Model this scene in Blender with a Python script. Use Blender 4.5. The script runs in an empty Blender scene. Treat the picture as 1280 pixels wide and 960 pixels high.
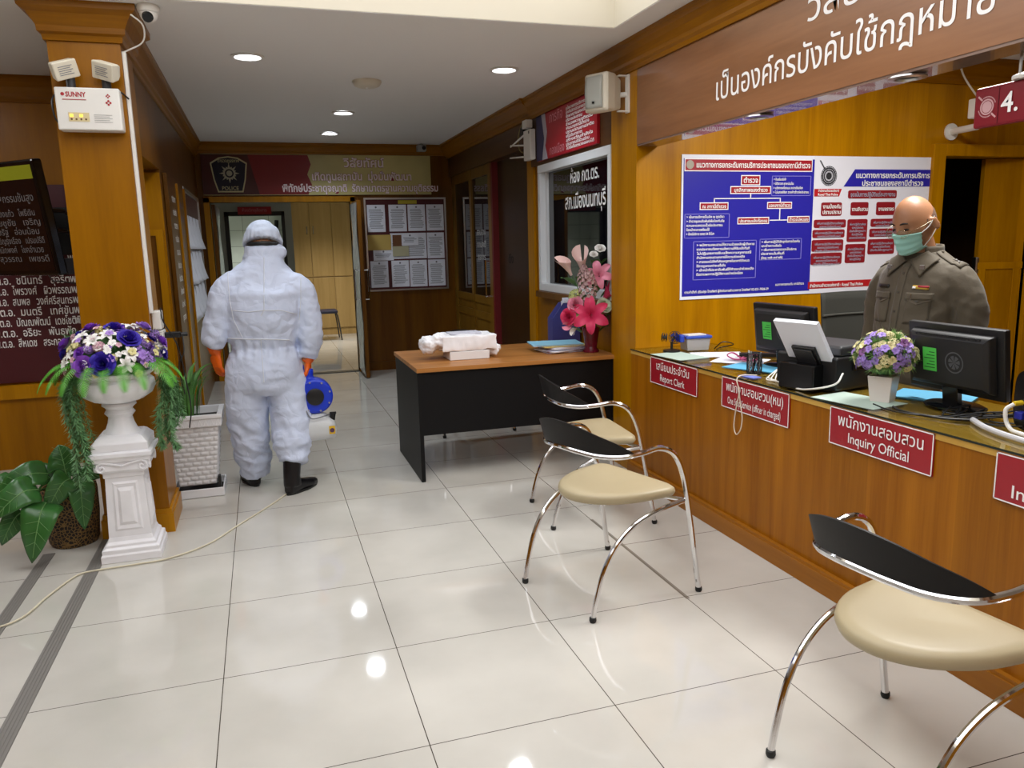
import bpy, bmesh, math, random
from mathutils import Vector, Matrix, noise
from mathutils.bvhtree import BVHTree
random.seed(7)
S = bpy.context.scene
COL = S.collection
V = Vector
PI = math.pi

# ------------------------------------------------------------------ camera
CP = V((0.2319, -3.8614, 1.4579))
YAW, PITCH, ROLL, FPX = 0.305091, -0.179414, -0.0236952, 972.38
_cy, _sy, _cp, _sp = math.cos(YAW), math.sin(YAW), math.cos(PITCH), math.sin(PITCH)
FW = V((_sy*_cp, _cy*_cp, _sp)); _rt = V((_cy, -_sy, 0)); _up = _rt.cross(FW)
RT = _rt*math.cos(ROLL) + _up*math.sin(ROLL)
UP = -_rt*math.sin(ROLL) + _up*math.cos(ROLL)
cd = bpy.data.cameras.new('camera'); cam = bpy.data.objects.new('camera', cd); COL.objects.link(cam)
cd.sensor_width = 36; cd.sensor_fit = 'HORIZONTAL'; cd.lens = FPX*36/1280; cd.clip_start = .05
cam.matrix_world = Matrix(((RT.x, UP.x, -FW.x, CP.x), (RT.y, UP.y, -FW.y, CP.y), (RT.z, UP.z, -FW.z, CP.z), (0, 0, 0, 1)))
S.camera = cam
def at(px, py, ax, val):                 # a photo pixel carried onto the plane axis = val
    d = RT*((px-640)/FPX) - UP*((py-480)/FPX) + FW
    return CP + d*((val-CP[ax])/d[ax])

# ------------------------------------------------------------------ light and view
S.view_settings.view_transform = 'Standard'; S.view_settings.look = 'None'
S.view_settings.gamma = 1; S.view_settings.use_curve_mapping = False
S.view_settings.exposure = 0.12
S.cycles.use_denoising = True
S.cycles.max_bounces = 10; S.cycles.diffuse_bounces = 6
w = bpy.data.worlds.new('world'); S.world = w; w.use_nodes = True
w.node_tree.nodes['Background'].inputs[0].default_value = (1, .97, .92, 1)
w.node_tree.nodes['Background'].inputs[1].default_value = .12
CEIL = 2.59
def area(name, loc, sx, sy, power, col=(1, .97, .93), rot=(0, 0, 0), shape='RECTANGLE', spread=None):
    l = bpy.data.lights.new(name, 'AREA'); l.shape = shape; l.size = sx
    if shape == 'RECTANGLE': l.size_y = sy
    l.energy = power; l.color = col
    if spread: l.spread = spread
    o = bpy.data.objects.new(name, l); COL.objects.link(o); o.location = loc; o.rotation_euler = rot
    return o
area('counter_room_light', (3.3, -1.05, 2.575), .4, 1.0, 54, (1, .99, .97))
area('front_hall_fill', (-1.5, -1.9, 2.575), .9, 2.0, 6, (.97, .99, 1))  # added fill lamp, out of view, for the left front of the hall
area('left_hall_fill', (-2.1, .6, 2.575), .8, .8, 20, (.98, .99, 1))  # unseen lamp added to brighten the far left wall and the niche
area('corridor_light', (1.25, 8.3, 2.36), .7, .7, 22, (1, .95, .88), spread=1.9)
area('tiled_room_light', (.0, 8.3, 2.36), .6, .6, 20, (.95, 1, .97), spread=1.9)

# ------------------------------------------------------------------ helpers
def lin(c):
    if isinstance(c, str):
        c = [int(c[i:i+2], 16)/255 for i in (0, 2, 4)]
    return tuple(x/12.92 if x <= .04045 else ((x+.055)/1.055)**2.4 for x in c)
MATS = {}
def mat(name, c, rough=.5, metal=0, spec=.5, coat=0, trans=0, emit=0, bump=0, bscale=40, sheen=0, alpha=1, var=0, vscale=6):
    if name in MATS: return MATS[name]
    m = bpy.data.materials.new(name); m.use_nodes = True; nt = m.node_tree; b = nt.nodes['Principled BSDF']
    c = lin(c); b.inputs['Base Color'].default_value = (*c, 1)
    b.inputs['Roughness'].default_value = rough; b.inputs['Metallic'].default_value = metal
    b.inputs['Specular IOR Level'].default_value = spec; b.inputs['Coat Weight'].default_value = coat
    b.inputs['Transmission Weight'].default_value = trans; b.inputs['Alpha'].default_value = alpha
    if sheen: b.inputs['Sheen Weight'].default_value = sheen
    if emit:
        b.inputs['Emission Color'].default_value = (*c, 1); b.inputs['Emission Strength'].default_value = emit
    if bump or var:
        tc = nt.nodes.new('ShaderNodeTexCoord'); n = nt.nodes.new('ShaderNodeTexNoise')
        n.inputs['Scale'].default_value = bscale if bump else vscale; n.inputs['Detail'].default_value = 4
        nt.links.new(tc.outputs['Object'], n.inputs['Vector'])
        if bump:
            bp = nt.nodes.new('ShaderNodeBump'); bp.inputs['Strength'].default_value = bump; bp.inputs['Distance'].default_value = .01
            nt.links.new(n.outputs['Fac'], bp.inputs['Height']); nt.links.new(bp.outputs['Normal'], b.inputs['Normal'])
        if var:
            n2 = nt.nodes.new('ShaderNodeTexNoise'); n2.inputs['Scale'].default_value = vscale
            nt.links.new(tc.outputs['Object'], n2.inputs['Vector'])
            r = nt.nodes.new('ShaderNodeValToRGB')
            r.color_ramp.elements[0].position = .3; r.color_ramp.elements[1].position = .7
            r.color_ramp.elements[0].color = (*[x*(1-var) for x in c], 1); r.color_ramp.elements[1].color = (*[min(1, x*(1+var)) for x in c], 1)
            nt.links.new(n2.outputs['Fac'], r.inputs['Fac']); nt.links.new(r.outputs['Color'], b.inputs['Base Color'])
    MATS[name] = m; return m
def wood(name, c1, c2, along='z', rough=.34, coat=.04, plank=.0, gscale=9, spec=.22):
    m = bpy.data.materials.new(name); m.use_nodes = True; nt = m.node_tree; b = nt.nodes['Principled BSDF']; L = nt.links.new
    b.inputs['Roughness'].default_value = rough; b.inputs['Coat Weight'].default_value = coat; b.inputs['Coat Roughness'].default_value = .18
    b.inputs['Specular IOR Level'].default_value = spec
    tc = nt.nodes.new('ShaderNodeTexCoord'); sp = nt.nodes.new('ShaderNodeSeparateXYZ'); L(tc.outputs['Object'], sp.inputs[0])
    ax = {'x': 0, 'y': 1, 'z': 2}[along]; o1, o2 = [i for i in range(3) if i != ax]
    ad = nt.nodes.new('ShaderNodeMath'); ad.operation = 'ADD'; L(sp.outputs[o1], ad.inputs[0]); L(sp.outputs[o2], ad.inputs[1])
    cb = nt.nodes.new('ShaderNodeCombineXYZ')
    sa = nt.nodes.new('ShaderNodeMath'); sa.operation = 'MULTIPLY'; sa.inputs[1].default_value = gscale; L(ad.outputs[0], sa.inputs[0])
    sb = nt.nodes.new('ShaderNodeMath'); sb.operation = 'MULTIPLY'; sb.inputs[1].default_value = .55; L(sp.outputs[ax], sb.inputs[0])
    L(sa.outputs[0], cb.inputs[0]); L(sb.outputs[0], cb.inputs[1])
    n = nt.nodes.new('ShaderNodeTexNoise'); n.inputs['Scale'].default_value = 1; n.inputs['Detail'].default_value = 5; n.inputs['Distortion'].default_value = .5
    L(cb.outputs[0], n.inputs['Vector'])
    n2 = nt.nodes.new('ShaderNodeTexNoise'); n2.inputs['Scale'].default_value = 9; n2.inputs['Detail'].default_value = 3
    L(cb.outputs[0], n2.inputs['Vector'])
    mx = nt.nodes.new('ShaderNodeMath'); mx.operation = 'MULTIPLY_ADD'; mx.inputs[1].default_value = .35
    L(n2.outputs['Fac'], mx.inputs[0]); L(n.outputs['Fac'], mx.inputs[2])
    r = nt.nodes.new('ShaderNodeValToRGB'); r.color_ramp.elements[0].position = .45; r.color_ramp.elements[1].position = .92
    r.color_ramp.elements[0].color = (*lin(c1), 1); r.color_ramp.elements[1].color = (*lin(c2), 1)
    L(mx.outputs[0], r.inputs['Fac'])
    out = r.outputs['Color']
    if plank:
        fl = nt.nodes.new('ShaderNodeMath'); fl.operation = 'DIVIDE'; fl.inputs[1].default_value = plank; L(ad.outputs[0], fl.inputs[0])
        f2 = nt.nodes.new('ShaderNodeMath'); f2.operation = 'FLOOR'; L(fl.outputs[0], f2.inputs[0])
        wn = nt.nodes.new('ShaderNodeTexWhiteNoise'); wn.noise_dimensions = '1D'; L(f2.outputs[0], wn.inputs['W'])
        ma = nt.nodes.new('ShaderNodeMath'); ma.operation = 'MULTIPLY_ADD'; ma.inputs[1].default_value = .22; ma.inputs[2].default_value = .89; L(wn.outputs['Value'], ma.inputs[0])
        vm = nt.nodes.new('ShaderNodeVectorMath'); vm.operation = 'SCALE'; L(out, vm.inputs[0]); L(ma.outputs[0], vm.inputs['Scale'])
        out = vm.outputs[0]
    L(out, b.inputs['Base Color'])
    MATS[name] = m; return m

def link(o, parent=None):
    COL.objects.link(o)
    if parent is not None:
        o.parent = parent; p = parent; off = V((0, 0, 0))
        if parent.type == 'EMPTY' or parent.get('_placed'): off = V(parent.location)
        o.matrix_parent_inverse = Matrix.Translation(-off)
    return o
def tag(o, label=None, cat=None, group=None, kind=None):
    if label: o['label'] = label
    if cat: o['category'] = cat
    if group: o['group'] = group
    if kind: o['kind'] = kind
    return o
def thing(name, label, cat, loc=(0, 0, 0), group=None):
    o = bpy.data.objects.new(name, None); COL.objects.link(o); o.location = loc; o.empty_display_size = .1
    return tag(o, label, cat, group)
class B:                                   # collects shapes for ONE mesh
    def __init__(s): s.bm = bmesh.new()
    def box(s, lo, hi, M=None):
        x0, y0, z0 = lo; x1, y1, z1 = hi
        vs = [s.bm.verts.new((M @ V(p)) if M else p) for p in ((x0, y0, z0), (x1, y0, z0), (x1, y1, z0), (x0, y1, z0), (x0, y0, z1), (x1, y0, z1), (x1, y1, z1), (x0, y1, z1))]
        for f in ((0, 3, 2, 1), (4, 5, 6, 7), (0, 1, 5, 4), (1, 2, 6, 5), (2, 3, 7, 6), (3, 0, 4, 7)): s.bm.faces.new([vs[i] for i in f])
        return s
    def cbox(s, c, d, M=None):
        return s.box([c[i]-d[i]/2 for i in range(3)], [c[i]+d[i]/2 for i in range(3)], M)
    def poly(s, pts): s.bm.faces.new([s.bm.verts.new(p) for p in pts]); return s
    def rings(s, R, cap=True, close=False):
        vr = [[s.bm.verts.new(p) for p in r] for r in R]; n = len(vr[0])
        for a, b in list(zip(vr, vr[1:])) + ([(vr[-1], vr[0])] if close else []):
            for i in range(n): s.bm.faces.new((a[i], a[(i+1) % n], b[(i+1) % n], b[i]))
        if cap and not close:
            s.bm.faces.new(vr[0][::-1]); s.bm.faces.new(vr[-1])
        return s
    def tube(s, pts, r, n=10, cap=True, flat=1, ref=None):
        pts = [V(p) for p in pts]; R = []; k = len(pts)
        rr = r if isinstance(r, (list, tuple)) else [r]*k
        t0 = (pts[1]-pts[0]).normalized(); u = V(ref) if ref else (V((0, 0, 1)) if abs(t0.z) < .9 else V((1, 0, 0)))
        for i in range(k):
            t = (pts[min(i+1, k-1)]-pts[max(i-1, 0)]).normalized()
            u = u-t*u.dot(t)
            u = u.normalized() if u.length > 1e-6 else t.orthogonal().normalized()
            v = t.cross(u)
            R.append([pts[i]+(u*math.cos(2*PI*j/n)*flat+v*math.sin(2*PI*j/n))*rr[i] for j in range(n)])
        return s.rings(R, cap)
    def ell(s, secs, n=28, p=1.0):         # horizontal elliptical sections (x,y,z,rx,ry)
        def sg(a): return math.copysign(abs(a)**p, a)
        return s.rings([[V((x+rx*sg(math.cos(2*PI*j/n)), y+ry*sg(math.sin(2*PI*j/n)), z)) for j in range(n)] for x, y, z, rx, ry in secs])
    def lathe(s, prof, n=32, c=(0, 0, 0), rib=0, nr=16, rz=None, cap=True):
        R = []
        for k, (r, z) in enumerate(prof):
            R.append([V((c[0]+math.cos(2*PI*j/n)*r*(1+(rib*abs(math.cos(nr*PI*j/n)) if rz and rz[0] <= z <= rz[1] else 0)), c[1]+math.sin(2*PI*j/n)*r*(1+(rib*abs(math.cos(nr*PI*j/n)) if rz and rz[0] <= z <= rz[1] else 0)), c[2]+z)) for j in range(n)])
        return s.rings(R, cap)
    def disc(s, c, nrm, r, h, n=24, r2=None):
        c = V(c); nrm = V(nrm).normalized()
        return s.tube([c, c+nrm*h], [r, r2 if r2 is not None else r], n)
    def sphere(s, c, r, n=10, m=7):
        r = (r, r, r) if not isinstance(r, (tuple, list)) else r
        R = []
        for i in range(1, m):
            a = -PI/2+PI*i/m
            R.append([V((c[0]+r[0]*math.cos(a)*math.cos(2*PI*j/n), c[1]+r[1]*math.cos(a)*math.sin(2*PI*j/n), c[2]+r[2]*math.sin(a))) for j in range(n)])
        return s.rings(R)
    def prism(s, poly, o, R_, U_, th):     # outline in (u,v), thickness along normal
        o = V(o); R_ = V(R_); U_ = V(U_); N = R_.cross(U_)
        a = [o+R_*u+U_*v for u, v in poly]
        return s.rings([a, [p+N*th for p in a]])
    def grid(s, f, nu, nv):
        g = [[s.bm.verts.new(f(i/nu, j/nv)) for j in range(nv+1)] for i in range(nu+1)]
        for i in range(nu):
            for j in range(nv): s.bm.faces.new((g[i][j], g[i+1][j], g[i+1][j+1], g[i][j+1]))
        return s
    def mesh(s, name='mesh'):
        bmesh.ops.recalc_face_normals(s.bm, faces=s.bm.faces)
        me = bpy.data.meshes.new(name); s.bm.to_mesh(me); s.bm.free(); return me
    def build(s, name, m, parent=None, smooth=False, bevel=0, solid=0, sub=0, angle=.6, label=None):
        me = s.mesh(name); return obj(name, me, m, parent, smooth, bevel, solid, sub, angle, label)
def obj(name, me, m, parent=None, smooth=False, bevel=0, solid=0, sub=0, angle=.6, label=None):
    o = bpy.data.objects.new(name, me); link(o, parent)
    if m:
        me.materials.clear(); me.materials.append(m)
    if solid: md = o.modifiers.new('t', 'SOLIDIFY'); md.thickness = solid; md.offset = 0
    if bevel: md = o.modifiers.new('b', 'BEVEL'); md.width = bevel; md.segments = 2; md.limit_method = 'ANGLE'; md.angle_limit = .7
    if sub: md = o.modifiers.new('s', 'SUBSURF'); md.levels = sub; md.render_levels = sub
    if smooth:
        me.polygons.foreach_set('use_smooth', [True]*len(me.polygons))
        try: me.set_sharp_from_angle(angle=angle)
        except Exception: pass
    if label: o['label'] = label
    return o
def struct(o): o['kind'] = 'structure'; return o
def cat(pts, n=8, closed=False):           # Catmull-Rom through points
    pts = [V(p) for p in pts]; out = []; k = len(pts)
    for i in range(k-1 if not closed else k):
        p0 = pts[i-1] if (i > 0 or closed) else pts[0]*2-pts[1]
        p1 = pts[i]; p2 = pts[(i+1) % k]; p3 = pts[(i+2) % k] if (i+2 < k or closed) else p2*2-p1
        for j in range(n):
            t = j/n; out.append(.5*((2*p1)+(p2-p0)*t+(2*p0-5*p1+4*p2-p3)*t*t+(3*p1-p0-3*p2+p3)*t**3))
    if not closed: out.append(pts[-1])
    return out
def remesh(me, vox, smooth=2, noise_f=None):
    o = bpy.data.objects.new('tmp', me); COL.objects.link(o)
    md = o.modifiers.new('r', 'REMESH'); md.mode = 'VOXEL'; md.voxel_size = vox; md.adaptivity = 0
    if smooth: md = o.modifiers.new('s', 'SMOOTH'); md.factor = .5; md.iterations = smooth
    dg = bpy.context.evaluated_depsgraph_get(); r = bpy.data.meshes.new_from_object(o.evaluated_get(dg))
    bpy.data.objects.remove(o)
    if noise_f:
        nn = [V(v.normal) for v in r.vertices]
        for v, n in zip(r.vertices, nn): v.co = v.co+n*noise_f(v.co)
    return r
_fc = {}
def glyphs(s, bold=0, res=2):
    key = (s, bold, res)
    if key not in _fc:
        c = bpy.data.curves.new('lettering', 'FONT'); c.body = s; c.resolution_u = res; c.offset = bold
        o = bpy.data.objects.new('tmp', c); COL.objects.link(o)
        bpy.context.view_layer.update()
        me = bpy.data.meshes.new_from_object(o.evaluated_get(bpy.context.evaluated_depsgraph_get()))
        bpy.data.objects.remove(o)
        _fc[key] = ([tuple(v.co) for v in me.vertices], [tuple(p.vertices) for p in me.polygons])
    return _fc[key]
def letter(bb, s, o, R_, U_, size, width=None, align='L', bold=0, lift=.002, res=2):
    vs, fs = glyphs(s, bold, res)
    if not vs: return
    x0 = min(v[0] for v in vs); x1 = max(v[0] for v in vs); sx = size
    if width: sx = width/max(1e-6, x1-x0)
    R_ = V(R_).normalized(); U_ = V(U_).normalized(); N = R_.cross(U_)
    o = V(o); off = {'L': x0, 'C': (x0+x1)/2, 'R': x1}[align]
    bv = [bb.bm.verts.new(o+R_*((v[0]-off)*sx)+U_*(v[1]*size)+N*lift) for v in vs]
    for f in fs:
        try: bb.bm.faces.new([bv[i] for i in f])
        except ValueError: pass
def text(rows, m, parent, R_, U_, name='lettering', bold=0, lift=.002, res=2, split=False):
    if split:
        for row in rows: text([row], m, parent, R_, U_, name, bold, lift, res)
        return
    bb = B()
    for row in rows: letter(bb, row[0], row[1], R_, U_, row[2], row[3] if len(row) > 3 else None, row[4] if len(row) > 4 else 'L', bold, lift, res)
    me = bpy.data.meshes.new(name); bb.bm.to_mesh(me); bb.bm.free()
    return obj(name, me, m, parent)
def copy_tree(o, parent=None):
    c = o.copy(); COL.objects.link(c)
    if parent is not None: c.parent = parent
    for ch in list(o.children): copy_tree(ch, c)
    return c
EX, EY, EZ = V((1, 0, 0)), V((0, 1, 0)), V((0, 0, 1))

# ------------------------------------------------------------------ materials
W_OR = wood('orange_veneer', '9a6400', 'ba8000', 'z', plank=.31)
W_PIL = wood('pillar_veneer', '865400', 'a06800', 'z', plank=0)
W_CNT = wood('counter_veneer', '824a00', 'a4660c', 'z', plank=.2, gscale=14)
W_BUL = wood('bulkhead_veneer', '784e2e', '966642', 'y', plank=0, gscale=7, coat=.3, rough=.3, spec=.4)
W_CR = wood('crown_veneer_y', '7a4a00', '986200', 'y', plank=0, gscale=26)
W_CRX = wood('crown_veneer_x', '7a4a00', '986200', 'x', plank=0, gscale=26)
W_DK = wood('dark_veneer', '5a3406', '72480a', 'z', plank=.4)
W_DKY = wood('soffit_veneer', '4a2c14', '60401e', 'y')
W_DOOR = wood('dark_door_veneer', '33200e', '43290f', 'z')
W_DESK = wood('desk_laminate', '8f5a26', 'b57c42', 'x', gscale=16, coat=.1, rough=.4)
W_WARD = wood('wardrobe_veneer', 'a98a54', 'bc9c66', 'z', gscale=12)
W_TRIM = wood('trim_veneer', 'a06a00', 'ba8000', 'z', gscale=16)
CEILM = mat('ceiling_paint', 'ecebe8', .9, spec=.2)
TRAYM = mat('tray_paint', 'cfc8b6', .9, spec=.2)
WHITE = mat('white_plastic', 'e6e4de', .4)
CREAM = mat('cream_plastic', 'd9d2bf', .45)
BLK = mat('black_plastic', '101012', .42)
BLKG = mat('black_gloss', '0c0c0e', .18)
DGREY = mat('dark_grey_plastic', '2a2a2c', .5)
CHROME = mat('chrome', 'e4e4e6', .09, metal=1)
STEEL = mat('brushed_steel', 'c0c0c0', .28, metal=1)
RED = mat('sign_red', '9a1420', .35)
REDD = mat('board_maroon', '4a0e16', .45)
WTXT = mat('white_vinyl', 'f4f2f0', .5)
PAPER = mat('paper', 'e6e9f4', .8)
INK = mat('ink', '74767f', .8)
def thin(name, tint, fac=.06):
    m = bpy.data.materials.new(name); m.use_nodes = True; nt = m.node_tree; nt.nodes.remove(nt.nodes['Principled BSDF'])
    t = nt.nodes.new('ShaderNodeBsdfTransparent'); t.inputs[0].default_value = (*lin(tint), 1); g = nt.nodes.new('ShaderNodeBsdfGlossy'); g.inputs['Roughness'].default_value = .03
    lw = nt.nodes.new('ShaderNodeLayerWeight'); lw.inputs[0].default_value = .5; pw_ = nt.nodes.new('ShaderNodeMath'); pw_.operation = 'POWER'; pw_.inputs[1].default_value = 4; nt.links.new(lw.outputs['Facing'], pw_.inputs[0]); f = nt.nodes.new('ShaderNodeMath'); f.operation = 'MULTIPLY_ADD'; f.inputs[1].default_value = .7; f.inputs[2].default_value = .035; nt.links.new(pw_.outputs[0], f.inputs[0]); x = nt.nodes.new('ShaderNodeMixShader')
    nt.links.new(f.outputs[0], x.inputs[0]); nt.links.new(t.outputs[0], x.inputs[1]); nt.links.new(g.outputs[0], x.inputs[2]); nt.links.new(x.outputs[0], nt.nodes['Material Output'].inputs[0])
    MATS[name] = m; return m
GLASS = thin('clear_glass', 'f4f8f6')
BLUE = mat('poster_blue', '2a26a0', .35)
GREENST = mat('green_sticker', '4cc04c', .6)
YEL = mat('yellow_plastic', 'e0c020', .5)
RUBBER = mat('black_rubber', '0a0a0a', .5)

# ------------------------------------------------------------------ floor
m = bpy.data.materials.new('polished_tiles'); m.use_nodes = True; nt = m.node_tree; b = nt.nodes['Principled BSDF']; L = nt.links.new
tc = nt.nodes.new('ShaderNodeTexCoord'); br = nt.nodes.new('ShaderNodeTexBrick'); L(tc.outputs['Object'], br.inputs['Vector'])
br.offset = 0; br.inputs['Scale'].default_value = 1; br.inputs['Brick Width'].default_value = .6; br.inputs['Row Height'].default_value = .6
br.inputs['Mortar Size'].default_value = .0017; br.inputs['Mortar Smooth'].default_value = .1
n1 = nt.nodes.new('ShaderNodeTexNoise'); n1.inputs['Scale'].default_value = 1.7; n1.inputs['Detail'].default_value = 6; L(tc.outputs['Object'], n1.inputs['Vector'])
r1 = nt.nodes.new('ShaderNodeValToRGB'); r1.color_ramp.elements[0].position = .3; r1.color_ramp.elements[1].position = .68
r1.color_ramp.elements[0].color = (*lin('bbb8b0'), 1); r1.color_ramp.elements[1].color = (*lin('cecbc3'), 1); L(n1.outputs['Fac'], r1.inputs['Fac'])
L(r1.outputs['Color'], br.inputs['Color1']); L(r1.outputs['Color'], br.inputs['Color2']); br.inputs['Mortar'].default_value = (*lin('4c463e'), 1)
sp = nt.nodes.new('ShaderNodeSeparateXYZ'); L(tc.outputs['Object'], sp.inputs[0])
def mth(op, a, v1=None, v2=None):
    q = nt.nodes.new('ShaderNodeMath'); q.operation = op; L(a, q.inputs[0])
    if v1 is not None:
        if hasattr(v1, 'links'): L(v1, q.inputs[1])
        else: q.inputs[1].default_value = v1
    if v2 is not None: q.inputs[2].default_value = v2
    return q.outputs[0]
mk = mth('MULTIPLY', mth('COMPARE', sp.outputs[0], 1.803, .009), mth('COMPARE', sp.outputs[1], -.72, .5))
mx = nt.nodes.new('ShaderNodeMixRGB'); L(mth('MULTIPLY', mk, .75), mx.inputs['Fac']); L(br.outputs['Color'], mx.inputs['Color1']); mx.inputs['Color2'].default_value = (*lin('6e675c'), 1)
L(mx.outputs['Color'], b.inputs['Base Color']); b.inputs['Roughness'].default_value = .12; b.inputs['Specular IOR Level'].default_value = .55
n3 = nt.nodes.new('ShaderNodeTexNoise'); n3.inputs['Scale'].default_value = 5; L(tc.outputs['Object'], n3.inputs['Vector'])
r3 = nt.nodes.new('ShaderNodeMapRange'); r3.inputs['To Min'].default_value = .03; r3.inputs['To Max'].default_value = .08; L(n3.outputs['Fac'], r3.inputs['Value']); L(r3.outputs[0], b.inputs['Roughness'])
TILES = m
struct(B().box((-4.5, -5.5, -.08), (7.5, 12, 0)).build('floor', TILES))
STRIP = mat('grey_grip_rubber', '77746f', .6)
for k, (x0, x1) in enumerate(((-.655, -.595), (-.90, -.845))):
    bb = B()
    for j in range(5): bb.box((x0+(x1-x0)*(j/5+.02), -5, .0), (x0+(x1-x0)*((j+1)/5-.02), .42 if k == 0 else .30, .0035))
    bb.box((x0, -5, 0), (x1, .42 if k == 0 else .30, .002))
    o = bb.build('trim_%d' % (k+1), STRIP); struct(o)

# ------------------------------------------------------------------ ceiling with its lit tray
TX0, TX1, TY0, TY1 = -.75, 2.16, -4.6, .25
c = B()
for lo, hi in (((-4.5, TY1, CEIL), (7.5, 5.6, CEIL+.1)), ((-4.5, -5.5, CEIL), (TX0, TY1, CEIL+.1)), ((TX1, -5.5, CEIL), (7.5, TY1, CEIL+.1)), ((TX0, -5.5, CEIL), (TX1, TY0, CEIL+.1))): c.box(lo, hi)
struct(c.build('ceiling', CEILM))
c = B(); T = CEIL+.32
g_ = .004; c.box((TX0-.04, TY0-.04, CEIL+.003), (TX0+g_, TY1+.04, T)); c.box((TX1-g_, TY0-.04, CEIL+.003), (TX1+.04, TY1+.04, T)); c.box((TX0+g_, TY0-.04, CEIL+.003), (TX1-g_, TY0+g_, T)); c.box((TX0+g_, TY1-g_, CEIL+.003), (TX1-g_, TY1+.04, T))
c.box((TX0-.04, TY0-.04, T), (TX1+.04, TY1+.04, T+.05))
struct(c.build('ceiling_tray', TRAYM))
struct(B().box((TX0+.02, TY0+.02, T-.02), (TX1-.02, TY1-.02, T-.002)).build('ceiling_tray_panel', mat('luminous_panel', 'fbfcff', .6, emit=2.3)))
struct(B().box((-.4, 5.5, 2.4), (3, 12, 2.48)).build('ceiling_corridor', CEILM))

# ------------------------------------------------------------------ walls
YB, XR, XL, YP = 5.38, 2.45, -.36, .44
DX0, DX1, DZ = -.25, 1.255, 1.965
def boxes(name, m, lst, parent=None, bevel=0):
    bb = B()
    for lo, hi in lst: bb.box(lo, hi)
    return struct(bb.build(name, m, parent, bevel=bevel))
boxes('wall_back', W_DK, [((XL-.1, YB, DZ), (3.4, YB+.12, CEIL)), ((DX1, YB, 0), (3.4, YB+.12, DZ)), ((XL-.1, YB, 0), (DX0, YB+.12, DZ))])
boxes('trim_3', W_TRIM, [((DX0-.06, YB-.02, 0), (DX0, YB+.13, DZ+.05)), ((DX1, YB-.02, 0), (DX1+.05, YB+.13, DZ+.05)), ((DX0-.06, YB-.02, DZ), (DX1+.05, YB+.13, DZ+.06))])
boxes('baseboard_back', W_DK, [((DX1+.05, YB-.02, 0), (XR, YB, .1))])
# right wall beyond the pillar: window, doorway, glazed partition
boxes('wall_right', W_PIL, [((XR, .7, 0), (XR+.12, 2.42, 1.06)), ((XR, .7, 2.07), (XR+.12, 2.42, CEIL)), ((XR, .7, 1.06), (XR+.12, .87, 2.07)), ((XR, 2.27, 1.06), (XR+.12, 2.42, 2.07))])
boxes('trim_4', W_TRIM, [((XR-.02, 2.40, 0), (XR+.13, 2.52, 2.24)), ((XR-.005, 2.52, 0), (XR+.13, 2.60, 2.24))])
boxes('trim_5', W_DKY, [((XR-.03, 2.42, 2.24), (XR+.12, YB, CEIL))])
# left hall wall and its niche
boxes('wall_left', W_DK, [((XL-.12, 1.9, 0), (XL, YB, CEIL)), ((XL-.12, .8, 1.99), (XL, 1.9, CEIL))])
boxes('wall_niche', W_OR, [((-.62, 1.893, 0), (XL-.002, 2.0, 1.969)), ((-.62, .81, 1.972), (XL-.125, 1.89, 2.03))])
boxes('wall_far_left', W_PIL, [((-4.5, 2.16, 0), (-.9, 2.28, CEIL))])
boxes('wall_counter_room', W_OR, [((XR-.05, YP, 0), (4.68, YP+.12, CEIL)), ((5.5, YP, 0), (7.5, YP+.12, CEIL)), ((4.68, YP, 1.97), (5.5, YP+.12, CEIL))])
boxes('wall_counter_end', W_OR, [((7.4, -5.5, 0), (7.5, YP, CEIL))])
boxes('wall_street_side', W_PIL, [((-4.5, -5.5, 0), (7.5, -5.4, CEIL))])
boxes('wall_hall_side', W_PIL, [((-4.5, -5.4, 0), (-4.4, 2.16, CEIL))])
# left pillar
PX0, PX1, PY0, PY1 = -.635, -.325, .43, .80
boxes('pillar_left', W_PIL, [((PX0, PY0, 0), (PX1, PY1, CEIL))])
boxes('baseboard_pillar', W_TRIM, [((PX0-.015, PY0-.02, 0), (PX1+.02, PY1+.01, .10)), ((PX0-.008, PY0-.012, .10), (PX1+.012, PY1+.005, .125))])
# pillar on the counter side and the lettered bulkhead above the counter
boxes('pillar_right', W_OR, [((2.39, YP+.001, 0), (2.53, .76, CEIL)), ((2.395, .76, 0), (2.53, .80, CEIL))])
BX = 2.39
boxes('bulkhead', W_BUL, [((BX+.001, -5.4, 2.01), (2.53, YP, CEIL))])
boxes('trim_6', mat('glossy_soffit', '80685c', .24, coat=.6, var=.12, vscale=3), [((BX+.004, -5.4, 2.0), (2.527, YP, 2.01))])
# crown mouldings: stepped profile swept along each wall
def crown(name, p0, p1, nrm, m, h=.15, d=.075):
    nrm = V(nrm); bb = B(); prof = [(0, 0), (.012, 0), (.016, .02), (.028, .032), (.03, .05), (.045, .085), (.064, .11), (.066, .13), (.075, .135), (.075, .15), (0, .15)]
    R = []
    for p in (V(p0), V(p1)): R.append([p+nrm*(a*d/.075)+EZ*(CEIL-h+b*h/.15-.001) for a, b in prof])
    return struct(bb.rings(R).build(name, m))
crown('trim_7', (BX, -5.3, 0), (BX, 2.30, 0), (-1, 0, 0), W_CR, .16, .075)
crown('trim_8', (XR-.03, 2.3, 0), (XR-.03, YB, 0), (-1, 0, 0), W_CR, .14, .13)
crown('trim_9', (XL, YB, 0), (XR, YB, 0), (0, -1, 0), W_CRX, .11, .12)
crown('trim_10', (XL, .8, 0), (XL, YB, 0), (1, 0, 0), W_CR, .15, .08)
crown('trim_11', (-4.4, 2.16, 0), (-.5, 2.16, 0), (0, -1, 0), W_CRX, .16, .075)
crown('trim_12', (2.53, YP, 0), (7.4, YP, 0), (0, -1, 0), W_CRX, .16, .075)
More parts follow.
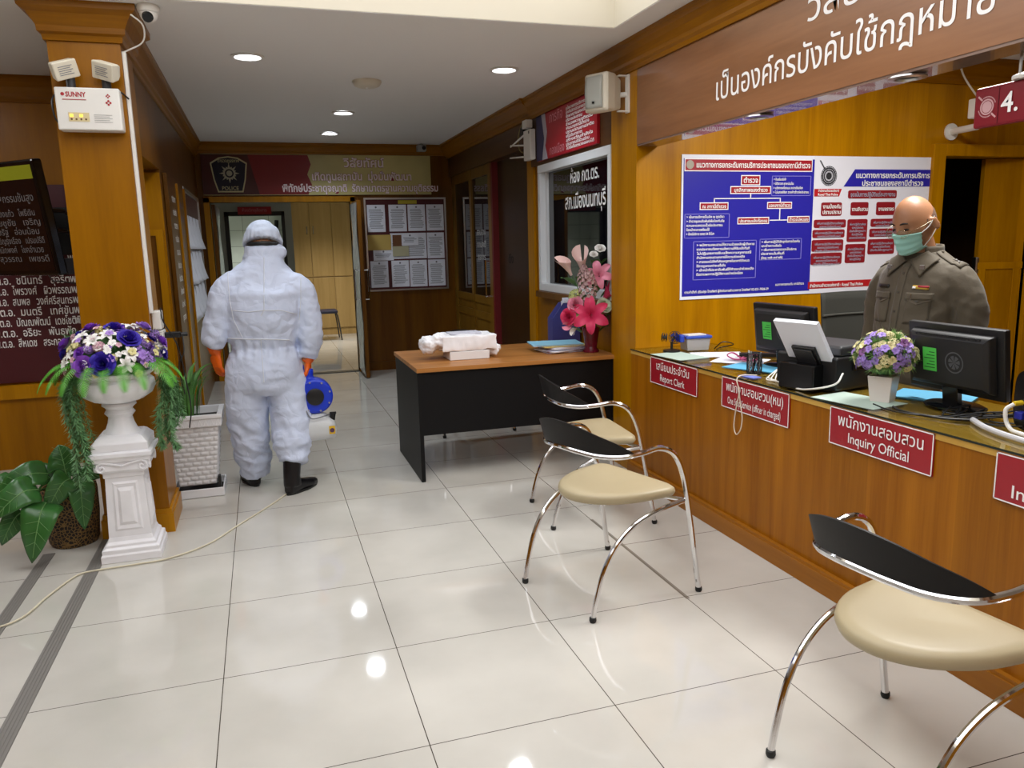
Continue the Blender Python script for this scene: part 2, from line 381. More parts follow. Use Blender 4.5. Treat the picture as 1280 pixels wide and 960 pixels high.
# mitred crown round the pillar head
bb = B(); R = []
for a, z in ((0, -.16), (.012, -.16), (.016, -.135), (.03, -.125), (.032, -.10), (.06, -.05), (.088, -.03), (.09, -.001)):
    R.append([V((PX0-a, PY0-a, CEIL+z)), V((PX1+a, PY0-a, CEIL+z)), V((PX1+a, PY1+a, CEIL+z)), V((PX0-a, PY1+a, CEIL+z))])
struct(bb.rings(R).build('trim_13', W_CRX))
# ------------------------------------------------------------------ window in the right wall
win = struct(thing('window_1', None, None, (XR, 1.57, 1.06)))
ALU = mat('white_aluminium', 'dfe2e4', .4)
WY0, WY1, WZ0, WZ1 = .87, 2.27, 1.065, 2.065
bb = B()
for lo, hi in (((XR-.03, WY0, WZ0), (XR+.07, WY1, WZ0+.06)), ((XR-.03, WY0, WZ1-.06), (XR+.07, WY1, WZ1)), ((XR-.03, WY0, WZ0+.06), (XR+.07, WY0+.05, WZ1-.06)), ((XR-.03, WY1-.05, WZ0+.06), (XR+.07, WY1, WZ1-.06))): bb.box(lo, hi)
bb.build('window_frame', ALU, win, bevel=.004)
B().box((XR+.03, WY0+.04, WZ0+.05), (XR+.036, WY1-.04, WZ1-.05)).build('pane', mat('dark_window_glass', '0e0e12', .03, spec=.8), win)
bb = B(); bb.box((XR+.015, WY1-.10, WZ0+.06), (XR+.03, WY1-.05, WZ1-.06)); bb.build('sash', ALU, win)
text([('ห้อง กต.ตร.', (XR+.03, 1.44, 1.885), .13, .52, 'C'), ('สภ.เมืองนนทบุรี', (XR+.03, 1.44, 1.70), .15, .74, 'C')], WTXT, win, -EY, EZ, bold=.012)
B().box((XR-.06, WY0+.02, WZ0-.05), (XR+.0, WY1, WZ0-.002)).build('window_sill', W_DK, win)
# dark door recessed in the right wall
d = struct(thing('door_1', None, None, (XR+.06, 3.1, 0)))
B().box((XR+.06, 2.60, 0), (XR+.10, 3.68, 2.24)).build('door_leaf', W_DOOR, d)
bb = B(); bb.box((XR+.0, 3.68, 0), (XR+.1, 3.735, 2.24)); bb.build('door_edge', mat('dark_red_paint', '6e1016', .5), d, label='dark red strip on door edge')
# glazed wooden partition
g = struct(thing('door_2', None, None, (XR, 4.5, 0)))
bb = B(); y0, y1 = 3.74, 5.37
for a, b_ in ((y0, y0+.10), (4.50, 4.58), (y1-.10, y1)): bb.box((XR, a, 0), (XR+.06, b_, 2.24))
for a, b_ in ((0, .12), (.66, .74), (.83, .91), (2.14, 2.24)): bb.box((XR+.004, y0, a), (XR+.056, y1, b_))
bb.build('door_frame', wood('partition_veneer', '6e4c14', '84601e'), g)
for a, b_ in ((y0+.1, 4.5), (4.58, y1-.1)):
    B().box((XR+.02, a-.005, .90), (XR+.03, b_+.005, 2.15)).build('pane', mat('smoky_glass', '15140f', .03, spec=.9), g)
    B().box((XR+.02, a-.005, .11), (XR+.035, b_+.005, .84)).build('lower_panel', MATS['partition_veneer'], g)
def dhandle(parent, y, x, z0, z1, sgn, ax):
    p = V((x, y, 0)); n = V(ax)*sgn
    pts = [p+EZ*z0, p+EZ*(z0-.0)+n*.045, p+EZ*(z0+.02)+n*.055, p+EZ*(z1-.02)+n*.055, p+EZ*z1+n*.045, p+EZ*z1]
    B().tube(cat(pts, 5), .0085, 8).build('door_handle', CHROME, parent, smooth=True)
dhandle(g, 3.80, XR, .93, 1.28, 1, (-1, 0, 0)); 
text([('สอบสวน', (XR+.02, 4.20, 1.55), .09, .34, 'C'), ('งานคดี', (XR+.02, 4.20, 1.42), .09, .34, 'C'), ('ธุรการ', (XR+.02, 4.20, 1.29), .09, .3, 'C')], mat('etched_white', 'd4d4d4', .6), g, -EY, EZ, split=True)
text([('ดึง', (XR+.06, 3.30, 1.27), .11, .15, 'C')], mat('dull_black_letters', '100c08', .6), d, -EY, EZ, bold=.02)
# double doors of the hall
FILM = mat('clear_plastic_film', 'c4c8cc', .25, trans=.35, var=.1, vscale=14)
r = struct(thing('door_3', None, None, (1.25, YB, 0)))
B().box((1.262, 4.82, .012), (1.302, YB-.025, 1.95)).build('door_leaf', W_DK, r)
bb = B(); bb.grid(lambda u, v: V((1.254-.006*math.sin(v*17+u*3)-.004*math.sin(u*21), 4.85+.48*u, .05+1.88*v)), 16, 24); bb.build('plastic_film', FILM, r, smooth=True)
for sg, x in ((-1, 1.262), (1, 1.302)): dhandle(r, 4.90, x, .88, 1.20, sg, (1, 0, 0))
l = struct(thing('door_4', None, None, (-.2, 5.5, 0)))
B().box((-.245, YB+.14, .012), (-.205, 6.2, 1.95)).build('door_leaf', W_DK, l)
bb = B(); bb.grid(lambda u, v: V((-.195+.006*math.sin(v*17+u*3)+.004*math.sin(u*21), YB+.16+.6*u, .05+1.88*v)), 16, 24); bb.build('plastic_film', FILM, l, smooth=True)

# ------------------------------------------------------------------ corridor beyond the doors
GREYW = mat('grey_wall_paint', 'a4a89e', .8)
boxes('wall_corridor', GREYW, [((-.4, 6.9, 0), (-.12, 7.0, 2.4)), ((.53, 6.9, 0), (.66, 7.0, 2.4)), ((-.12, 6.9, 1.88), (.53, 7.0, 2.4)), ((.61, 7.0, 0), (.66, 9.6, 2.4)), ((-.4, 5.5, 0), (-.36, 7.0, 2.4)), ((1.9, 5.5, 0), (2.0, 10, 2.4))])
WTILE = bpy.data.materials.new('white_wall_tiles'); WTILE.use_nodes = True; nt = WTILE.node_tree
q = nt.nodes.new('ShaderNodeTexBrick'); tq = nt.nodes.new('ShaderNodeTexCoord'); mp = nt.nodes.new('ShaderNodeMapping'); mp.inputs['Rotation'].default_value = (PI/2, 0, 0)
nt.links.new(tq.outputs['Object'], mp.inputs[0]); nt.links.new(mp.outputs[0], q.inputs['Vector']); q.offset = 0; q.inputs['Scale'].default_value = 1; q.inputs['Brick Width'].default_value = .4; q.inputs['Row Height'].default_value = .25; q.inputs['Mortar Size'].default_value = .004
q.inputs['Color1'].default_value = (*lin('ccd0c6'), 1); q.inputs['Color2'].default_value = (*lin('c8ccc2'), 1); q.inputs['Mortar'].default_value = (*lin('8c9088'), 1)
nt.links.new(q.outputs['Color'], nt.nodes['Principled BSDF'].inputs['Base Color']); nt.nodes['Principled BSDF'].inputs['Roughness'].default_value = .2
boxes('wall_tiled', WTILE, [((-1.0, 9.4, 0), (.61, 9.5, 2.4)), ((-1.1, 7.0, 0), (-1.0, 9.5, 2.4))])
boxes('trim_14', mat('dark_door_frame', '26241f', .5), [((-.17, 6.88, 0), (-.12, 7.02, 1.93)), ((.53, 6.88, 0), (.57, 7.02, 1.93)), ((-.17, 6.88, 1.88), (.57, 7.02, 1.93))])
boxes('trim_15', mat('threshold_stone', '3a3833', .4), [((DX0, YB+.0, 0), (DX1, YB+.12, .006))])
sg_ = tag(B().box((.0, 6.865, 1.895), (.41, 6.88, 1.99)).build('door_sign', RED), 'small dark red sign over the doorway in the corridor', 'sign')
sg_['_placed'] = 0
text([('ห้องวิทยุสื่อสาร', (.205, 6.864, 1.93), .05, .3, 'C')], mat('faded_pink_vinyl', 'c08088', .6), sg_, EX, EZ)
bb = B(); bb.tube(cat([(.42, 9.36, 1.75), (.46, 9.33, 1.5), (.44, 9.34, 1.3), (.47, 9.35, 1.1)], 5), .022, 8); bb.tube(cat([(.52, 9.36, 1.9), (.50, 9.33, 1.6), (.52, 9.34, 1.2)], 5), .03, 8)
tag(bb.build('hanging_cloth', BLK, smooth=True), 'dark cloth strips hanging in the white tiled room', 'cloth')
YW = 9.6
wd = thing('wardrobe', 'tall pale wooden cupboards at the end of the corridor', 'cupboard', (1.2, YW, 0))
B().box((.665, YW, 0), (1.895, YW+.5, 2.395)).build('body', W_WARD, wd)
xs = [.70, 1.04, 1.39, 1.74]
for i in range(3):
    for z0, z1 in ((.98, 2.38), (.12, .965)):
        dd = B().box((xs[i]+.004, YW-.02, z0), (xs[i+1]-.004, YW-.001, z1)).build('cupboard_door', W_WARD, wd, bevel=.003)
        if z0 > .5 and i < 2:
            hx = xs[1]-.05 if i == 0 else xs[1]+.05
            B().tube(cat([(hx, YW-.02, 1.68), (hx, YW-.05, 1.70), (hx, YW-.05, 1.78), (hx, YW-.02, 1.80)], 4), .006, 6).build('door_handle', STEEL, dd, smooth=True)

# stacking chair in the corridor
ch = thing('side_chair', 'dark blue padded chair standing before the corridor cupboards', 'chair', (1.12, 8.9, 0))
B().cbox((1.12, 8.9, .45), (.42, .42, .05)).build('seat', mat('navy_vinyl', '1a1c34', .5), ch, bevel=.015)
B().cbox((.93, 8.9, .72), (.03, .40, .30)).build('backrest', MATS['navy_vinyl'], ch, bevel=.012)
for sx, sy in ((1, 1), (1, -1), (-1, 1), (-1, -1)):
    B().tube(cat([(1.12+.18*sx, 8.9+.19*sy, .43), (1.12+.21*sx, 8.9+.2*sy, .36), (1.12+.25*sx, 8.9+.21*sy, .0)], 5), .011, 8).build('leg', DGREY, ch, smooth=True)

# ------------------------------------------------------------------ banner over the double doors
bn = tag(B().box((-.30, YB-.022, 2.04), (2.2, YB-.002, 2.475)).build('vision_banner', mat('banner_olive', 'c8be80', .35, var=.18, vscale=2)), 'long red and olive banner with a police crest above the double doors', 'banner')
yb = YB-.0225
B().prism([(-.30, 2.045), (.80, 2.045), (.845, 2.15), (.80, 2.26), (.845, 2.37), (.815, 2.47), (-.30, 2.47)], (0, yb, 0), EX, EZ, .0015).build('red_field', mat('banner_red', '7e0c16', .35), bn, label='red left field of the banner')
B().prism([(-.30, 2.045), (.28, 2.045), (.18, 2.47), (-.30, 2.47)], (0, yb-.0012, 0), EX, EZ, .001).build('maroon_field', mat('banner_maroon', '45090f', .35), bn)
BT = [('วิสัยทัศน์', (1.33, 2.345), .13, .46), ('เทิดทูนสถาบัน  มุ่งมั่นพัฒนา', (1.31, 2.20), .115, 1.12), ('พิทักษ์ประชาดุจญาติ  รักษามาตรฐานความยุติธรรม', (1.30, 2.075), .11, 2.02-.26)]
text([(s, (x+.10, yb-.0016, z), h, wd_, 'C') for s, (x, z), h, wd_ in BT], mat('banner_crimson', '8a1030', .5), bn, EX, EZ, 'lettering_outline', bold=.055, lift=.001)
text([(s, (x+.10, yb-.0016, z), h, wd_, 'C') for s, (x, z), h, wd_ in BT], mat('banner_pink', 'fbeef0', .5), bn, EX, EZ, 'lettering', bold=.03, lift=.003)
cx, cz = -.02, 2.26
sh = [(-.19, .12), (-.1, .175), (0, .19), (.1, .175), (.19, .12), (.165, -.06), (.13, -.19), (-.13, -.19), (-.165, -.06)]
cr = B().prism(sh, (cx, yb-.003, cz), EX, EZ, .004).build('crest', mat('crest_cream', 'c8bf94', .5), bn)
B().prism([(u*.92, v*.92) for u, v in sh], (cx, yb-.0062, cz), EX, EZ, .002).build('crest_field', mat('crest_navy', '0c0e26', .5), cr)
bb = B(); star = []
for k in range(32): star.append(((.105 if k % 4 == 0 else .075 if k % 2 == 0 else .06)*math.cos(2*PI*k/32+PI/2), (.105 if k % 4 == 0 else .075 if k % 2 == 0 else .06)*math.sin(2*PI*k/32+PI/2)))
bb.prism(star, (cx, yb-.0085, cz+.01), EX, EZ, .001); bb.build('crest_star', mat('crest_silver', 'b8b49c', .5), cr)
B().disc((cx, yb-.0096, cz+.01), (0, -1, 0), .045, .001).build('crest_ring', MATS['crest_navy'], cr)
B().disc((cx, yb-.0107, cz+.01), (0, -1, 0), .03, .001).build('crest_boss', MATS['crest_silver'], cr)
text([('POLICE', (cx, yb-.0082, cz-.165), .055, .17, 'C'), ('ตำรวจภูธรภาค', (cx, yb-.0082, cz+.125), .05, .22, 'C')], MATS['crest_cream'], cr, EX, EZ, bold=.01)

# ------------------------------------------------------------------ notice board on the back wall
nb = thing('notice_board', 'maroon notice board of pinned papers beside the double doors', 'notice board', (1.89, YB, .95))
bx0, bx1, bz0, bz1 = 1.425, 2.345, .955, 1.985
B().box((bx0, YB-.018, bz0), (bx1, YB-.004, bz1)).build('board', REDD, nb)
bb = B()
for lo, hi in (((bx0-.02, YB-.03, bz0-.02), (bx1+.02, YB-.003, bz0)), ((bx0-.02, YB-.03, bz1), (bx1+.02, YB-.003, bz1+.02)), ((bx0-.02, YB-.03, bz0), (bx0, YB-.003, bz1)), ((bx1, YB-.03, bz0), (bx1+.02, YB-.003, bz1))): bb.box(lo, hi)
bb.build('frame', STEEL, nb)
B().box((1.80, YB-.021, 1.935), (2.02, YB-.018, 1.975)).build('title_strip', mat('yellow_card', 'b8a832', .7), nb)
def paper(name, x0, x1, z0, z1, k, m_=PAPER, lines=True, label=None, grp='papers pinned to the maroon notice board', y=None):
    y = (YB-.019-.0016*k) if y is None else y
    o = B().box((x0, y-.0012, z0), (x1, y, z1)).build(name, m_)
    tag(o, label, 'paper', grp)
    if lines:
        bb = B(); z = z1-.055; hw = .012
        bb.disc(((x0+x1)/2, y-.0013, z1-.028), (0, -1, 0), .011, .0004, 10)
        while z > z0+.03:
            a = random.uniform(0, .02); b_ = random.uniform(0, .04)
            bb.box((x0+.018+a, y-.0017, z-.003), (x1-.018-b_, y-.0013, z+.003)); z -= .016
        bb.build('printed_text', INK if label is None or 'faint' not in label else MATS['ink'], o)
    return o
px = [1.44, 1.685, 1.905, 2.125]; rows = ((1.62, 1.925), (1.30, 1.60), (.975, 1.285))
nth = ('first', 'second', 'third', 'fourth')
for i, (z0, z1) in enumerate(rows):
    for j in range(4):
        if i == 1 and j in (0, 2): continue
        kind = ('top', 'middle', 'bottom')[i]
        j2 = random.uniform(-.006, .006)
        x1_ = px[j]+.205
        if i == 1 and j == 1: x1_ = px[2]+.205
        paper('notice', px[j]+j2, x1_+j2, z0+j2, z1, 0, label='printed notice, %s from the left in the %s row of the maroon notice board' % (nth[j], kind))
paper('notice', 1.485, 1.72, 1.29, 1.42, 2, label='white notice half covered by the yellow envelope on the notice board')
e = paper('envelope', 1.425, 1.695, 1.41, 1.585, 5, mat('manila', 'c2a65a', .8), False, 'yellow brown envelope at the left of the notice board')
e = paper('photo_card', 1.715, 1.83, 1.45, 1.58, 5, mat('brown_card', '6a4224', .7), False, 'small brown photo card pinned to the notice board')
paper('slip', 1.71, 1.90, 1.335, 1.45, 7, mat('cream_slip', 'b8b494', .8), False, 'cream slip of paper below the brown card on the notice board')
paper('slip', 1.82, 2.02, 1.455, 1.60, 7, PAPER, True, 'white slip overlapping the brown card on the notice board')

# board of papers and lettered door on the left hall wall
lb = thing('paper_board', 'silver framed board of curling papers on the left hall wall', 'notice board', (XL, 3.9, .9))
bb = B()
for lo, hi in (((XL+.002, 3.28, .84), (XL+.03, 4.9, .87)), ((XL+.002, 3.28, 1.95), (XL+.03, 4.9, 1.98)), ((XL+.002, 3.25, .84), (XL+.03, 3.28, 1.98)), ((XL+.002, 4.9, .84), (XL+.03, 4.93, 1.98))): bb.box(lo, hi)
bb.build('frame', STEEL, lb); B().box((XL+.002, 3.28, .87), (XL+.012, 4.9, 1.95)).build('board', REDD, lb)
B().box((XL+.012, 3.3, 1.78), (XL+.016, 4.88, 1.94)).build('title_strip', REDD, lb)
for i in range(3):
    for j in range(4):
        y0 = 3.33+.39*j; z1 = 1.76-.3*i
        bb = B(); bb.grid(lambda u, v: V((XL+.016+.05*(1-v)**2*(.4+.6*u), y0+.34*u, z1-.29*(1-v))), 6, 8)
        o = bb.build('notice', PAPER, smooth=True, solid=.001)
        tag(o, 'curling white sheet, %s along the %s row of the left hall board' % (nth[j], ('top', 'middle', 'bottom')[i]), 'paper', 'papers on the left hall board')
ld = thing('lettered_panel', 'brown panel with white lettering on the left hall wall', 'panel', (XL, 2.6, 0))
B().box((XL+.002, 2.02, .05), (XL+.03, 3.18, 1.98)).build('panel', W_DK, ld, bevel=.004)
bb = B()
for a in (2.56, 3.12): bb.box((XL+.03, a, .1), (XL+.045, a+.05, 1.95))
bb.build('stile', W_TRIM, ld)
rw = []
for k, s in enumerate(('งานอำนวยการ', 'งานป้องกัน', 'งานจราจร', 'งานสืบสวน', 'งานสอบสวน', 'ห้องประชุม', 'ห้องสืบสวน', 'ห้องน้ำ', 'ห้องคดี', 'ธุรการ')): rw.append((s, (XL+.031, 2.30, 1.80-.093*k), .06, .24, 'C'))
text(rw, WTXT, ld, EY, EZ, bold=.03, split=True)
rw = []
for k in range(9): rw.append((('ชั้น 1', 'ชั้น 2', 'ชั้น 3')[k % 3], (XL+.031, 2.85, 1.78-.1*k), .06, .2, 'C'))
text(rw, mat('dull_lilac_vinyl', '8a7c94', .6), ld, EY, EZ, name='small_lettering', bold=.02, split=True)
# recessed panel door in the niche behind the left pillar
nd = struct(thing('door_5', None, None, (-.6, 1.9, 0)))
bb = B()
for lo, hi in (((-.60, 1.87, 0), (-.57, 1.892, 1.60)), ((-.42, 1.87, 0), (-.375, 1.892, 1.60)), ((-.57, 1.87, 1.56), (-.42, 1.892, 1.60))): bb.box(lo, hi)
bb.build('door_frame', W_TRIM, nd); B().box((-.57, 1.882, 0), (-.42, 1.892, 1.56)).build('door_leaf', W_DK, nd)
ob = thing('socket_box', 'white socket box with a black adapter on the wall behind the left pillar', 'power socket', (-.34, .9, 1.03))
bb = B(); bb.box((-.325+.001, .50, 1.06), (-.325+.045, .60, 1.155)); bb.box((-.325+.001, .50, .94), (-.325+.05, .61, 1.055)); bb.build('box', WHITE, ob, bevel=.006)
bb = B(); bb.box((-.28, .54, 1.01), (-.20, .58, 1.04)); bb.tube([(-.20, .56, 1.025), (-.165, .56, 1.025)], .012, 8); bb.build('adapter', BLK, ob, bevel=.004, label='black adapter')
bb = B(); bb.tube(cat([(-.28, .52, 1.17), (-.27, .5, 1.10), (-.22, .55, .97), (-.20, .58, .8), (-.19, .62, .62), (-.21, .65, .5)], 8), .0035, 6); bb.tube(cat([(-.19, .56, 1.02), (-.19, .53, .93), (-.22, .53, .86), (-.21, .58, .7)], 8), .003, 6)
bb.build('cable', BLK, ob, smooth=True)
B().tube([(-.30, .45, 1.058), (-.27, .62, 1.058)], .002, 5).build('seam', BLK, ob)
# white trunking and cable up the pillar
tr = thing('cable_trunking', 'white cable trunking running up the corner of the left pillar', 'trunking', (PX1+.006, .46, 1.15))
bb = B(); bb.box((PX1+.0005, .445, 1.15), (PX1+.018, .475, 2.40)); bb.box((PX1+.0005, .485, 1.15), (PX1+.012, .498, 2.40)); bb.build('trunking', WHITE, tr, bevel=.002)
B().tube(cat([(PX1+.01, .46, 2.40), (PX1+.10, .42, 2.44), (PX1+.115, .36, 2.50), (PX1+.075, .30, 2.53)], 6), .004, 6).build('cable', WHITE, tr, smooth=True)
# ------------------------------------------------------------------ ceiling fittings
LAMP = mat('lamp_glow', 'f4f7ff', .5, emit=7)
DL = [((.25, 1.28), 'round ceiling downlight nearest the left pillar', 5), ((1.86, 1.32), 'round ceiling downlight nearest the right wall crown', 5), ((1.0, 3.2), 'round ceiling downlight beyond the smoke detector', 7), ((.99, 4.47), 'round ceiling downlight closest to the double doors', 7)]
def downlight(x, y, lab, on, z=CEIL, grp='downlights in the hall ceiling', r=.075):
    t = thing('downlight', lab, 'ceiling light', (x, y, z), grp)
    B().lathe([(r, -.001), (r+.022, -.004), (r+.024, -.010), (r+.004, -.013), (r, -.006)], 28, (x, y, z), cap=False).build('trim_ring', STEEL if not on else WHITE, t, smooth=True)
    B().disc((x, y, z-.002), (0, 0, -1), r, .003).build('diffuser' if on else 'lamp', LAMP if on else DGREY, t)
    if on:
        area('downlight_lamp', (x, y, z-.016), r*1.9, 0, on, (.86, .93, 1), shape='DISK', spread=2.4)
for (x, y), lab, p in DL: downlight(x, y, lab, p)
downlight(2.43, -.70, 'unlit round downlight under the bulkhead nearest the right pillar', 0, 2.0, 'downlights under the bulkhead', .04)
downlight(2.43, -1.56, 'unlit round downlight under the bulkhead nearest the hanging number sign', 0, 2.0, 'downlights under the bulkhead', .04)
# counter room ceiling lamp, then housings for the two added, unseen hall fills
for nm, lab, lo, hi in (('ceiling_lamp', 'flat ceiling lamp above the officers behind the counter', (3.08, -1.58, CEIL-.018), (3.52, -.52, CEIL-.001)), ('ceiling_lamp', 'added flat fill lamp, out of view at the left front of the hall', (-1.98, -2.93, CEIL-.018), (-1.02, -.87, CEIL-.001)), ('ceiling_lamp', 'added square fill lamp, out of view over the left hall before the name board', (-2.53, .17, CEIL-.018), (-1.67, 1.03, CEIL-.001))):
    tag(B().box((lo[0], lo[1], CEIL-.012), (hi[0], hi[1], CEIL-.001)).build(nm, WHITE), lab, 'ceiling light')
sd = thing('smoke_detector', 'white round smoke detector on the ceiling', 'smoke detector', (1.03, 1.87, CEIL))
B().lathe([(.005, -.046), (.06, -.044), (.085, -.034), (.10, -.012), (.10, -.001)], 28, (1.03, 1.87, CEIL)).build('housing', CREAM, sd, smooth=True)
B().sphere((1.03, 1.87, CEIL-.046), (.014, .014, .008)).build('indicator', WHITE, sd, smooth=True)
def dome(c, s, lab, tilt):
    t = thing('dome_camera', lab, 'security camera', c); c = V(c)
    B().lathe([(.052*s, -.001), (.056*s, -.012), (.052*s, -.03), (.046*s, -.034)], 28, c).build('base', WHITE, t, smooth=True)
    B().sphere(c+EZ*(-.042*s), (.045*s,)*3, 20, 12).build('ball', WHITE, t, smooth=True)
    n = V(tilt).normalized(); p = c+EZ*(-.042*s)
    B().disc(p+n*.03*s, n, .030*s, .018*s, 20, .024*s).build('lens', BLKG, t, smooth=True)
dome((-.18, .36, CEIL), .9, 'white dome camera on the ceiling at the left pillar crown', (-.1, -.8, -.6))
cb = thing('bullet_camera', 'small grey camera in the far corner of the hall ceiling', 'security camera', (2.07, 5.2, CEIL))
bb = B(); bb.cbox((2.07, 5.2, CEIL-.05), (.10, .10, .07)); bb.tube([(2.07, 5.2, CEIL), (2.07, 5.2, CEIL-.04)], .02, 8); bb.build('body', mat('grey_plastic', '9a9a96', .5), cb, bevel=.006)
B().disc((2.09, 5.15, CEIL-.05), (0, -1, 0), .022, .006).build('lens', BLKG, cb)

# ------------------------------------------------------------------ emergency light on the pillar
el = thing('emergency_light', 'white emergency light unit with twin lamps on the left pillar', 'emergency light', (-.47, PY0, 2.1))
x0, x1, z0, z1 = -.612, -.340, 2.022, 2.212
yf = PY0-.085
B().box((x0, yf, z0), (x1, PY0-.001, z1)).build('case', WHITE, el, bevel=.006)
text([('SUNNY', (x0+.045, yf-.0005, z1-.042), .03, .085)], mat('vinyl_red', 'a81c28', .5), el, EX, EZ, 'brand_lettering', bold=.03, lift=.001)
bb = B(); bb.disc((x0+.033, yf-.0005, z1-.031), (0, -1, 0), .008, .0008, 12); bb.box((x0+.03, yf-.0015, z1-.056), (x0+.13, yf-.0003, z1-.053))
for zz in (.036, .066):
    ds = .012 if zz < .05 else .016
    for k in range(4): a = k*PI/2; bb.disc((x1-.05+ds*.5*math.cos(a), yf-.0005, z1-zz+ds*.5*math.sin(a)), (0, -1, 0), ds*.32, .0006, 8)
bb.build('red_marks', MATS['vinyl_red'], el)
B().box((x0+.048, yf-.0015, z0+.038), (x0+.135, yf-.0003, z0+.078)).build('indicator_panel', mat('panel_beige', 'd8c898', .5), el)
bb = B()
for k in range(4): bb.disc((x0+.06+.02*k, yf-.0016, z0+.048), (0, -1, 0), .0045, .001, 10)
bb.build('button', mat('brown_button', '6a4a20', .5), el)
bb = B()
for k in (0, 2): bb.cbox((x0+.061+.02*k, yf-.002, z0+.064), (.014, .001, .012))
bb.build('indicator_lamp', mat('amber_glow', 'ffc84a', .5, emit=1.5), el)
bb = B()
for k in range(5): bb.box((x0+.155, yf-.0012, z0+.036+.008*k), (x1-.04-.012*(k % 2), yf-.0003, z0+.0375+.008*k))
bb.build('small_print', mat('grey_ink', '8c8c8c', .8), el)
for cx, rz in ((-.545, .5), (-.395, -.5)):
    B().tube([(cx, PY0-.05, z1), (cx, PY0-.05, z1+.05)], .02, 12).build('lamp_stem', DGREY, el, smooth=True)
    M = Matrix.Translation((cx-.03 if rz > 0 else cx+.02, PY0-.06, z1+.085)) @ Matrix.Rotation(rz, 4, 'Z') @ Matrix.Rotation(-.35 if rz > 0 else .3, 4, 'Y') @ Matrix.Rotation(.3, 4, 'X')
    bb = B(); R = []
    for y, s in ((-.05, .056), (0, .05), (.03, .034)): R.append([M @ V((a*s, y, c_*s*.72)) for a, c_ in ((-1, -1), (1, -1), (1, 1), (-1, 1))])
    bb.rings(R); lh = bb.build('lamp_head', CREAM, el, bevel=.006)
    bb = B()
    for k in range(5): bb.box((-.035, -.0515, -.02+.009*k), (.03-.01*(k % 2), -.0502, -.0175+.009*k), M)
    bb.build('instruction_label', INK, lh)
B().tube(cat([(x0+.005, PY0-.01, z1-.0), (x0-.025, PY0-.02, z1-.05), (x0-.02, PY0-.02, z0+.06), (x0+.01, PY0-.01, z0+.02)], 6), .004, 6).build('cable', BLK, el, smooth=True)
B().tube(cat([(x1-.06, PY0-.04, z1+.004), (x1-.005, PY0-.03, z1-.005), (PX1+.012, PY0+.005, z1-.03)], 6), .004, 6).build('cable', BLK, el, smooth=True)

# ------------------------------------------------------------------ far left: name board, ledge, television
YW2 = 2.16
nbx = tag(B().box((-2.6, YW2-.02, .60), (-.80, YW2-.001, 1.91)).build('name_board', REDD), 'large maroon board of white names on the wall left of the pillar', 'board')
L0 = YW2-.021
rows = []; LN = ['พ.ต.อ.  ชนินทร์   สุจริต', 'พ.ต.อ.  ไพรวงศ์   ผิวพรรณ', 'พ.ต.อ.  สมพล   วงศ์ศรีสุนทร', 'พ.ต.อ.  มนตรี   เทศขัน', 'พ.ต.อ.  ปัณณพัฒน์  เดชโชติพิสิฐ', 'พ.ต.อ.  อริยะ   พันธุฟัก', 'พ.ต.อ.  สีหเดช   สระกอบแก้ว']
for k, s in enumerate(LN): rows.append((s, (-1.505, L0, 1.262-.0700*k), .074, .58 if len(s) > 29 else .49))
for k in range(9): rows.append(('พ.ต.อ.', (-1.012, L0, 1.542-.0700*k), .078, .14))
rows.append(('รายนามผู้บังคับบัญชา', (-1.75, L0, 1.68), .11, .75))
for k in range(3): rows.append(('พ.ต.อ.', (-1.505, L0, 1.472-.0700*k), .074, .14))
text(rows, WTXT, nbx, EX, EZ, bold=.012, split=True)
boxes('trim_16', W_TRIM, [((-4.4, YW2-.05, .49), (-.7, YW2-.001, .585))])
boxes('wall_far_left_lower', W_PIL, [((-4.4, YW2-.03, 0), (-.7, YW2-.002, .49))])
tv = thing('television', 'flat black television on a wall bracket left of the pillar', 'television', (-1.05, 1.3, 1.35))
# screen centre to the left of the picture; turned and tipped towards the front hall
TVM = Matrix.Translation((-1.205, 1.49, 1.655)) @ Matrix.Rotation(math.radians(-44), 4, 'Z') @ Matrix.Rotation(math.radians(7), 4, 'X')
hw, hh = .42, .325
B().box((-hw, 0, -hh), (hw, .06, hh), TVM).build('casing', BLKG, tv, bevel=.012)
B().box((-hw+.022, -.0015, -hh+.03), (hw-.022, 0.0, hh-.02), TVM).build('screen', mat('dark_screen', '180c0e', .12, spec=.6), tv)
Rv = (TVM.to_3x3() @ EX); Uv = (TVM.to_3x3() @ EZ)
B().box((-hw+.022, -.0022, hh-.105), (hw-.022, -.0016, hh-.03), TVM).build('reflection_strip', mat('reflection_olive', '7a7c1e', .2, emit=.12), tv, label='olive green reflection painted along the top of the screen')  # bright reflection on the glass, painted as a faintly glowing strip
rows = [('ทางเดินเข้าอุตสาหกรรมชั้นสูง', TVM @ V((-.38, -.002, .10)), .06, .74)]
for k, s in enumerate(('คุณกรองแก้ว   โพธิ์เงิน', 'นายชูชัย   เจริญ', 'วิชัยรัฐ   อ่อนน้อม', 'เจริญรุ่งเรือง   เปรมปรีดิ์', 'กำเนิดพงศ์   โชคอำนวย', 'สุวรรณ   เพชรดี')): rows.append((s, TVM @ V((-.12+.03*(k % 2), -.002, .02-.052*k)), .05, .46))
text(rows, mat('reflection_grey', '5c5654', .4, emit=.25), tv, Rv, Uv)  # dim reflected writing, painted on the screen as faintly glowing letters
bb = B(); bb.box((-.08, .06, -.1), (.30, .085, .1), TVM); bb.box((.30, .06, -.33), (.415, .12, -.24), TVM)
for a in (.06, -.06): bb.tube([TVM @ V((.1, .07, a)), V((-.93, 1.78, 1.66+a)), V((-.95, 2.13, 1.64+a))], .014, 6)
bb.box((-1.06, 2.10, 1.45), (-.92, 2.139, 1.76)); bb.build('bracket', BLK, tv)
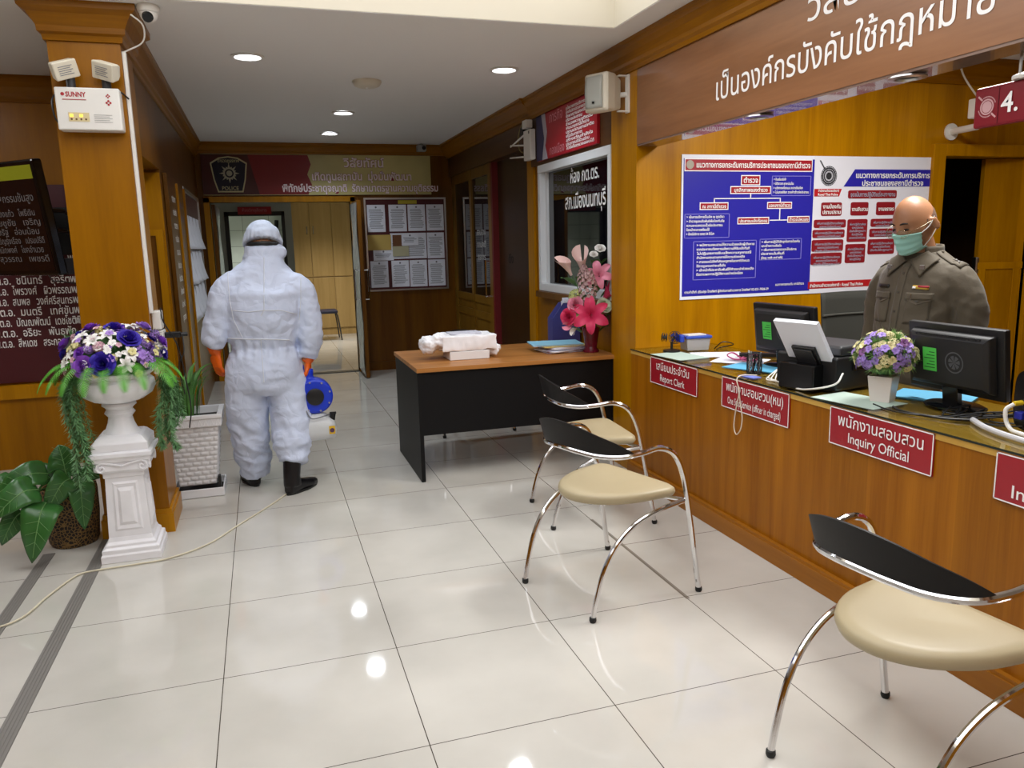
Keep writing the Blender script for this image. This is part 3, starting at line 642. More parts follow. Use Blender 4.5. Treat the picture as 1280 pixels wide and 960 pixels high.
B().tube(cat([TVM @ V((.2, .06, -.25)), V((-1.0, 1.6, 1.30)), V((-1.02, 1.9, 1.28)), V((-.9, 2.1, 1.24))], 6), .004, 6).build('cable', BLK, tv, smooth=True)

# ------------------------------------------------------------------ right side: poster, router, speaker
rp = tag(B().box((XR-.052, 1.03, 2.09), (XR-.031, 2.21, 2.43)).build('red_poster', mat('poster_red', 'b01224', .3)), 'red poster of white writing above the window', 'poster')
boxes('trim_17', W_DKY, [((XR-.03, .80, 2.068), (XR-.001, 2.42, CEIL))])
xf = XR-.0525
def pl(u, v): return (xf, 2.21-u, 2.09+v)
def rpoly(name, pts, m_, lift=0.001): return B().prism(pts, (xf, 2.21, 2.09), -EY, EZ, lift).build(name, m_, rp)
rpoly('blue_cloth', [(.0, .0), (.17, .0), (.22, .16), (.20, .34), (.0, .34)], mat('cloth_navy', '1c1a52', .4))
rpoly('white_cloth', [(.12, .34), (.20, .34), (.24, .2), (.20, .1), (.25, 0), (.13, 0), (.18, .16)], mat('cloth_white', 'b8b4c0', .5), .002)
text([('ภารกิจ', pl(.30, .255), .10, .27), ('กองเมือง', pl(.30, .02), .09, .30)], mat('poster_pink', 'e89aa6', .4), rp, -EY, EZ, lift=.003)
rows = []
for k, s in enumerate(('นโยบายการบริหารราชการ', 'ป้องกันปราบปรามอาชญากรรม', 'รักษาความสงบเรียบร้อย', 'บริการประชาชน', 'อำนวยความยุติธรรม', 'พัฒนาสถานีตำรวจ', 'ปราบปรามยาเสพติด', 'แก้ไขปัญหาจราจร', 'สร้างขวัญกำลังใจ', 'ประชาชนมีส่วนร่วม', 'โปร่งใสตรวจสอบได้')): rows.append((s, pl(.64, .295-.0275*k), .028, (.48, .42, .5, .3)[k % 4]))
text(rows, WTXT, rp, -EY, EZ, lift=.003, bold=.03, split=True)
rt = thing('wireless_router', 'white wireless router with antennas on the right wall', 'router', (XR-.05, 2.30, 2.11))
B().box((XR-.10, 2.235, 2.115), (XR-.052, 2.40, 2.35)).build('body', WHITE, rt, bevel=.006)
B().box((XR-.102, 2.25, 2.315), (XR-.0995, 2.27, 2.335)).build('indicator', BLK, rt)
B().box((XR-.11, 2.30, 2.365), (XR-.052, 2.40, 2.43)).build('power_unit', WHITE, rt, bevel=.006)
for a, b_ in (((XR-.08, 2.40, 2.33), (XR-.12, 2.68, 2.26)), ((XR-.08, 2.40, 2.24), (XR-.12, 2.68, 2.27)), ((XR-.08, 2.40, 2.15), (XR-.12, 2.70, 2.17))):
    B().tube([a, b_], [.008, .006], 8).build('antenna', WHITE, rt, smooth=True)
bb = B(); bb.tube(cat([(XR-.07, 2.42, 2.40), (XR-.06, 2.56, 2.42), (XR-.06, 2.66, 2.32), (XR-.07, 2.58, 2.22), (XR-.06, 2.45, 2.18)], 6), .005, 6); bb.build('cable', mat('dull_yellow_cable', '9a8a58', .6), rt, smooth=True)
bb = B(); bb.cbox((XR-.05, 2.52, 2.36), (.05, .08, .08)); bb.build('plug', BLK, rt, bevel=.006)
spk = thing('wall_speaker', 'white loudspeaker on a bracket above the right pillar', 'loudspeaker', (2.30, .60, 2.3))
SM = Matrix.Translation((2.268, .61, 2.318)) @ Matrix.Rotation(math.radians(28), 4, 'Z')
bb = B(); R = []
for x, s, hz in ((-.105, .070, .098), (-.085, .086, .108), (-.02, .085, .107), (.075, .06, .085)):
    R.append([SM @ V((x, a*s, c_*hz)) for a, c_ in ((-1, -1), (1, -1), (1, 1), (-1, 1))])
bb.rings(R); bb.build('cabinet', CREAM, spk, bevel=.012)
bb = B(); bb.grid(lambda u, v: SM @ V((-.108-.010*math.sin(PI*v), -.062+.124*u, -.09+.18*v)), 6, 10); bb.build('grille', mat('grille_grey', 'b4b6ae', .7, bump=.4, bscale=400), spk, smooth=True, solid=.003)
B().cbox((-.1195, 0, -.06), (.003, .016, .012), SM).build('badge', BLK, spk)
bb = B(); bb.box((BX-.012, .53, 2.205), (BX-.001, .57, 2.42)); bb.box((BX-.07, .535, 2.21), (BX-.002, .565, 2.216)); bb.box((BX-.07, .535, 2.41), (BX-.002, .565, 2.416)); bb.tube([SM @ V((.07, 0, 0)), V((BX-.005, .55, 2.31))], .015, 8); bb.build('bracket', WHITE, spk)

# ------------------------------------------------------------------ lettering on the bulkhead
bl = text([('เป็นองค์กรบังคับใช้กฎหมาย', (BX, -.405, 2.112), .150, 1.52), ('วิสัยทัศน์', (BX, -1.05, 2.30), .150, .66)], WTXT, None, -EY, EZ, 'bulkhead_lettering', bold=.004, res=4, lift=.001)
tag(bl, 'white lettering along the wooden bulkhead over the counter', 'lettering')

# ------------------------------------------------------------------ posters on the counter room wall
yp = YP-.006
def W(px_, py_): p = at(px_, py_, 1, YP); return p.x, p.z
pxa = at(852, 190, 1, YP).x; pxb = at(1018, 194, 1, YP).x; pxc = at(1165.5, 197, 1, YP).x
PZ0, PZ1 = 1.085, 1.957
pa = tag(B().box((pxa, yp, PZ0), (pxb, YP-.001, PZ1)).build('blue_poster', PAPER), 'blue chart poster with red boxes on the orange counter wall', 'poster')
def rect(name, x0, z0, x1, z1, m_, par, lift): return B().box((x0, yp-lift, z0), (x1, yp, z1)).build(name, m_, par)
sc_x = (pxb-pxa)/166.; 
def PX(px_): return pxa+(px_-852)*sc_x          # poster column from its place across the sheet
def PZ(py_): return PZ1-(py_-191)*(PZ1-PZ0)/184.
CRIM = mat('poster_crimson', 'a01826', .4)
rect('blue_field', pxa+.012, PZ0+.02, pxb, PZ1-.022, BLUE, pa, .001)
bb = B(); rd = B()
def rbox(px0, py0, px1, py1, par_b=None):
    for b2, g_, l in ((bb, .006, .002), (rd, 0, .003)): b2.box((PX(px0)-g_, yp-l, PZ(py1)-g_), (PX(px1)+g_, yp-.0005, PZ(py0)+g_))
for r_ in ((856, 197, 1014, 210.5), (925, 217.5, 947, 228), (912, 231.5, 961, 239), (875, 252, 908, 259), (959, 252, 989, 258.5), (922, 271.5, 960, 278), (986, 271, 1013, 277)): rbox(*r_)
for x0, y0, x1, y1 in ((936, 240, 937.2, 246), (891, 245.4, 975, 246.6), (891, 246, 892.2, 252), (974, 246, 975.2, 274), (962, 274, 985, 275.2)): bb.box((PX(x0), yp-.0022, PZ(y1)), (PX(x1), yp-.0005, PZ(y0)))
bb.build('white_outline', WTXT, pa); rd.build('red_box', CRIM, pa)
for x0, y0, x1, y1 in ((963, 217, 1014, 243), (856, 265, 911, 296), (867, 300, 946, 350), (950, 299, 1005, 327)):
    fr = B()
    for a in ((x0, y0, x1, y0+.7), (x0, y1-.7, x1, y1), (x0, y0, x0+.7, y1), (x1-.7, y0, x1, y1)): fr.box((PX(a[0]), yp-.0022, PZ(a[3])), (PX(a[2]), yp-.0005, PZ(a[1])))
    fr.build('thin_frame', mat('poster_lilac', '8c88d8', .5), pa)
B().disc((PX(861.5), yp-.003, PZ(203.5)), (0, -1, 0), .026, .001).build('seal', mat('seal_grey', 'a8a090', .5), pa)
k_ = (PZ1-PZ0)/184.
def tr_(s, px_, py_, h, w_, al='L'): return (s, (PX(px_), yp-.0035, PZ(py_)), h*k_, w_*sc_x, al)
T1 = [tr_('แนวทางการยกระดับการบริการประชาชนของสถานีตำรวจ', 869, 207, 9.5, 143), tr_('ตำรวจ', 936, 226, 9, 18, 'C'), tr_('บุคลิกภาพของตำรวจ', 936.5, 237.5, 6.5, 42, 'C'), tr_('ณ สถานีตำรวจ', 891.5, 258, 6, 29, 'C'), tr_('นอกสถานีตำรวจ', 974, 257.5, 6, 28, 'C'), tr_('ประชาชนแจ้ง/ร้องขอ', 941, 277, 5.5, 35, 'C'), tr_('ตำรวจไปพบเอง', 999.5, 276, 5.5, 25, 'C')]
for k, (s, w_) in enumerate((('ยิ้มแย้มแจ่มใส', 16), ('มีกิริยาวาจา สุภาพ อ่อนโยน', 26), ('แต่งกายเครื่องแบบ สะอาดเรียบร้อย', 38), ('ไม่แสดงกิริยา วาจาก้าวร้าวต่อประชาชน', 46))): T1.append(tr_('> '+s, 965, 223+5.6*k, 4.4, w_))
for k, (s, w_) in enumerate((('> เน้นการบริการเป็นเลิศ ณ จุดเดียว', 46), ('> ตำรวจชุมชนสัมพันธ์เพื่อป้องกันภัย', 46), ('ความสะดวกรวดเร็วต่อประชาชน', 44), ('ห้องน้ำสะอาดพร้อมใช้', 28), ('> ต้องมีบริการ ตลอด 24 ชั่วโมง', 34))): T1.append(tr_(s, 858, 270.5+5.4*k, 4.4, w_))
for k, (s, w_) in enumerate((('> พนักงานสอบสวนให้ความช่วยเหลือผู้เสียหาย', 72), ('หากประชาชนต้องการแจ้งความให้รับแจ้งทันที', 66), ('ไม่ปฏิเสธการรับแจ้งความทุกกรณี', 68), ('สำนักงานสอบสวนกลางให้ความช่วยเหลือ', 60), ('> สายตรวจไปถึงที่เกิดเหตุภายในเวลาที่กำหนด', 66), ('ให้การดูแลจนกว่าจะเสร็จสิ้น', 36), ('> เจ้าหน้าที่ประชาสัมพันธ์ให้คำแนะนำช่วยเหลือ', 72), ('ติดตามผลการปฏิบัติงานอย่างต่อเนื่อง', 58))): T1.append(tr_(s, 871, 306.5+5.4*k, 4.4, w_))
for k, (s, w_) in enumerate((('> เพิ่มการปฏิบัติเชิงรุกในการป้องกัน', 50), ('และสร้างความเชื่อมั่น', 26), ('> เพิ่มการตรวจตราและให้บริการ', 46), ('ประชาชนในพื้นที่', 30), ('(Stop walk and talk)', 28))): T1.append(tr_(s, 952, 304.5+5.2*k, 4.4, w_))
T1.append(tr_('ตามคำสั่งที่ ปรับปรุง โทรศัพท์ ผู้บังคับการอำนวยการ โทรศัพท์ 02-021-7028-29', 857, 367, 4.4, 106)); T1.append(tr_('แนวทางการยกระดับ สถานีตำรวจ', 972, 362, 4.4, 38))
text(T1, WTXT, pa, EX, EZ, bold=.02, lift=.0012, split=True)

pb = tag(B().box((pxb+.001, yp, PZ0), (pxc, YP-.001, PZ1)).build('white_poster', mat('poster_white', 'e6e6ee', .4)), 'white chart poster with maroon panels behind the officer', 'poster')
sx2 = (pxc-pxb)/147.5
def PX(px_): return pxb+(px_-1018)*sx2
def tr_(s, px_, py_, h, w_, al='L'): return (s, (PX(px_), yp-.0035, PZ(py_)), h*k_, w_*sx2, al)
B().prism([(PX(1054)-0, PZ(231)), (PX(1164), PZ(231)), (PX(1164), PZ(208)), (PX(1067), PZ(208))], (0, yp-.0005, 0), EX, EZ, .0015).build('blue_title', BLUE, pb)
RDB = mat('poster_scarlet', 'b81c22', .4)
B().prism([(PX(1019), PZ(244)), (PX(1049), PZ(244)), (PX(1052), PZ(234)), (PX(1019), PZ(234))], (0, yp-.0005, 0), EX, EZ, .0015).build('red_tab', RDB, pb)
rect('red_footer', PX(1010)+.04, PZ(368.5), PX(1160), PZ(359), RDB, pb, .0015)
def rr(bq, px0, py0, px1, py1, r_=2.2):
    pts = []
    for cx_, cy_, a0 in ((px1-r_, py0+r_, 0), (px0+r_, py0+r_, 90), (px0+r_, py1-r_, 180), (px1-r_, py1-r_, 270)):
        for q in range(4): a = math.radians(a0+30*q); pts.append((PX(cx_+r_*math.cos(a)), PZ(cy_-r_*math.sin(a))))
    bq.prism(pts, (0, yp-.0005, 0), EX, EZ, .0018)
mr = B()
for r_ in ((1060, 236, 1121, 247), (1028, 252, 1053, 270), (1064, 252, 1086, 270), (1096, 252, 1120, 270), (1127, 252, 1152, 270),
           (1020, 275, 1059, 286), (1019, 288.5, 1058, 299.5), (1018.6, 302, 1057, 318), (1018.2, 320, 1056, 336), (1061, 275, 1086, 306), (1060, 309, 1085, 335), (1090, 275, 1124, 286), (1089, 288.5, 1124, 300), (1088, 303, 1122, 324), (1127, 275, 1156, 300), (1127, 303, 1156, 335)): rr(mr, *r_)
mr.build('maroon_panel', mat('poster_maroon', '8c1a24', .4), pb)
text([tr_('แนวทางการยกระดับการบริการ', 1068, 219.5, 10, 94), tr_('ประชาชนของสถานีตำรวจ', 1076, 230, 10, 78), tr_('สำนักงานตำรวจแห่งชาติ', 1023, 238, 4.2, 25), tr_('Royal Thai Police', 1023, 243, 4.4, 24), tr_('งานป้องกัน', 1040.5, 260, 7, 22, 'C'), tr_('ปราบปราม', 1040.5, 267.5, 7, 22, 'C'), tr_('งานสืบสวน', 1075, 264, 7, 20, 'C'), tr_('งานจราจร', 1108, 264, 7, 20, 'C'), tr_('สำนักงานตำรวจแห่งชาติ : Royal Thai Police', 1018, 366.5, 6, 66)], WTXT, pb, EX, EZ, bold=.025, lift=.0022, split=True)
rows = [tr_('จุดเน้นการปฏิบัติแต่ละสายงาน', 1090.5, 244.5, 8, 56, 'C')]
for x, y_, n_, w_ in ((1039.5, 280, 2, 32), (1038.5, 293, 2, 34), (1038, 308, 3, 32), (1037, 326, 3, 32), (1073.5, 282, 5, 20), (1072.5, 316, 4, 20), (1107, 280, 2, 28), (1106, 293, 2, 28), (1105, 309, 3, 28), (1141.5, 282, 4, 24), (1141.5, 310, 4, 24)):
    for q in range(n_): rows.append(tr_(('เพิ่มการปฏิบัติงานเชิงรุก', 'ออกตรวจป้องกันเหตุ', 'บังคับใช้กฎหมาย')[q % 3], x, y_+4.6*q+1.5, 4.2, w_-6*(q % 2), 'C'))
text(rows, mat('poster_slate', 'a8b0c4', .5), pb, EX, EZ, 'panel_lettering', bold=.01, lift=.0022, split=True)
bb = B(); c0 = V((PX(1035.5), yp-.0005, PZ(217))); n_ = V((0, -1, 0))
def ring(bq, c_, r0, r1, n=40):
    for k in range(n):
        a, b_ = 2*PI*k/n, 2*PI*(k+1)/n
        bq.poly([c_+V((math.cos(q)*r, -.0015, math.sin(q)*r)) for q, r in ((a, r0), (b_, r0), (b_, r1), (a, r1))])
for r0, r1 in ((.058, .062), (.044, .054), (.032, .04), (.0, .022)): ring(bb, c0, r0, r1)
for k in range(24):
    a = 2*PI*k/24; bb.poly([c0+V((math.cos(a+q)*r, -.0016, math.sin(a+q)*r)) for q, r in ((-.03, .02), (.03, .02), (.03, .06), (-.03, .06))])
bb.poly([c0+V((-.075, -.0017, .095)), c0+V((-.068, -.0017, .098)), c0+V((-.03, -.0017, .045)), c0+V((-.038, -.0017, .042))])
bb.build('seal', mat('seal_ink', '2c2c30', .5), pb)
# small red seal panel at the blue poster corner is the seal part above

# ------------------------------------------------------------------ door behind the officer
dd = struct(thing('door_6', None, None, (5.1, YP, 0)))
bb = B()
for lo, hi in (((4.575, YP-.03, 0), (4.68, YP+.13, 2.045)), ((5.5, YP-.03, 0), (5.6, YP+.13, 2.045)), ((4.68, YP-.03, 1.965), (5.5, YP+.13, 2.045))): bb.box(lo, hi)
bb.build('door_frame', W_TRIM, dd, bevel=.006)
LM = Matrix.Translation((5.49, YP+.03, 0)) @ Matrix.Rotation(math.radians(167), 4, 'Z')
B().box((0, -.02, .01), (.34, .02, 1.96), LM).build('door_leaf', W_OR, dd)
bb = B()
for z in (1.19, .06): bb.box((.0, .02, z), (.34, .032, z+.05), LM)
for x in (.02, .28): bb.box((x, .02, .06), (x+.05, .032, 1.2), LM)
bb.build('moulding', W_TRIM, dd, bevel=.004)
B().cbox((.34, 0, 1.22), (.03, .05, .12), LM).build('latch', STEEL, dd, bevel=.01)
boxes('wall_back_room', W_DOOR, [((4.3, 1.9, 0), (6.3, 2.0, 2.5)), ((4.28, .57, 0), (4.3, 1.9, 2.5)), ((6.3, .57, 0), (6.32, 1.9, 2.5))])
struct(B().box((4.28, .57, 2.3), (6.32, 2, 2.35)).build('ceiling_back_room', CEILM))
ck = thing('coat_hook', 'bright hooks on the dark wall in the doorway behind the officer', 'hooks', (5.3, 1.88, 1.75))
for x in (5.26, 5.62): B().tube(cat([(x, 1.9, 1.78), (x, 1.86, 1.76), (x, 1.85, 1.73), (x, 1.86, 1.71)], 4), .008, 6).build('hook', STEEL, ck, smooth=True)

# ------------------------------------------------------------------ number sign, wall camera
ns = thing('number_sign', 'red hanging counter sign with a number and round crest', 'sign', (2.506, -1.86, 1.9))
sy0 = at(1219, 130, 0, 2.50).y; sz1 = at(1219, 112, 0, 2.50).z; sz0 = at(1217, 162, 0, 2.50).z
B().box((2.495, sy0-.62, sz0), (2.517, sy0, sz1)).build('panel', mat('sign_dark_red', '7a0a1c', .3), ns, bevel=.008)
B().box((2.4935, sy0-.0925, sz0+.006), (2.4945, sy0-.091, sz1-.006)).build('joint', mat('sign_seam', '50060f', .4), ns)
bb = B()
for r0, r1 in ((.0, .018), (.020, .025)):
    for k in range(28):
        a, b_ = 2*PI*k/28, 2*PI*(k+1)/28
        bb.poly([V((2.4945, sy0-.05-math.cos(q)*r, (sz0+sz1)/2+math.sin(q)*r)) for q, r in ((a, r0), (b_, r0), (b_, r1), (a, r1))])
for a0 in (.3, 3.4):
    for k in range(14):
        a, b_ = a0+.13*k, a0+.13*k+.09
        bb.poly([V((2.4945, sy0-.05-math.cos(q)*r, (sz0+sz1)/2+math.sin(q)*r)) for q, r in ((a, .029), (b_, .029), (b_, .033), (a, .033))])
for s_ in (1, -1): bb.poly([V((2.4944, sy0-.05-s_*p[0], (sz0+sz1)/2+s_*p[1])) for p in ((-.020, .02), (-.036, .034), (-.032, .038), (-.016, .024))])
bb.build('crest', mat('crest_pale_pink', 'c49a9c', .5), ns)
text([('4.', (2.494, sy0-.103, sz0+.036), .086)], WTXT, ns, -EY, EZ, bold=.015)
bb = B()
for d_ in (-.012, .012): bb.tube([(2.506, sy0-.16+d_, sz1), (2.506, sy0-.16+d_, 2.0)], .005, 8)
bb.build('hanging_rod', STEEL, ns); B().lathe([(.001, 0), (.03, .002), (.03, .012), (.01, .02)], 16, (2.506, sy0-.16, sz1)).build('rod_base', WHITE, ns, smooth=True)
wc = thing('wall_camera', 'white camera on an arm fixed to the counter room wall', 'security camera', (4.73, YP, 2.12))
c0 = at(1188, 165, 1, YP); 
B().disc(c0+V((0, -.001, 0)), (0, -1, 0), .055, .012, 20).build('wall_plate', WHITE, wc, smooth=True)
c1 = at(1222, 158, 1, YP-.25)
B().tube([c0+V((0, -.01, 0)), c1], .022, 10).build('arm', WHITE, wc, smooth=True)
bb = B(); bb.cbox(c1+V((0, -.04, .11)), (.10, .16, .12)); bb.tube([c1, c1+V((0, -.02, .07))], .02, 8); bb.build('body', WHITE, wc, bevel=.01)
B().disc(c1+V((-.03, -.12, .06)), (-.5, -.8, -.2), .04, .03).build('lens', BLKG, wc)
B().tube(cat([c1+V((0, 0, .16)), c1+V((-.08, .05, .3)), c1+V((-.08, .1, .4)), c1+V((-.03, .2, .52))], 6), .006, 6).build('cable', mat('off_white_cable', 'cfc9bc', .5), wc, smooth=True)
# ------------------------------------------------------------------ counter
CX, CT, CB = 2.36, .802, 2.93
ct = thing('counter', 'long wooden service counter with a glass covered top', 'counter', (2.65, -1.6, 0))
B().box((CX, -4.6, .0), (CX+.02, YP-.002, .772)).build('front_panel', W_CNT, ct)
B().box((CX+.02, -4.6, .0), (CB-.06, -4.58, .772)).build('side_panel', W_CNT, ct)
B().box((CB-.1, -4.58, .1), (CB-.08, YP-.002, .772)).build('back_panel', W_CNT, ct)
bb = B(); bb.box((CX-.028, -4.6, .001), (CX, YP-.004, .083)); bb.box((CX-.022, -4.6, .083), (CX, YP-.004, .096))
bb.build('plinth', wood('plinth_veneer', '84500e', 'a0651a', 'y'), ct)
B().box((CX-.004, -4.6, .772), (CB, YP-.002, CT-.008)).build('worktop', wood('worktop_veneer', 'b88a38', 'd4ac58', 'y', rough=.3), ct)
bb = B()
for a, b_ in ((-.71, YP-.004), (-2.6, -.715), (-4.6, -2.605)): bb.box((CX-.006, a, CT-.0075), (CB, b_, CT))
bb.build('glass_top', thin('counter_glass', 'eef0e2'), ct)
bb = B(); bb.box((CX-.0085, -4.6, CT-.0075), (CX-.0062, YP-.004, CT-.0005)); bb.build('glass_edge', mat('dark_glass_edge', '14201a', .2), ct)

def csign(p0, p1, lab, rows, ln=None):
    y0, y1 = p0, p1; z0, z1 = .640, .790
    o = tag(B().box((CX-.008, y1, z0), (CX-.001, y0, z1)).build('counter_sign', mat('counter_sign_red', '9c1c28', .3), bevel=0), lab, 'sign', 'red signs along the counter front')
    bb = B(); x = CX-.0085
    for a in ((y1, z0, y0, z0+.004), (y1, z1-.004, y0, z1), (y1, z0, y1+.004, z1), (y0-.004, z0, y0, z1)): bb.box((x-.001, a[0], a[1]), (x, a[2], a[3]))
    bb.build('white_border', WTXT, o)
    text([(s, (CX-.0085, y0-u, z), h, w_, al) for s, u, z, h, w_, al in rows], WTXT, o, -EY, EZ, bold=.004, res=3)
    return o
csign(.170, -.345, 'red counter sign reading Report Clerk, nearest the right pillar', [('เสมียนประจำวัน', .255, .726, .062, .36, 'C'), ('Report Clerk', .255, .664, .056, .27, 'C')])
csign(-.577, -1.095, 'red counter sign reading One Stop Service, crossed by a hanging white cord', [('พนักงานสอบสวน(หน)', .26, .726, .062, .44, 'C'), ('One Stop Service (officer in charged)', .26, .664, .050, .41, 'C')])
csign(-1.352, -1.860, 'red counter sign reading Inquiry Official', [('พนักงานสอบสวน', .258, .724, .064, .42, 'C'), ('Inquiry Official', .258, .665, .056, .30, 'C')])
csign(-2.098, -2.61, 'red counter sign cut off at the right edge, reading Inre', [('Inre', .062, .660, .058, .105, 'L')])

# ------------------------------------------------------------------ armchairs with tube frames
VINYL = mat('beige_vinyl', 'b3a584', .42, bump=.08, bscale=14)
BACK = mat('black_back_vinyl', '0e0a09', .5, spec=.3)
def make_chair(label):
    t = thing('tub_armchair', label, 'chair', (0, 0, 0), 'chrome armchairs in front of the counter')
    hp = [(.265, .285, .012), (.235, .283, .18), (.205, .279, .36), (.172, .274, .52), (.125, .268, .615), (.05, .262, .652), (-.04, .254, .645), (-.12, .228, .638), (-.185, .165, .640), (-.217, .085, .648), (-.227, 0, .652)]
    pts = hp + [(x, -y, z) for x, y, z in hp[-2::-1]]
    path = cat(pts, 5)
    fr = B().tube(path, .0115, 10).build('frame_tube', CHROME, t, smooth=True)
    def foot(p, par): B().lathe([(.010, .022), (.0135, .02), (.0145, .008), (.011, 0), (.004, 0)], 14, (p[0], p[1], 0)).build('foot_cap', RUBBER, par, smooth=True)
    foot(hp[0], fr); foot((hp[0][0], -hp[0][1]), fr)
    for s in (1, -1):
        lp = [(-.265, .225*s, .012), (-.248, .227*s, .09), (-.212, .232*s, .20), (-.15, .239*s, .295), (-.06, .248*s, .36), (.06, .258*s, .395), (.192, .268*s, .412)]
        lg = B().tube(cat(lp, 6), .0105, 10).build('leg', CHROME, t, smooth=True); foot(lp[0], lg)
    bb = B(); bb.tube(cat([(.192, .268, .412), (.17, .15, .404), (.165, 0, .402), (.17, -.15, .404), (.192, -.268, .412)], 6), .009, 8)
    for s in (1, -1): bb.tube([(.17, .14*s, .404), (-.10, .10*s, .412)], .008, 8)
    bb.tube([(-.10, .10, .412), (-.10, -.10, .412)], .008, 8)
    bb.build('seat_support', CHROME, t, smooth=True)
    # cushion: round at the back, straight at the front
    oc_ = [(.195, .0), (.195, .12), (.190, .205), (.160, .236), (.08, .230), (-.03, .206), (-.13, .150), (-.190, .075)]
    oc_ = cat([(x, y, 0) for x, y in oc_]+[(-.207, 0, 0)]+[(x, -y, 0) for x, y in oc_[:0:-1]], 4, True)
    def outline(s): return [(q.x*s+.005*(1-s), q.y*s) for q in oc_]
    R = [[V((x, y, z+.012*(1-abs(y)/.23)*0)) for x, y in outline(s)] for s, z in ((.0, .420), (.90, .420), (.97, .426), (1.0, .440), (.985, .455), (.94, .463), (.80, .467), (.45, .465), (.0, .463))]
    R[0] = [V((.005, 0, .42))+(p-V((.005, 0, .42)))*.02 for p in R[1]]; R[-1] = [V((.005+(p.x-.005)*.02, p.y*.02, .462)) for p in R[-2]]
    B().rings(R).build('seat', VINYL, t, smooth=True, angle=1.5)
    # crescent back pad standing on the tube
    seg = [p for p in path if p.x < -.07 and abs(p.y) < .248]
    n = len(seg); inn, R = [], []
    for k, p in enumerate(seg):
        u = (k/(n-1))*2-1; h = .108*max(0, 1-abs(u)**2.2)+.002
        d = V((p.x+.02, p.y, 0)).normalized(); b0 = p+V((0, 0, .006)); top = b0+V((0, 0, h))+d*(.030*h/.108)
        R.append([b0+d*.006, top+d*.005, top-d*.004, b0-d*.006])
    B().rings(R).build('backrest', BACK, t, smooth=True, angle=.8)
    return t
def rot_place(t, x, y, deg): t.location = (x, y, 0); t.rotation_euler = (0, 0, math.radians(deg))
chB = make_chair('chrome armchair with a beige seat in the middle of the floor, between the other two')
chA = copy_tree(chB); chA['label'] = 'chrome armchair with a beige seat nearest the camera, at the lower right'
chC = copy_tree(chB); chC['label'] = 'chrome armchair with a beige seat closest to the black sided desk'
chD = copy_tree(chB); chD['label'] = 'chrome chair mostly hidden behind the black sided desk'
del chD['group']
rot_place(chB, 1.542, -.978, 17); rot_place(chA, 1.80, -2.367, 7); rot_place(chC, 1.845, -.09, -5); rot_place(chD, 1.745, 2.09, -88)

# ------------------------------------------------------------------ desk and what lies on it
dk = thing('desk', 'office desk with a brown top and black sides', 'desk', (1.75, 1.15, 0))
BKL = mat('black_laminate', '070709', .5, spec=.25)
DXa, DXb, DYa, DYb, DT = 1.085, 2.42, .76, 1.60, .72
B().box((DXa-.005, DYa-.01, DT-.027), (DXb, DYb, DT)).build('desk_top', W_DESK, dk, bevel=.002)
B().box((DXa, DYa, .002), (DXa+.025, DYb-.03, DT-.027)).build('side_panel', BKL, dk)
B().box((DXb-.03, DYa, .002), (DXb-.005, DYb-.03, DT-.027)).build('side_panel', BKL, dk)
B().box((DXa+.025, DYa+.012, .295), (DXb-.03, DYa+.032, DT-.027)).build('modesty_panel', BKL, dk)
wb = tag(B().box((1.345, .985, DT), (1.61, 1.19, DT+.055)).build('white_box', mat('white_foam', 'e4e3e4', .7), bevel=.004), 'low white box on the desk under a plastic wrapped parcel', 'box')
pk = thing('wrapped_parcel', 'parcel wrapped in crumpled white plastic on top of the white box', 'parcel', (1.48, 1.1, DT+.055))
bb = B(); bb.box((1.30, .985, DT+.058), (1.66, 1.23, DT+.155))
me = remesh(bb.mesh(), .010, 2, lambda c: .012*noise.noise(c*14)+.006*abs(noise.noise(c*33)))
PLAST = mat('white_plastic_film', 'f4f4f8', .35, trans=.0)
obj('wrapping', me, PLAST, pk, smooth=True, angle=.5)
bb = B(); bb.sphere((1.24, 1.09, DT+.105), (.075, .075, .05), 14, 10)
bb.sphere((1.29, 1.05, DT+.13), (.06, .05, .04), 14, 10); bb.sphere((1.215, 1.07, DT+.07), (.035, .04, .03), 10, 8)
me = remesh(bb.mesh(), .006, 1, lambda c: .016*noise.noise(c*24)+.010*abs(noise.noise(c*55)))
obj('bag_end', me, PLAST, pk, smooth=True, angle=.5)
bb = B(); bb.sphere((1.66, 1.05, DT+.05), (.045, .03, .038), 12, 8); me = remesh(bb.mesh(), .006, 1, lambda c: .014*noise.noise(c*30)+.01*abs(noise.noise(c*60)))
obj('bag_end', me, PLAST, pk, smooth=True, angle=.5)
B().box((1.37, 1.06, DT+.158), (1.58, 1.19, DT+.166)).build('parcel_label', mat('pale_lilac_card', 'c8c8d4', .6), pk, bevel=.001)
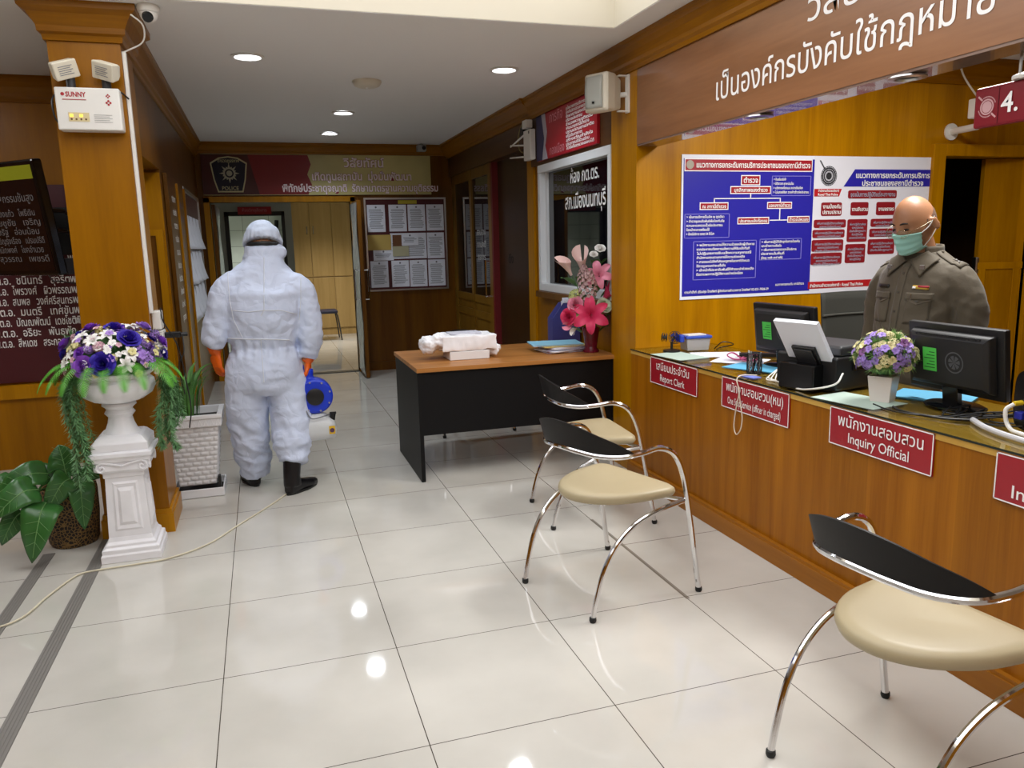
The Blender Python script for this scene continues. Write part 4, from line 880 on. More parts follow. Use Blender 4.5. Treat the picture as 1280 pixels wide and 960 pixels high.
# folders
fz = DT
FN = [('folder', 'maroon folder at the bottom of the paper stack on the desk', 'maroon_card', '6a2030', .32, .23, .010, 6), ('document_bundle', 'bundle of white sheets above the maroon folder on the desk', 'paper', 'e9e9ec', .33, .23, .008, 16), ('folder', 'lilac folder inside the paper stack on the desk', 'lilac_card', 'a8a0c0', .33, .23, .008, -3), ('document_bundle', 'thick bundle of white sheets in the middle of the desk stack', 'paper', 'e9e9ec', .31, .22, .014, 12), ('folder', 'brown envelope folder near the top of the desk stack', 'manila', 'c2a65a', .33, .23, .004, 2), ('folder', 'light blue folder on top of the paper stack on the desk', 'sky_card', '8cc4dc', .35, .25, .009, -9)]
for nm, lab, mn, cl, a, b_, th, dg in FN:
    M = Matrix.Translation((2.17+random.uniform(-.015, .015)-.04*(mn == 'sky_card'), 1.10+.05*(mn == 'sky_card'), fz)) @ Matrix.Rotation(math.radians(dg), 4, 'Z')
    o = thing(nm, lab, 'folder' if nm == 'folder' else 'papers', (2.2, 1.1, fz), 'stack of folders and papers on the desk')
    bb = B(); bb.box((-a/2, -b_/2, .0004), (a/2, b_/2, th*.9), M)
    if nm == 'folder':
        bb.bm.free(); bb = B(); bb.box((-a/2, -b_/2, .0003), (a/2, b_/2, .0015), M); bb.box((-a/2, -b_/2, th-.002), (a/2, b_/2, th-.0005), M); bb.build('cover', mat(mn, cl, .6), o)
        B().box((-a/2+.004, -b_/2+.004, .0015), (a/2-.004, b_/2-.004, th-.002), M).build('sheets', PAPER, o)
    else:
        bb.build('sheets', mat(mn, cl, .8), o)
        B().box((-a/2+.004, -b_/2-.0+.004, th*.9), (a/2-.02, b_/2-.02, th*.96), M).build('top_sheet', PAPER, o)
    fz += th
# blue magazine file
mf = thing('magazine_file', 'blue cardboard magazine file standing on the desk by the window', 'file box', (2.32, 1.47, DT))
FB = mat('file_blue', '44468c', .5)
fx0, fx1, fy = 2.215, 2.43, 1.42
prof = [(0, 0), (fx1-fx0, 0), (fx1-fx0, .30), (.085, .30), (0, .19)]
for y in (fy+.004, fy+.10): B().prism(prof, (fx0, y, DT), EX, EZ, .004).build('side', FB, mf)
B().box((fx1-.004, fy+.005, DT), (fx1, fy+.095, DT+.30)).build('back', FB, mf); B().box((fx0, fy+.005, DT), (fx0+.004, fy+.095, DT+.19)).build('front', FB, mf); B().box((fx0+.004, fy+.005, DT), (fx1-.004, fy+.095, DT+.004)).build('base', FB, mf)
bb = B()
for k in range(4): bb.box((fx0+.02, fy+.012+.02*k, DT+.005), (fx1-.01, fy+.024+.02*k, DT+.17)); bb.box((fx0+.10, fy+.012+.02*k, DT+.171), (fx1-.01, fy+.024+.02*k, DT+.31+.012*(k % 3)))
tag(bb.build('papers', PAPER), 'white papers standing in the blue magazine file', 'papers')

# ------------------------------------------------------------------ counter equipment
def monitor(loc, deg, lab, w_=.43, h=.262, wide=True):
    t = thing('monitor', lab, 'monitor', loc, 'black monitors on the counter')
    M = Matrix.Rotation(math.radians(deg), 4, 'Z'); tl = Matrix.Translation((0, 0, .055)) @ Matrix.Rotation(math.radians(-7), 4, 'Y')
    z0 = .0
    PM = Matrix.Translation(V(loc)) @ M @ tl            # local -x looks to the visitor, +x is the screen side
    B().box((-.005, -w_/2, 0), (.022, w_/2, h), PM).build('casing', BLK, t, bevel=.005)
    B().box((.022, -w_/2+.014, .014), (.0235, w_/2-.014, h-.014), PM).build('screen', BLKG, t)
    bb = B(); R = []
    for x, a, z_a, z_b in ((-.005, .43, .02, .240), (-.034, .41, .03, .232), (-.042, .37, .045, .215)): R.append([PM @ V((x, s*w_*a, z)) for s, z in ((-1, z_a), (1, z_a), (1, z_b), (-1, z_b))])
    bb.rings(R); bb.build('rear_housing', mat('rear_black', '19191b', .5), t, bevel=.004)
    if wide:
        bb = B()
        for k in range(34): bb.cbox((-.0352, -w_*.33+w_*.66*k/33, .226), (.012, .0035, .010), PM)
        bb.build('vent', DGREY, t)
    else: B().tube([PM @ V((-.02, -w_*.34, .225)), PM @ V((-.02, w_*.34, .225))], .009, 8).build('vent', DGREY, t, smooth=True)
    gs = B().box((-.0435, .045, .085), (-.0415, .108, .175), PM).build('inventory_sticker', GREENST, t, label='green sticker')
    bb = B()
    for k in range(6): bb.box((-.0442, .052, .097+.012*k), (-.0434, .102-.012*(k % 3), .100+.012*k), PM)
    bb.build('sticker_print', mat('sticker_ink', '1c5a24', .7), gs)
    bb = B(); c0 = PM @ V((-.0425, -.035, .13)); R3 = PM.to_3x3()
    for r0, r1 in ((.036, .041), (.0, .026)):
        for k in range(28):
            a, b_ = 2*PI*k/28, 2*PI*(k+1)/28
            if r0 == 0 and k % 4 == 3: continue
            bb.poly([c0+R3 @ V((-.0005, math.cos(q)*r, math.sin(q)*r)) for q, r in ((a, r0), (b_, r0), (b_, r1), (a, r1))])
    bb.build('embossed_crest', mat('crest_dim', '4a4c50', .5), t)
    bb = B(); bb.box((-.03, -.035, -.05), (-.006, .035, .09), PM); bb.build('neck', BLKG, t, bevel=.003)
    o = B().lathe([(.115, 0), (.118, .006), (.10, .014), (.03, .018)], 32, (0, 0, 0)).build('base', BLKG, t, smooth=True)
    for v in o.data.vertices: v.co = V(loc)+M @ V((v.co.x*.75, v.co.y*1.05, v.co.z))
    return t
monitor((2.715, -1.60, CT), 0, 'black monitor with a green sticker beside the pot of pastel flowers')
monitor((2.765, -.51, CT), 6, 'black monitor with a green sticker behind the printer', h=.262, wide=False)
# printer
PM = Matrix.Translation((2.60, -1.02, CT)) @ Matrix.Rotation(math.radians(14), 4, 'Z')
pr = thing('printer', 'black printer with a slanted rear tray on the counter', 'printer', (2.60, -1.02, CT))
bb = B(); R = []
for z, a in ((0, .94), (.01, 1), (.14, 1), (.15, .97)): R.append([PM @ V((sx*.145*a, sy*.155*a, z)) for sx, sy in ((-1, -1), (1, -1), (1, 1), (-1, 1))])
bb.rings(R); bb.build('body', BLK, pr, bevel=.008)
bb = B(); R = []
for z, a in ((.152, .96), (.185, .96), (.195, .90)): R.append([PM @ V((.012+sx*.13*a, sy*.155*a, z)) for sx, sy in ((-1, -1), (1, -1), (1, 1), (-1, 1))])
bb.rings(R); bb.build('scanner_lid', DGREY, pr, bevel=.006)
B().cbox((.0, -.158, .11), (.08, .006, .05), PM).build('side_port', BLKG, pr, bevel=.004)
bb = B(); TR = PM @ Matrix.Translation((-.130, -.02, .10)) @ Matrix.Rotation(math.radians(-34), 4, 'Y')
bb.box((-.010, -.06, -.05), (.004, .06, .11), TR); bb.box((-.02, -.13, -.09), (.03, .13, -.02), TR); bb.build('paper_tray', BLK, pr, bevel=.004)
B().box((-.016, -.045, -.01), (-.010, .045, .10), TR).build('tray_support', DGREY, pr, bevel=.003)
tag(B().box((.0045, -.11, -.018), (.024, .11, .235), TR).build('paper_stack', PAPER), 'stack of white paper standing in the printer tray', 'paper')
bb = B(); bb.box((-.09, -.09, .0), (-.0, .09, .115), PM @ Matrix.Translation((-.12, .0, 0))); bb.build('rear_cover', BLKG, pr, bevel=.006)
# small black device at the right edge
sp_ = thing('card_reader', 'rounded black device with a yellow plug at the right end of the counter', 'device', (2.66, -2.06, CT))
bb = B(); R = []
for x in (2.60, 2.72):
    R.append([V((x, -2.06+.125*math.copysign(abs(math.cos(a))**.4, math.cos(a)), CT+.105+.104*math.copysign(abs(math.sin(a))**.4, math.sin(a)))) for a in [2*PI*k/32 for k in range(32)]])
bb.rings(R); bb.build('case', BLKG, sp_, smooth=True, angle=.7)
bb = B(); bb.tube([(2.60, -1.965, CT+.095), (2.572, -1.96, CT+.093)], .009, 10); bb.build('plug', YEL, sp_, smooth=True, label='yellow plug')
bb = B(); bb.cbox((2.59, -1.975, CT+.055), (.03, .03, .025)); bb.build('connector', mat('blue_plastic', '1c2494', .4), sp_, bevel=.003, label='blue connector')
bb = B(); bb.tube(cat([(2.572, -1.96, CT+.092), (2.55, -1.95, CT+.07), (2.545, -1.97, CT+.02), (2.52, -2.05, CT+.012), (2.50, -2.3, CT+.012)], 8), .007, 8); bb.build('white_cable', WHITE, sp_, smooth=True)
tag(B().tube(cat([(2.56, -1.82, CT+.010), (2.50, -1.93, CT+.010), (2.46, -2.1, CT+.010), (2.45, -2.4, CT+.010)], 8), .010, 10).build('wrapped_cable', mat('grey_spiral_wrap', 'b8b8bc', .4), smooth=True), 'grey spiral wrapped cable at the right end of the counter', 'cable')
bb = B(); random.seed(3)
for k in range(9):
    p0 = V((2.69+random.uniform(-.05, .05), -1.72+random.uniform(-.06, .1), CT+.006))
    bb.tube(cat([p0, p0+V((-.05, -.05, .02)), p0+V((-.12+random.uniform(-.04, .04), -.02-.1*random.random(), .0)), p0+V((-.05, -.18, .03*random.random())), p0+V((-.02, -.25, .04))], 6), .0032, 6)
bb.tube(cat([(2.50, -1.52, CT+.004), (2.47, -1.60, CT+.004), (2.50, -1.74, CT+.005), (2.56, -1.82, CT+.008)], 6), .005, 6)
bb.tube(cat([(2.47, -1.45, CT+.004), (2.44, -1.58, CT+.004), (2.50, -1.70, CT+.004), (2.60, -1.72, CT+.004)], 6), .003, 6)
tag(bb.build('cable_tangle', BLK, smooth=True), 'tangle of black cables around the monitor base', 'cables')
# white cables by the printer and the hanging cord
bb = B(); random.seed(5)
for k in range(7):
    u_ = random.uniform(-.02, .02)
    bb.tube(cat([(2.66+.012*k, -.66+u_, CT+.06), (2.58+.01*k, -.72+u_, CT+.035+.005*k), (2.47+.012*k, -.78-.012*k, CT+.006), (2.42+.010*k, -.85-.022*k, CT+.006), (2.47+.006*k, -.93-.01*k, CT+.006)], 7), .0028, 6)
bb.tube(cat([(2.45, -.80, CT+.008), (2.42, -.95, CT+.008), (2.40, -1.12, CT+.01), (2.44, -1.26, CT+.05), (2.50, -1.24, CT+.09)], 8), .004, 6)
tag(bb.build('white_cables', WHITE, smooth=True), 'bunch of white cables between the pen holder and the printer', 'cables')
x = CX-.016
bb = B(); bb.tube(cat([(2.45, -.72, CT+.006), (2.38, -.70, CT+.007), (x+.002, -.71, CT-.01), (x, -.735, .74), (x, -.715, .66), (x, -.70, .57), (x, -.72, .528), (x, -.755, .56), (x, -.765, .62), (x, -.745, .69), (x, -.737, .73)], 8), .0028, 6)
tag(bb.build('looped_string', mat('cream_cord', 'dcd0bc', .6), smooth=True), 'thin white string looping down over the counter front', 'string')
# pen holder
ph = thing('pen_holder', 'round black wire mesh holder with pens on the counter', 'pen holder', (2.50, -.625, CT))
bb = B(); c0 = V((2.50, -.625, CT))
for z in (.002, .098): bb.tube([c0+V((.036*math.cos(2*PI*k/24), .036*math.sin(2*PI*k/24), z)) for k in range(25)], .0022, 6)
for k in range(24):
    for s in (1, -1): bb.tube([c0+V((.036*math.cos(2*PI*k/24+s*.55*q/3), .036*math.sin(2*PI*k/24+s*.55*q/3), .002+.032*q)) for q in range(4)], .0012, 4)
bb.build('mesh_cup', BLK, ph, smooth=True); B().disc(c0+EZ*.0005, (0, 0, 1), .035, .002).build('cup_base', BLK, ph)
for k in range(5):
    a = 1.3*k; o = B().tube([c0+V((.02*math.cos(a), .02*math.sin(a), .004)), c0+V((.03*math.cos(a+.3), .03*math.sin(a+.3), .095+.008*(k % 3)))], .004, 8).build('pen', (BLK, mat('grey_pen', '8a8c90', .4), mat('white_pen', 'd8d8d8', .4))[k % 3], smooth=True)
    tag(o, 'pen standing in the round mesh holder', 'pen', 'pens in the mesh holder')
# papers and small things
def sheet(name, x, y, w_, d_, deg, m_, lab, th=.0012, z=CT+.0006, cat_='paper'):
    M = Matrix.Translation((x, y, z)) @ Matrix.Rotation(math.radians(deg), 4, 'Z')
    return tag(B().box((-w_/2, -d_/2, 0), (w_/2, d_/2, th), M).build(name, m_), lab, cat_, None)
PALE = mat('pale_green_paper', 'b4c8bc', .6); SKY = mat('sky_blue_paper', '5aa8cc', .6)
sheet('sheet', 2.46, .03, .20, .29, 6, PALE, 'pale green sheet under the glass at the pillar end of the counter')
sheet('sheet', 2.66, -.27, .21, .27, 40, PAPER, 'white sheet lying askew in front of the far monitor')
sheet('sheet', 2.68, -.02, .19, .29, 70, PAPER, 'white sheet lying behind the askew one near the far monitor', z=CT+.0004)
sheet('folder', 2.60, -.50, .20, .28, 25, SKY, 'blue folder lying beside the pen holder', .003, cat_='folder')
sheet('sheet', 2.475, -1.36, .20, .30, 10, PALE, 'pale sheet under the glass below the flower pot')
sheet('folder', 2.80, -1.42, .20, .29, 30, SKY, 'blue folder lying behind the flower pot', .004, cat_='folder')
sheet('face_mask_pack', 2.41, -.72, .05, .10, 12, mat('mask_blue', '6a78c8', .6), 'small blue and white packet at the counter edge', .004, cat_='packet')
sheet('notebook', 2.88, -1.86, .12, .18, 12, PAPER, 'white pad of paper at the far right behind the monitor', .02, cat_='paper')
sheet('ruler', 2.88, -.20, .05, .30, 60, BLK, 'black stapler like desk tool on the papers at the back of the counter', .018, cat_='stationery')
pi_ = thing('ribbon_bow', 'pink ribbon bow on the papers behind the pen holder', 'ribbon', (2.65, -.31, CT))
PINK = mat('pink_ribbon', 'c85a86', .5)
for s in (1, -1):
    B().tube(cat([(2.65, -.31, CT+.012), (2.65+.03*s, -.31-.05*s, CT+.045), (2.65+.05*s, -.31-.075*s, CT+.03), (2.65+.03*s, -.31-.04*s, CT+.012), (2.65, -.31, CT+.014)], 6), .011, 8, flat=.3).build('loop', PINK, pi_, smooth=True)
B().sphere((2.65, -.31, CT+.018), .012).build('knot', PINK, pi_, smooth=True)
tag(B().lathe([(.004, 0), (.02, .002), (.021, .014), (.004, .016)], 16, (2.455, -.965, CT)).build('bottle_cap', mat('red_cap', 'a81820', .4), smooth=True), 'small red cap beside the printer foot', 'cap')
bxo = thing('plastic_box', 'clear plastic box with a blue lid on the counter beside the pillar', 'box', (2.66, .20, CT))
BM = Matrix.Translation((2.665, .21, CT)) @ Matrix.Rotation(math.radians(-6), 4, 'Z')
bb = B(); R = []
for z, a in ((.002, .90), (.075, 1)): R.append([BM @ V((sx*.075*a, sy*.055*a, z)) for sx, sy in ((-1, -1), (1, -1), (1, 1), (-1, 1))])
bb.rings(R); bb.build('box', mat('frosted_plastic', 'c4c8cc', .25, trans=.5), bxo, bevel=.004)
B().cbox((0, 0, .083), (.165, .125, .016), BM).build('lid', mat('blue_lid', '2c4cb0', .4), bxo, bevel=.004)
sheet('card', 2.655, .20, .12, .07, 0, WHITE, 'white card lying on the blue lid of the plastic box', .006, CT+.0915, 'card')
tag(B().tube(cat([(2.78, .18, CT+.004), (2.80, .12, CT+.05), (2.88, .13, CT+.03), (2.84, .20, CT+.006), (2.77, .14, CT+.006)], 7), .0035, 6).build('coiled_cord', BLK, smooth=True), 'black coiled cord beside the plastic box', 'cord')
fn = thing('desk_fan', 'small blue and black twin desk fan beside the pillar', 'fan', (2.50, .20, CT))
B().lathe([(.05, 0), (.05, .012), (.01, .02)], 24, (2.505, .20, CT)).build('base', BLK, fn, smooth=True)
B().tube([(2.505, .20, CT+.02), (2.505, .20, CT+.06)], .008, 8).build('stem', BLK, fn, smooth=True)
def fan(c_, n_, r_, m1, m2):
    n_ = V(n_).normalized(); u = n_.orthogonal().normalized(); v = n_.cross(u); bb = B()
    for rr_ in (r_, r_*.66, r_*.33):
        for dz in (-.012, .012):
            bb.tube([V(c_)+n_*dz*(1.0 if rr_ == r_ else 1.3)+(u*math.cos(2*PI*k/20)+v*math.sin(2*PI*k/20))*rr_ for k in range(21)], .0017, 5)
    for k in range(12):
        a = 2*PI*k/12
        for dz in (-.014, .014): bb.tube([V(c_)+n_*dz, V(c_)+n_*dz*.8+(u*math.cos(a)+v*math.sin(a))*r_], .0012, 4)
    cg = bb.build('cage', m1, fn)
    bb = B()
    for k in range(4):
        a = PI/2*k; d = u*math.cos(a)+v*math.sin(a); e_ = n_.cross(d)
        bb.poly([V(c_)+d*.008-e_*.004-n_*.003, V(c_)+d*r_*.8-e_*.012-n_*.005, V(c_)+d*r_*.85+e_*.016+n_*.005, V(c_)+d*.008+e_*.004+n_*.003])
    bb.disc(V(c_)-n_*.008, n_, .010, .016, 12); bb.build('blades', m2, cg, solid=.0012)
fan((2.52, .19, CT+.085), (-1, -.45, .1), .036, BLK, MATS['blue_plastic']); fan((2.475, .235, CT+.085), (-1, .5, .1), .026, BLK, DGREY)
bb = B(); bb.cbox((2.548, .175, CT+.08), (.03, .05, .045)); bb.build('motor_housing', mat('fan_blue', '1e3ca8', .4), fn, bevel=.008)
# office chair behind the counter
oc = thing('office_chair', 'dark mesh backed office chair behind the counter beside the officer', 'chair', (3.55, -.30, 0))
OM = Matrix.Translation((3.67, -.22, 0)) @ Matrix.Rotation(math.radians(0), 4, 'Z')
MESHG = mat('dark_mesh_fabric', '35352f', .8, bump=.3, bscale=300)
bb = B(); bb.grid(lambda u, v: OM @ V((-.26+.52*u, .20+.05*(1-(2*u-1)**2)+.05*v, .62+.50*v)), 12, 10); bb.build('backrest', MESHG, oc, smooth=True, solid=.012)
B().tube([OM @ V((-.26+.52*k/10, .188+.05*(1-(2*k/10-1)**2)+.036, .985)) for k in range(11)], .006, 6).build('seam_bar', mat('seam_grey', '50504a', .6), oc, smooth=True)
bb = B(); bb.cbox((0, 0, .47), (.5, .48, .08), OM); bb.build('seat', BLK, oc, bevel=.03)
bb = B(); bb.tube([OM @ V((0, .0, .06)), OM @ V((0, 0, .44))], .028, 12); bb.tube(cat([OM @ V((0, .1, .44)), OM @ V((0, .29, .46)), OM @ V((0, .27, .7))], 5), .022, 10); bb.build('column', BLK, oc, smooth=True)
for k in range(5):
    a = 2*PI*k/5; lg = B().tube([OM @ V((0, 0, .08)), OM @ V((.28*math.cos(a), .28*math.sin(a), .062))], [.022, .014], 8).build('leg', BLK, oc, smooth=True)
    B().disc(OM @ V((.28*math.cos(a)-.01, .28*math.sin(a), .027)), (1, .2, 0), .026, .022, 14).build('caster', BLK, lg, smooth=True)
# ------------------------------------------------------------------ plants and flowers
random.seed(11)
def leafg(bb, path, w_, prof, fold=.25, nu=10, side=None, wave=0):
    pts = cat(path, 6); n = len(pts)-1
    def f(u, v):
        i = min(int(u*n), n-1); fr = u*n-i; p = pts[i].lerp(pts[i+1], fr); t = (pts[min(i+1, n)]-pts[max(i-1, 0)]).normalized()
        sd = V(side) if side else t.cross(EZ); sd = (sd-t*sd.dot(t)).normalized() if (sd-t*sd.dot(t)).length > 1e-4 else t.orthogonal().normalized()
        nm = sd.cross(t); s_ = 2*v-1; hw = w_*.5*prof(u)
        return p+sd*s_*hw+nm*(fold*abs(s_)*hw+wave*math.sin(u*22)*abs(s_)*hw)
    bb.grid(f, nu, 6)
ovate = lambda u: max(.02, (math.sin(PI*min(1, u**.62*1.0))**.85))
heart = lambda u: max(.02, min(1, (u*7)**.5)*(1-u**2.6)**.9)
lance = lambda u: max(.03, math.sin(PI*(.06+.93*u))**.8)
petalp = lambda u: max(.12, math.sin(PI*(.12+.78*u))**.7)
def leafmat(name, c1, c2, rough=.35):
    m_ = mat(name, c1, rough, coat=.15, var=.25, vscale=9); return m_
LG = leafmat('philodendron_leaf', '34662e', '', .3); FERN = mat('fern_green', '56a02c', .5, var=.2, vscale=20); NEEDLE = mat('needle_green', '6c9a66', .6, var=.3, vscale=25); GRASSG = mat('blade_green', '4f8438', .5, var=.3, vscale=12)
VEIN = mat('leaf_vein', '6f9a5c', .5)
# big leaved plant on the floor left of the pillar
po = thing('potted_philodendron', 'large leaved green plant in a dark woven pot left of the pillar', 'potted plant', (-.80, .44, 0))
WOV = bpy.data.materials.new('woven_brown'); WOV.use_nodes = True; nt = WOV.node_tree; b_ = nt.nodes['Principled BSDF']
vo = nt.nodes.new('ShaderNodeTexVoronoi'); vo.feature = 'DISTANCE_TO_EDGE'; vo.inputs['Scale'].default_value = 60; tq = nt.nodes.new('ShaderNodeTexCoord'); nt.links.new(tq.outputs['Object'], vo.inputs['Vector'])
cr_ = nt.nodes.new('ShaderNodeValToRGB'); cr_.color_ramp.elements[0].position = .04; cr_.color_ramp.elements[0].color = (*lin('8a6a38'), 1); cr_.color_ramp.elements[1].position = .14; cr_.color_ramp.elements[1].color = (*lin('1c120a'), 1)
nt.links.new(vo.outputs['Distance'], cr_.inputs['Fac']); nt.links.new(cr_.outputs['Color'], b_.inputs['Base Color']); b_.inputs['Roughness'].default_value = .6
pc = (-.785, .445, 0)
B().lathe([(.005, .0), (.105, .0), (.115, .02), (.128, .16), (.130, .27), (.127, .30), (.115, .30), (.11, .25)], 36, pc).build('pot', WOV, po, smooth=True)
B().lathe([(.005, .248), (.112, .25), (.005, .252)], 24, pc).build('soil', mat('soil', '221a12', .95), po)
LF = [((84, 597), (73, 556), .36, .40, .155, .02), ((60, 592), (-4, 618), .30, .22, .13, .05), ((88, 598), (58, 643), .30, .22, .13, .05), ((58, 628), (40, 704), .20, .08, .17, .07), ((100, 602), (106, 662), .34, .24, .13, .05), ((48, 612), (-8, 650), .22, .12, .15, .06), ((28, 640), (2, 682), .24, .18, .12, .04), ((20, 600), (-20, 640), .45, .40, .12, .04), ((92, 602), (128, 596), .50, .48, .10, .04), ((70, 605), (30, 585), .55, .55, .12, .04)]
for k, (b0, t0, y0_, y1_, wd2, ar) in enumerate(LF):
    p0 = at(*b0, 1, y0_); p3 = at(*t0, 1, y1_); o_ = V((pc[0]+random.uniform(-.03, .03), pc[1]+random.uniform(-.03, .03), .25))
    vd = (CP-p0).normalized(); up_ = (vd*.75+EZ*.65).normalized(); d = p3-p0
    path = [p0, p0.lerp(p3, .3)+up_*ar, p0.lerp(p3, .68)+up_*ar*.8, p3]
    sd_ = d.cross(vd).normalized(); sd_ = (sd_+V((0, .35 if k % 2 else -.35, .1))).normalized()
    bb = B(); leafg(bb, path, wd2, heart, .16, 16, wave=.05, side=sd_); lo_ = bb.build('leaf', LG, po, smooth=True, solid=.0015)
    q_ = [v+vd*.0022 for v in cat(path, 5)[:-1]]; B().tube(q_, [.003-.0018*i/len(q_) for i in range(len(q_))], 6).build('midrib', VEIN, lo_, smooth=True)
    bb = B()
    for j in range(3, 13, 2):
        for s in (1, -1):
            c_ = q_[min(j, len(q_)-1)]; t_ = d.normalized(); e_ = c_+sd_*s*wd2*.36*heart(j/15)+t_*.03+vd*.004; bb.tube([c_, c_.lerp(e_, .5)+vd*.002, e_], .0009, 4)
    bb.build('vein', VEIN, lo_)
    B().tube(cat([o_, o_.lerp(p0, .5)+EZ*.07, p0], 5), .005, 6).build('stalk', MATS['philodendron_leaf'], lo_, smooth=True)

# planter with grassy plant behind the pillar
SC = 1.0
pt = thing('planter', 'square white woven pattern planter with grassy leaves behind the left pillar', 'potted plant', (-.20, 1.10, 0))
WEAVE = bpy.data.materials.new('white_weave'); WEAVE.use_nodes = True; nt = WEAVE.node_tree; b_ = nt.nodes['Principled BSDF']; b_.inputs['Base Color'].default_value = (*lin('d2d0cc'), 1); b_.inputs['Roughness'].default_value = .5
def weave(bb, fr, nx, nz):
    # basket strips standing proud of the face, course by course
    for i in range(nz):
        for j in range(nx+1):
            u0 = (j-.5*(i % 2))/nx; u1 = u0+1/nx
            u0 = max(0, u0); u1 = min(1, u1)
            if u1-u0 < .02: continue
            P0 = fr(u0+.004, (i+.08)/nz); P1 = fr(u1-.004, (i+.08)/nz); P2 = fr(u1-.004, (i+.92)/nz); P3 = fr(u0+.004, (i+.92)/nz)
            n_ = (P1-P0).cross(P3-P0).normalized()
            bb.grid(lambda a_, b_: (P0.lerp(P1, a_)).lerp(P3.lerp(P2, a_), b_)+n_*(.0055*math.sin(PI*a_)**.6*math.sin(PI*b_)**.6), 4, 4)
qx, qy = -.224, 1.10
def cor(a, z): return [V((qx-a, qy-a, z)), V((qx+a, qy-a, z)), V((qx+a, qy+a, z)), V((qx-a, qy+a, z))]
PA, PZa, PB, PZb = .102, .07, .142, .43
bb = B(); bb.rings([cor(PA, PZa), cor(PB, PZb), cor(PB+.018, PZb+.005), cor(PB+.016, PZb+.05), cor(PB+.026, PZb+.055), cor(PB+.026, PZb+.075), cor(PB-.004, PZb+.075), cor(PB-.02, PZb+.02)], True); bb.build('pot', mat('planter_white', 'e0e0e2', .45), pt, bevel=.003)
bb = B()
for k in range(4):
    a0, a1 = cor(PA+.001, PZa), cor(PB+.001, PZb)
    weave(bb, (lambda u, v, k=k: (a0[k].lerp(a0[(k+1) % 4], u)).lerp(a1[k].lerp(a1[(k+1) % 4], u), v)), 5, 12)
bb.build('woven_face', MATS['planter_white'], pt)
bb = B()
for k in range(4):
    a0, a1 = cor(PB+.0175, PZb+.01), cor(PB+.0165, PZb+.046)
    for j in range(9):
        p0 = a0[k].lerp(a0[(k+1) % 4], .06+.105*j); p1 = a1[k].lerp(a1[(k+1) % 4], .06+.105*j+.045); 
        bb.tube([p0, p1, a0[k].lerp(a0[(k+1) % 4], .06+.105*j+.08)], .003, 5)
bb.build('rim_relief', MATS['planter_white'], pt)
bb = B(); bb.rings([cor(.136, 0), cor(.144, .004), cor(.144, .055), cor(.136, .055), cor(.134, .012)]); bb.build('saucer', MATS['planter_white'], pt, bevel=.003)
B().rings([cor(.10, .012), cor(.128, .0125)]).build('dark_grit', mat('dark_grit', '2c2826', .9, bump=.8, bscale=120), pt)
bb = B(); bb.rings([cor(PB-.012, PZb+.03), cor(PB-.011, PZb+.034)]); bb.build('soil', MATS['dark_grit'], pt)
bb = B(); bb.box((qx+.112, qy-.13, .03), (qx+.128, qy-.08, .12)); bb.build('foot_clip', BLK, pt)
random.seed(21)
for k in range(44):
    a = random.uniform(0, 2*PI); r_ = random.uniform(.02, .08); o_ = V((qx-.04+r_*math.cos(a), qy+r_*math.sin(a), PZb+.03)); l_ = random.uniform(.16, .36)
    d = V((math.cos(a), math.sin(a), 0)); bb = B(); leafg(bb, [o_, o_+EZ*l_*.5+d*.02, o_+EZ*l_*.85+d*l_*.22, o_+EZ*l_*(.95)+d*l_*.45], .018, lance, .3, 8); bb.build('leaf', GRASSG, pt, smooth=True)

# pedestal and urn
random.seed(5)
pcx, pcy = -.465, .185
PLW = mat('white_plaster', 'f4f4f8', .4, var=.04, vscale=10)
ps = thing('pedestal', 'white plaster pedestal with a square shaft before the left pillar', 'pedestal', (pcx, pcy, 0))
def sqr(a, z): return [V((pcx-a, pcy-a, z)), V((pcx+a, pcy-a, z)), V((pcx+a, pcy+a, z)), V((pcx-a, pcy+a, z))]
bb = B(); bb.rings([sqr(a, z) for a, z in ((.132, 0), (.132, .035), (.126, .042), (.126, .062), (.112, .07), (.112, .082), (.100, .095), (.094, .115))]); bb.build('base', PLW, ps, bevel=.003)
bb = B(); bb.rings([sqr(.094, .115), sqr(.083, .41)]); bb.build('shaft', PLW, ps)
bb = B()
def face(k, u, z, off):
    n_ = (V((0, -1, 0)), V((1, 0, 0)), V((0, 1, 0)), V((-1, 0, 0)))[k]; t_ = (EX, EY, -EX, -EY)[k]; a = .094-(.011)*(z-.115)/.295
    return V((pcx, pcy, z))+n_*(a+off)+t_*u
for k in range(4):
    o_ = [face(k, u, z, 0) for u, z in ((-.062, .145), (.062, .145), (.056, .385), (-.056, .385))]
    i1 = [face(k, u, z, .006) for u, z in ((-.052, .155), (.052, .155), (.047, .375), (-.047, .375))]
    i2 = [face(k, u, z, -.004+.006) for u, z in ((-.040, .172), (.040, .172), (.036, .358), (-.036, .358))]
    i3 = [face(k, u, z, .012) for u, z in ((-.026, .19), (.026, .19), (.023, .34), (-.023, .34))]
    bb.rings([o_, i1, i2, i3])
bb.build('raised_panel', PLW, ps)
bb = B(); bb.rings([sqr(a, z) for a, z in ((.086, .405), (.09, .41), (.09, .43), (.112, .445), (.112, .485), (.122, .49), (.124, .505), (.136, .515), (.136, .532), (.12, .54))]); bb.build('capital', PLW, ps, bevel=.002)
bb = B()
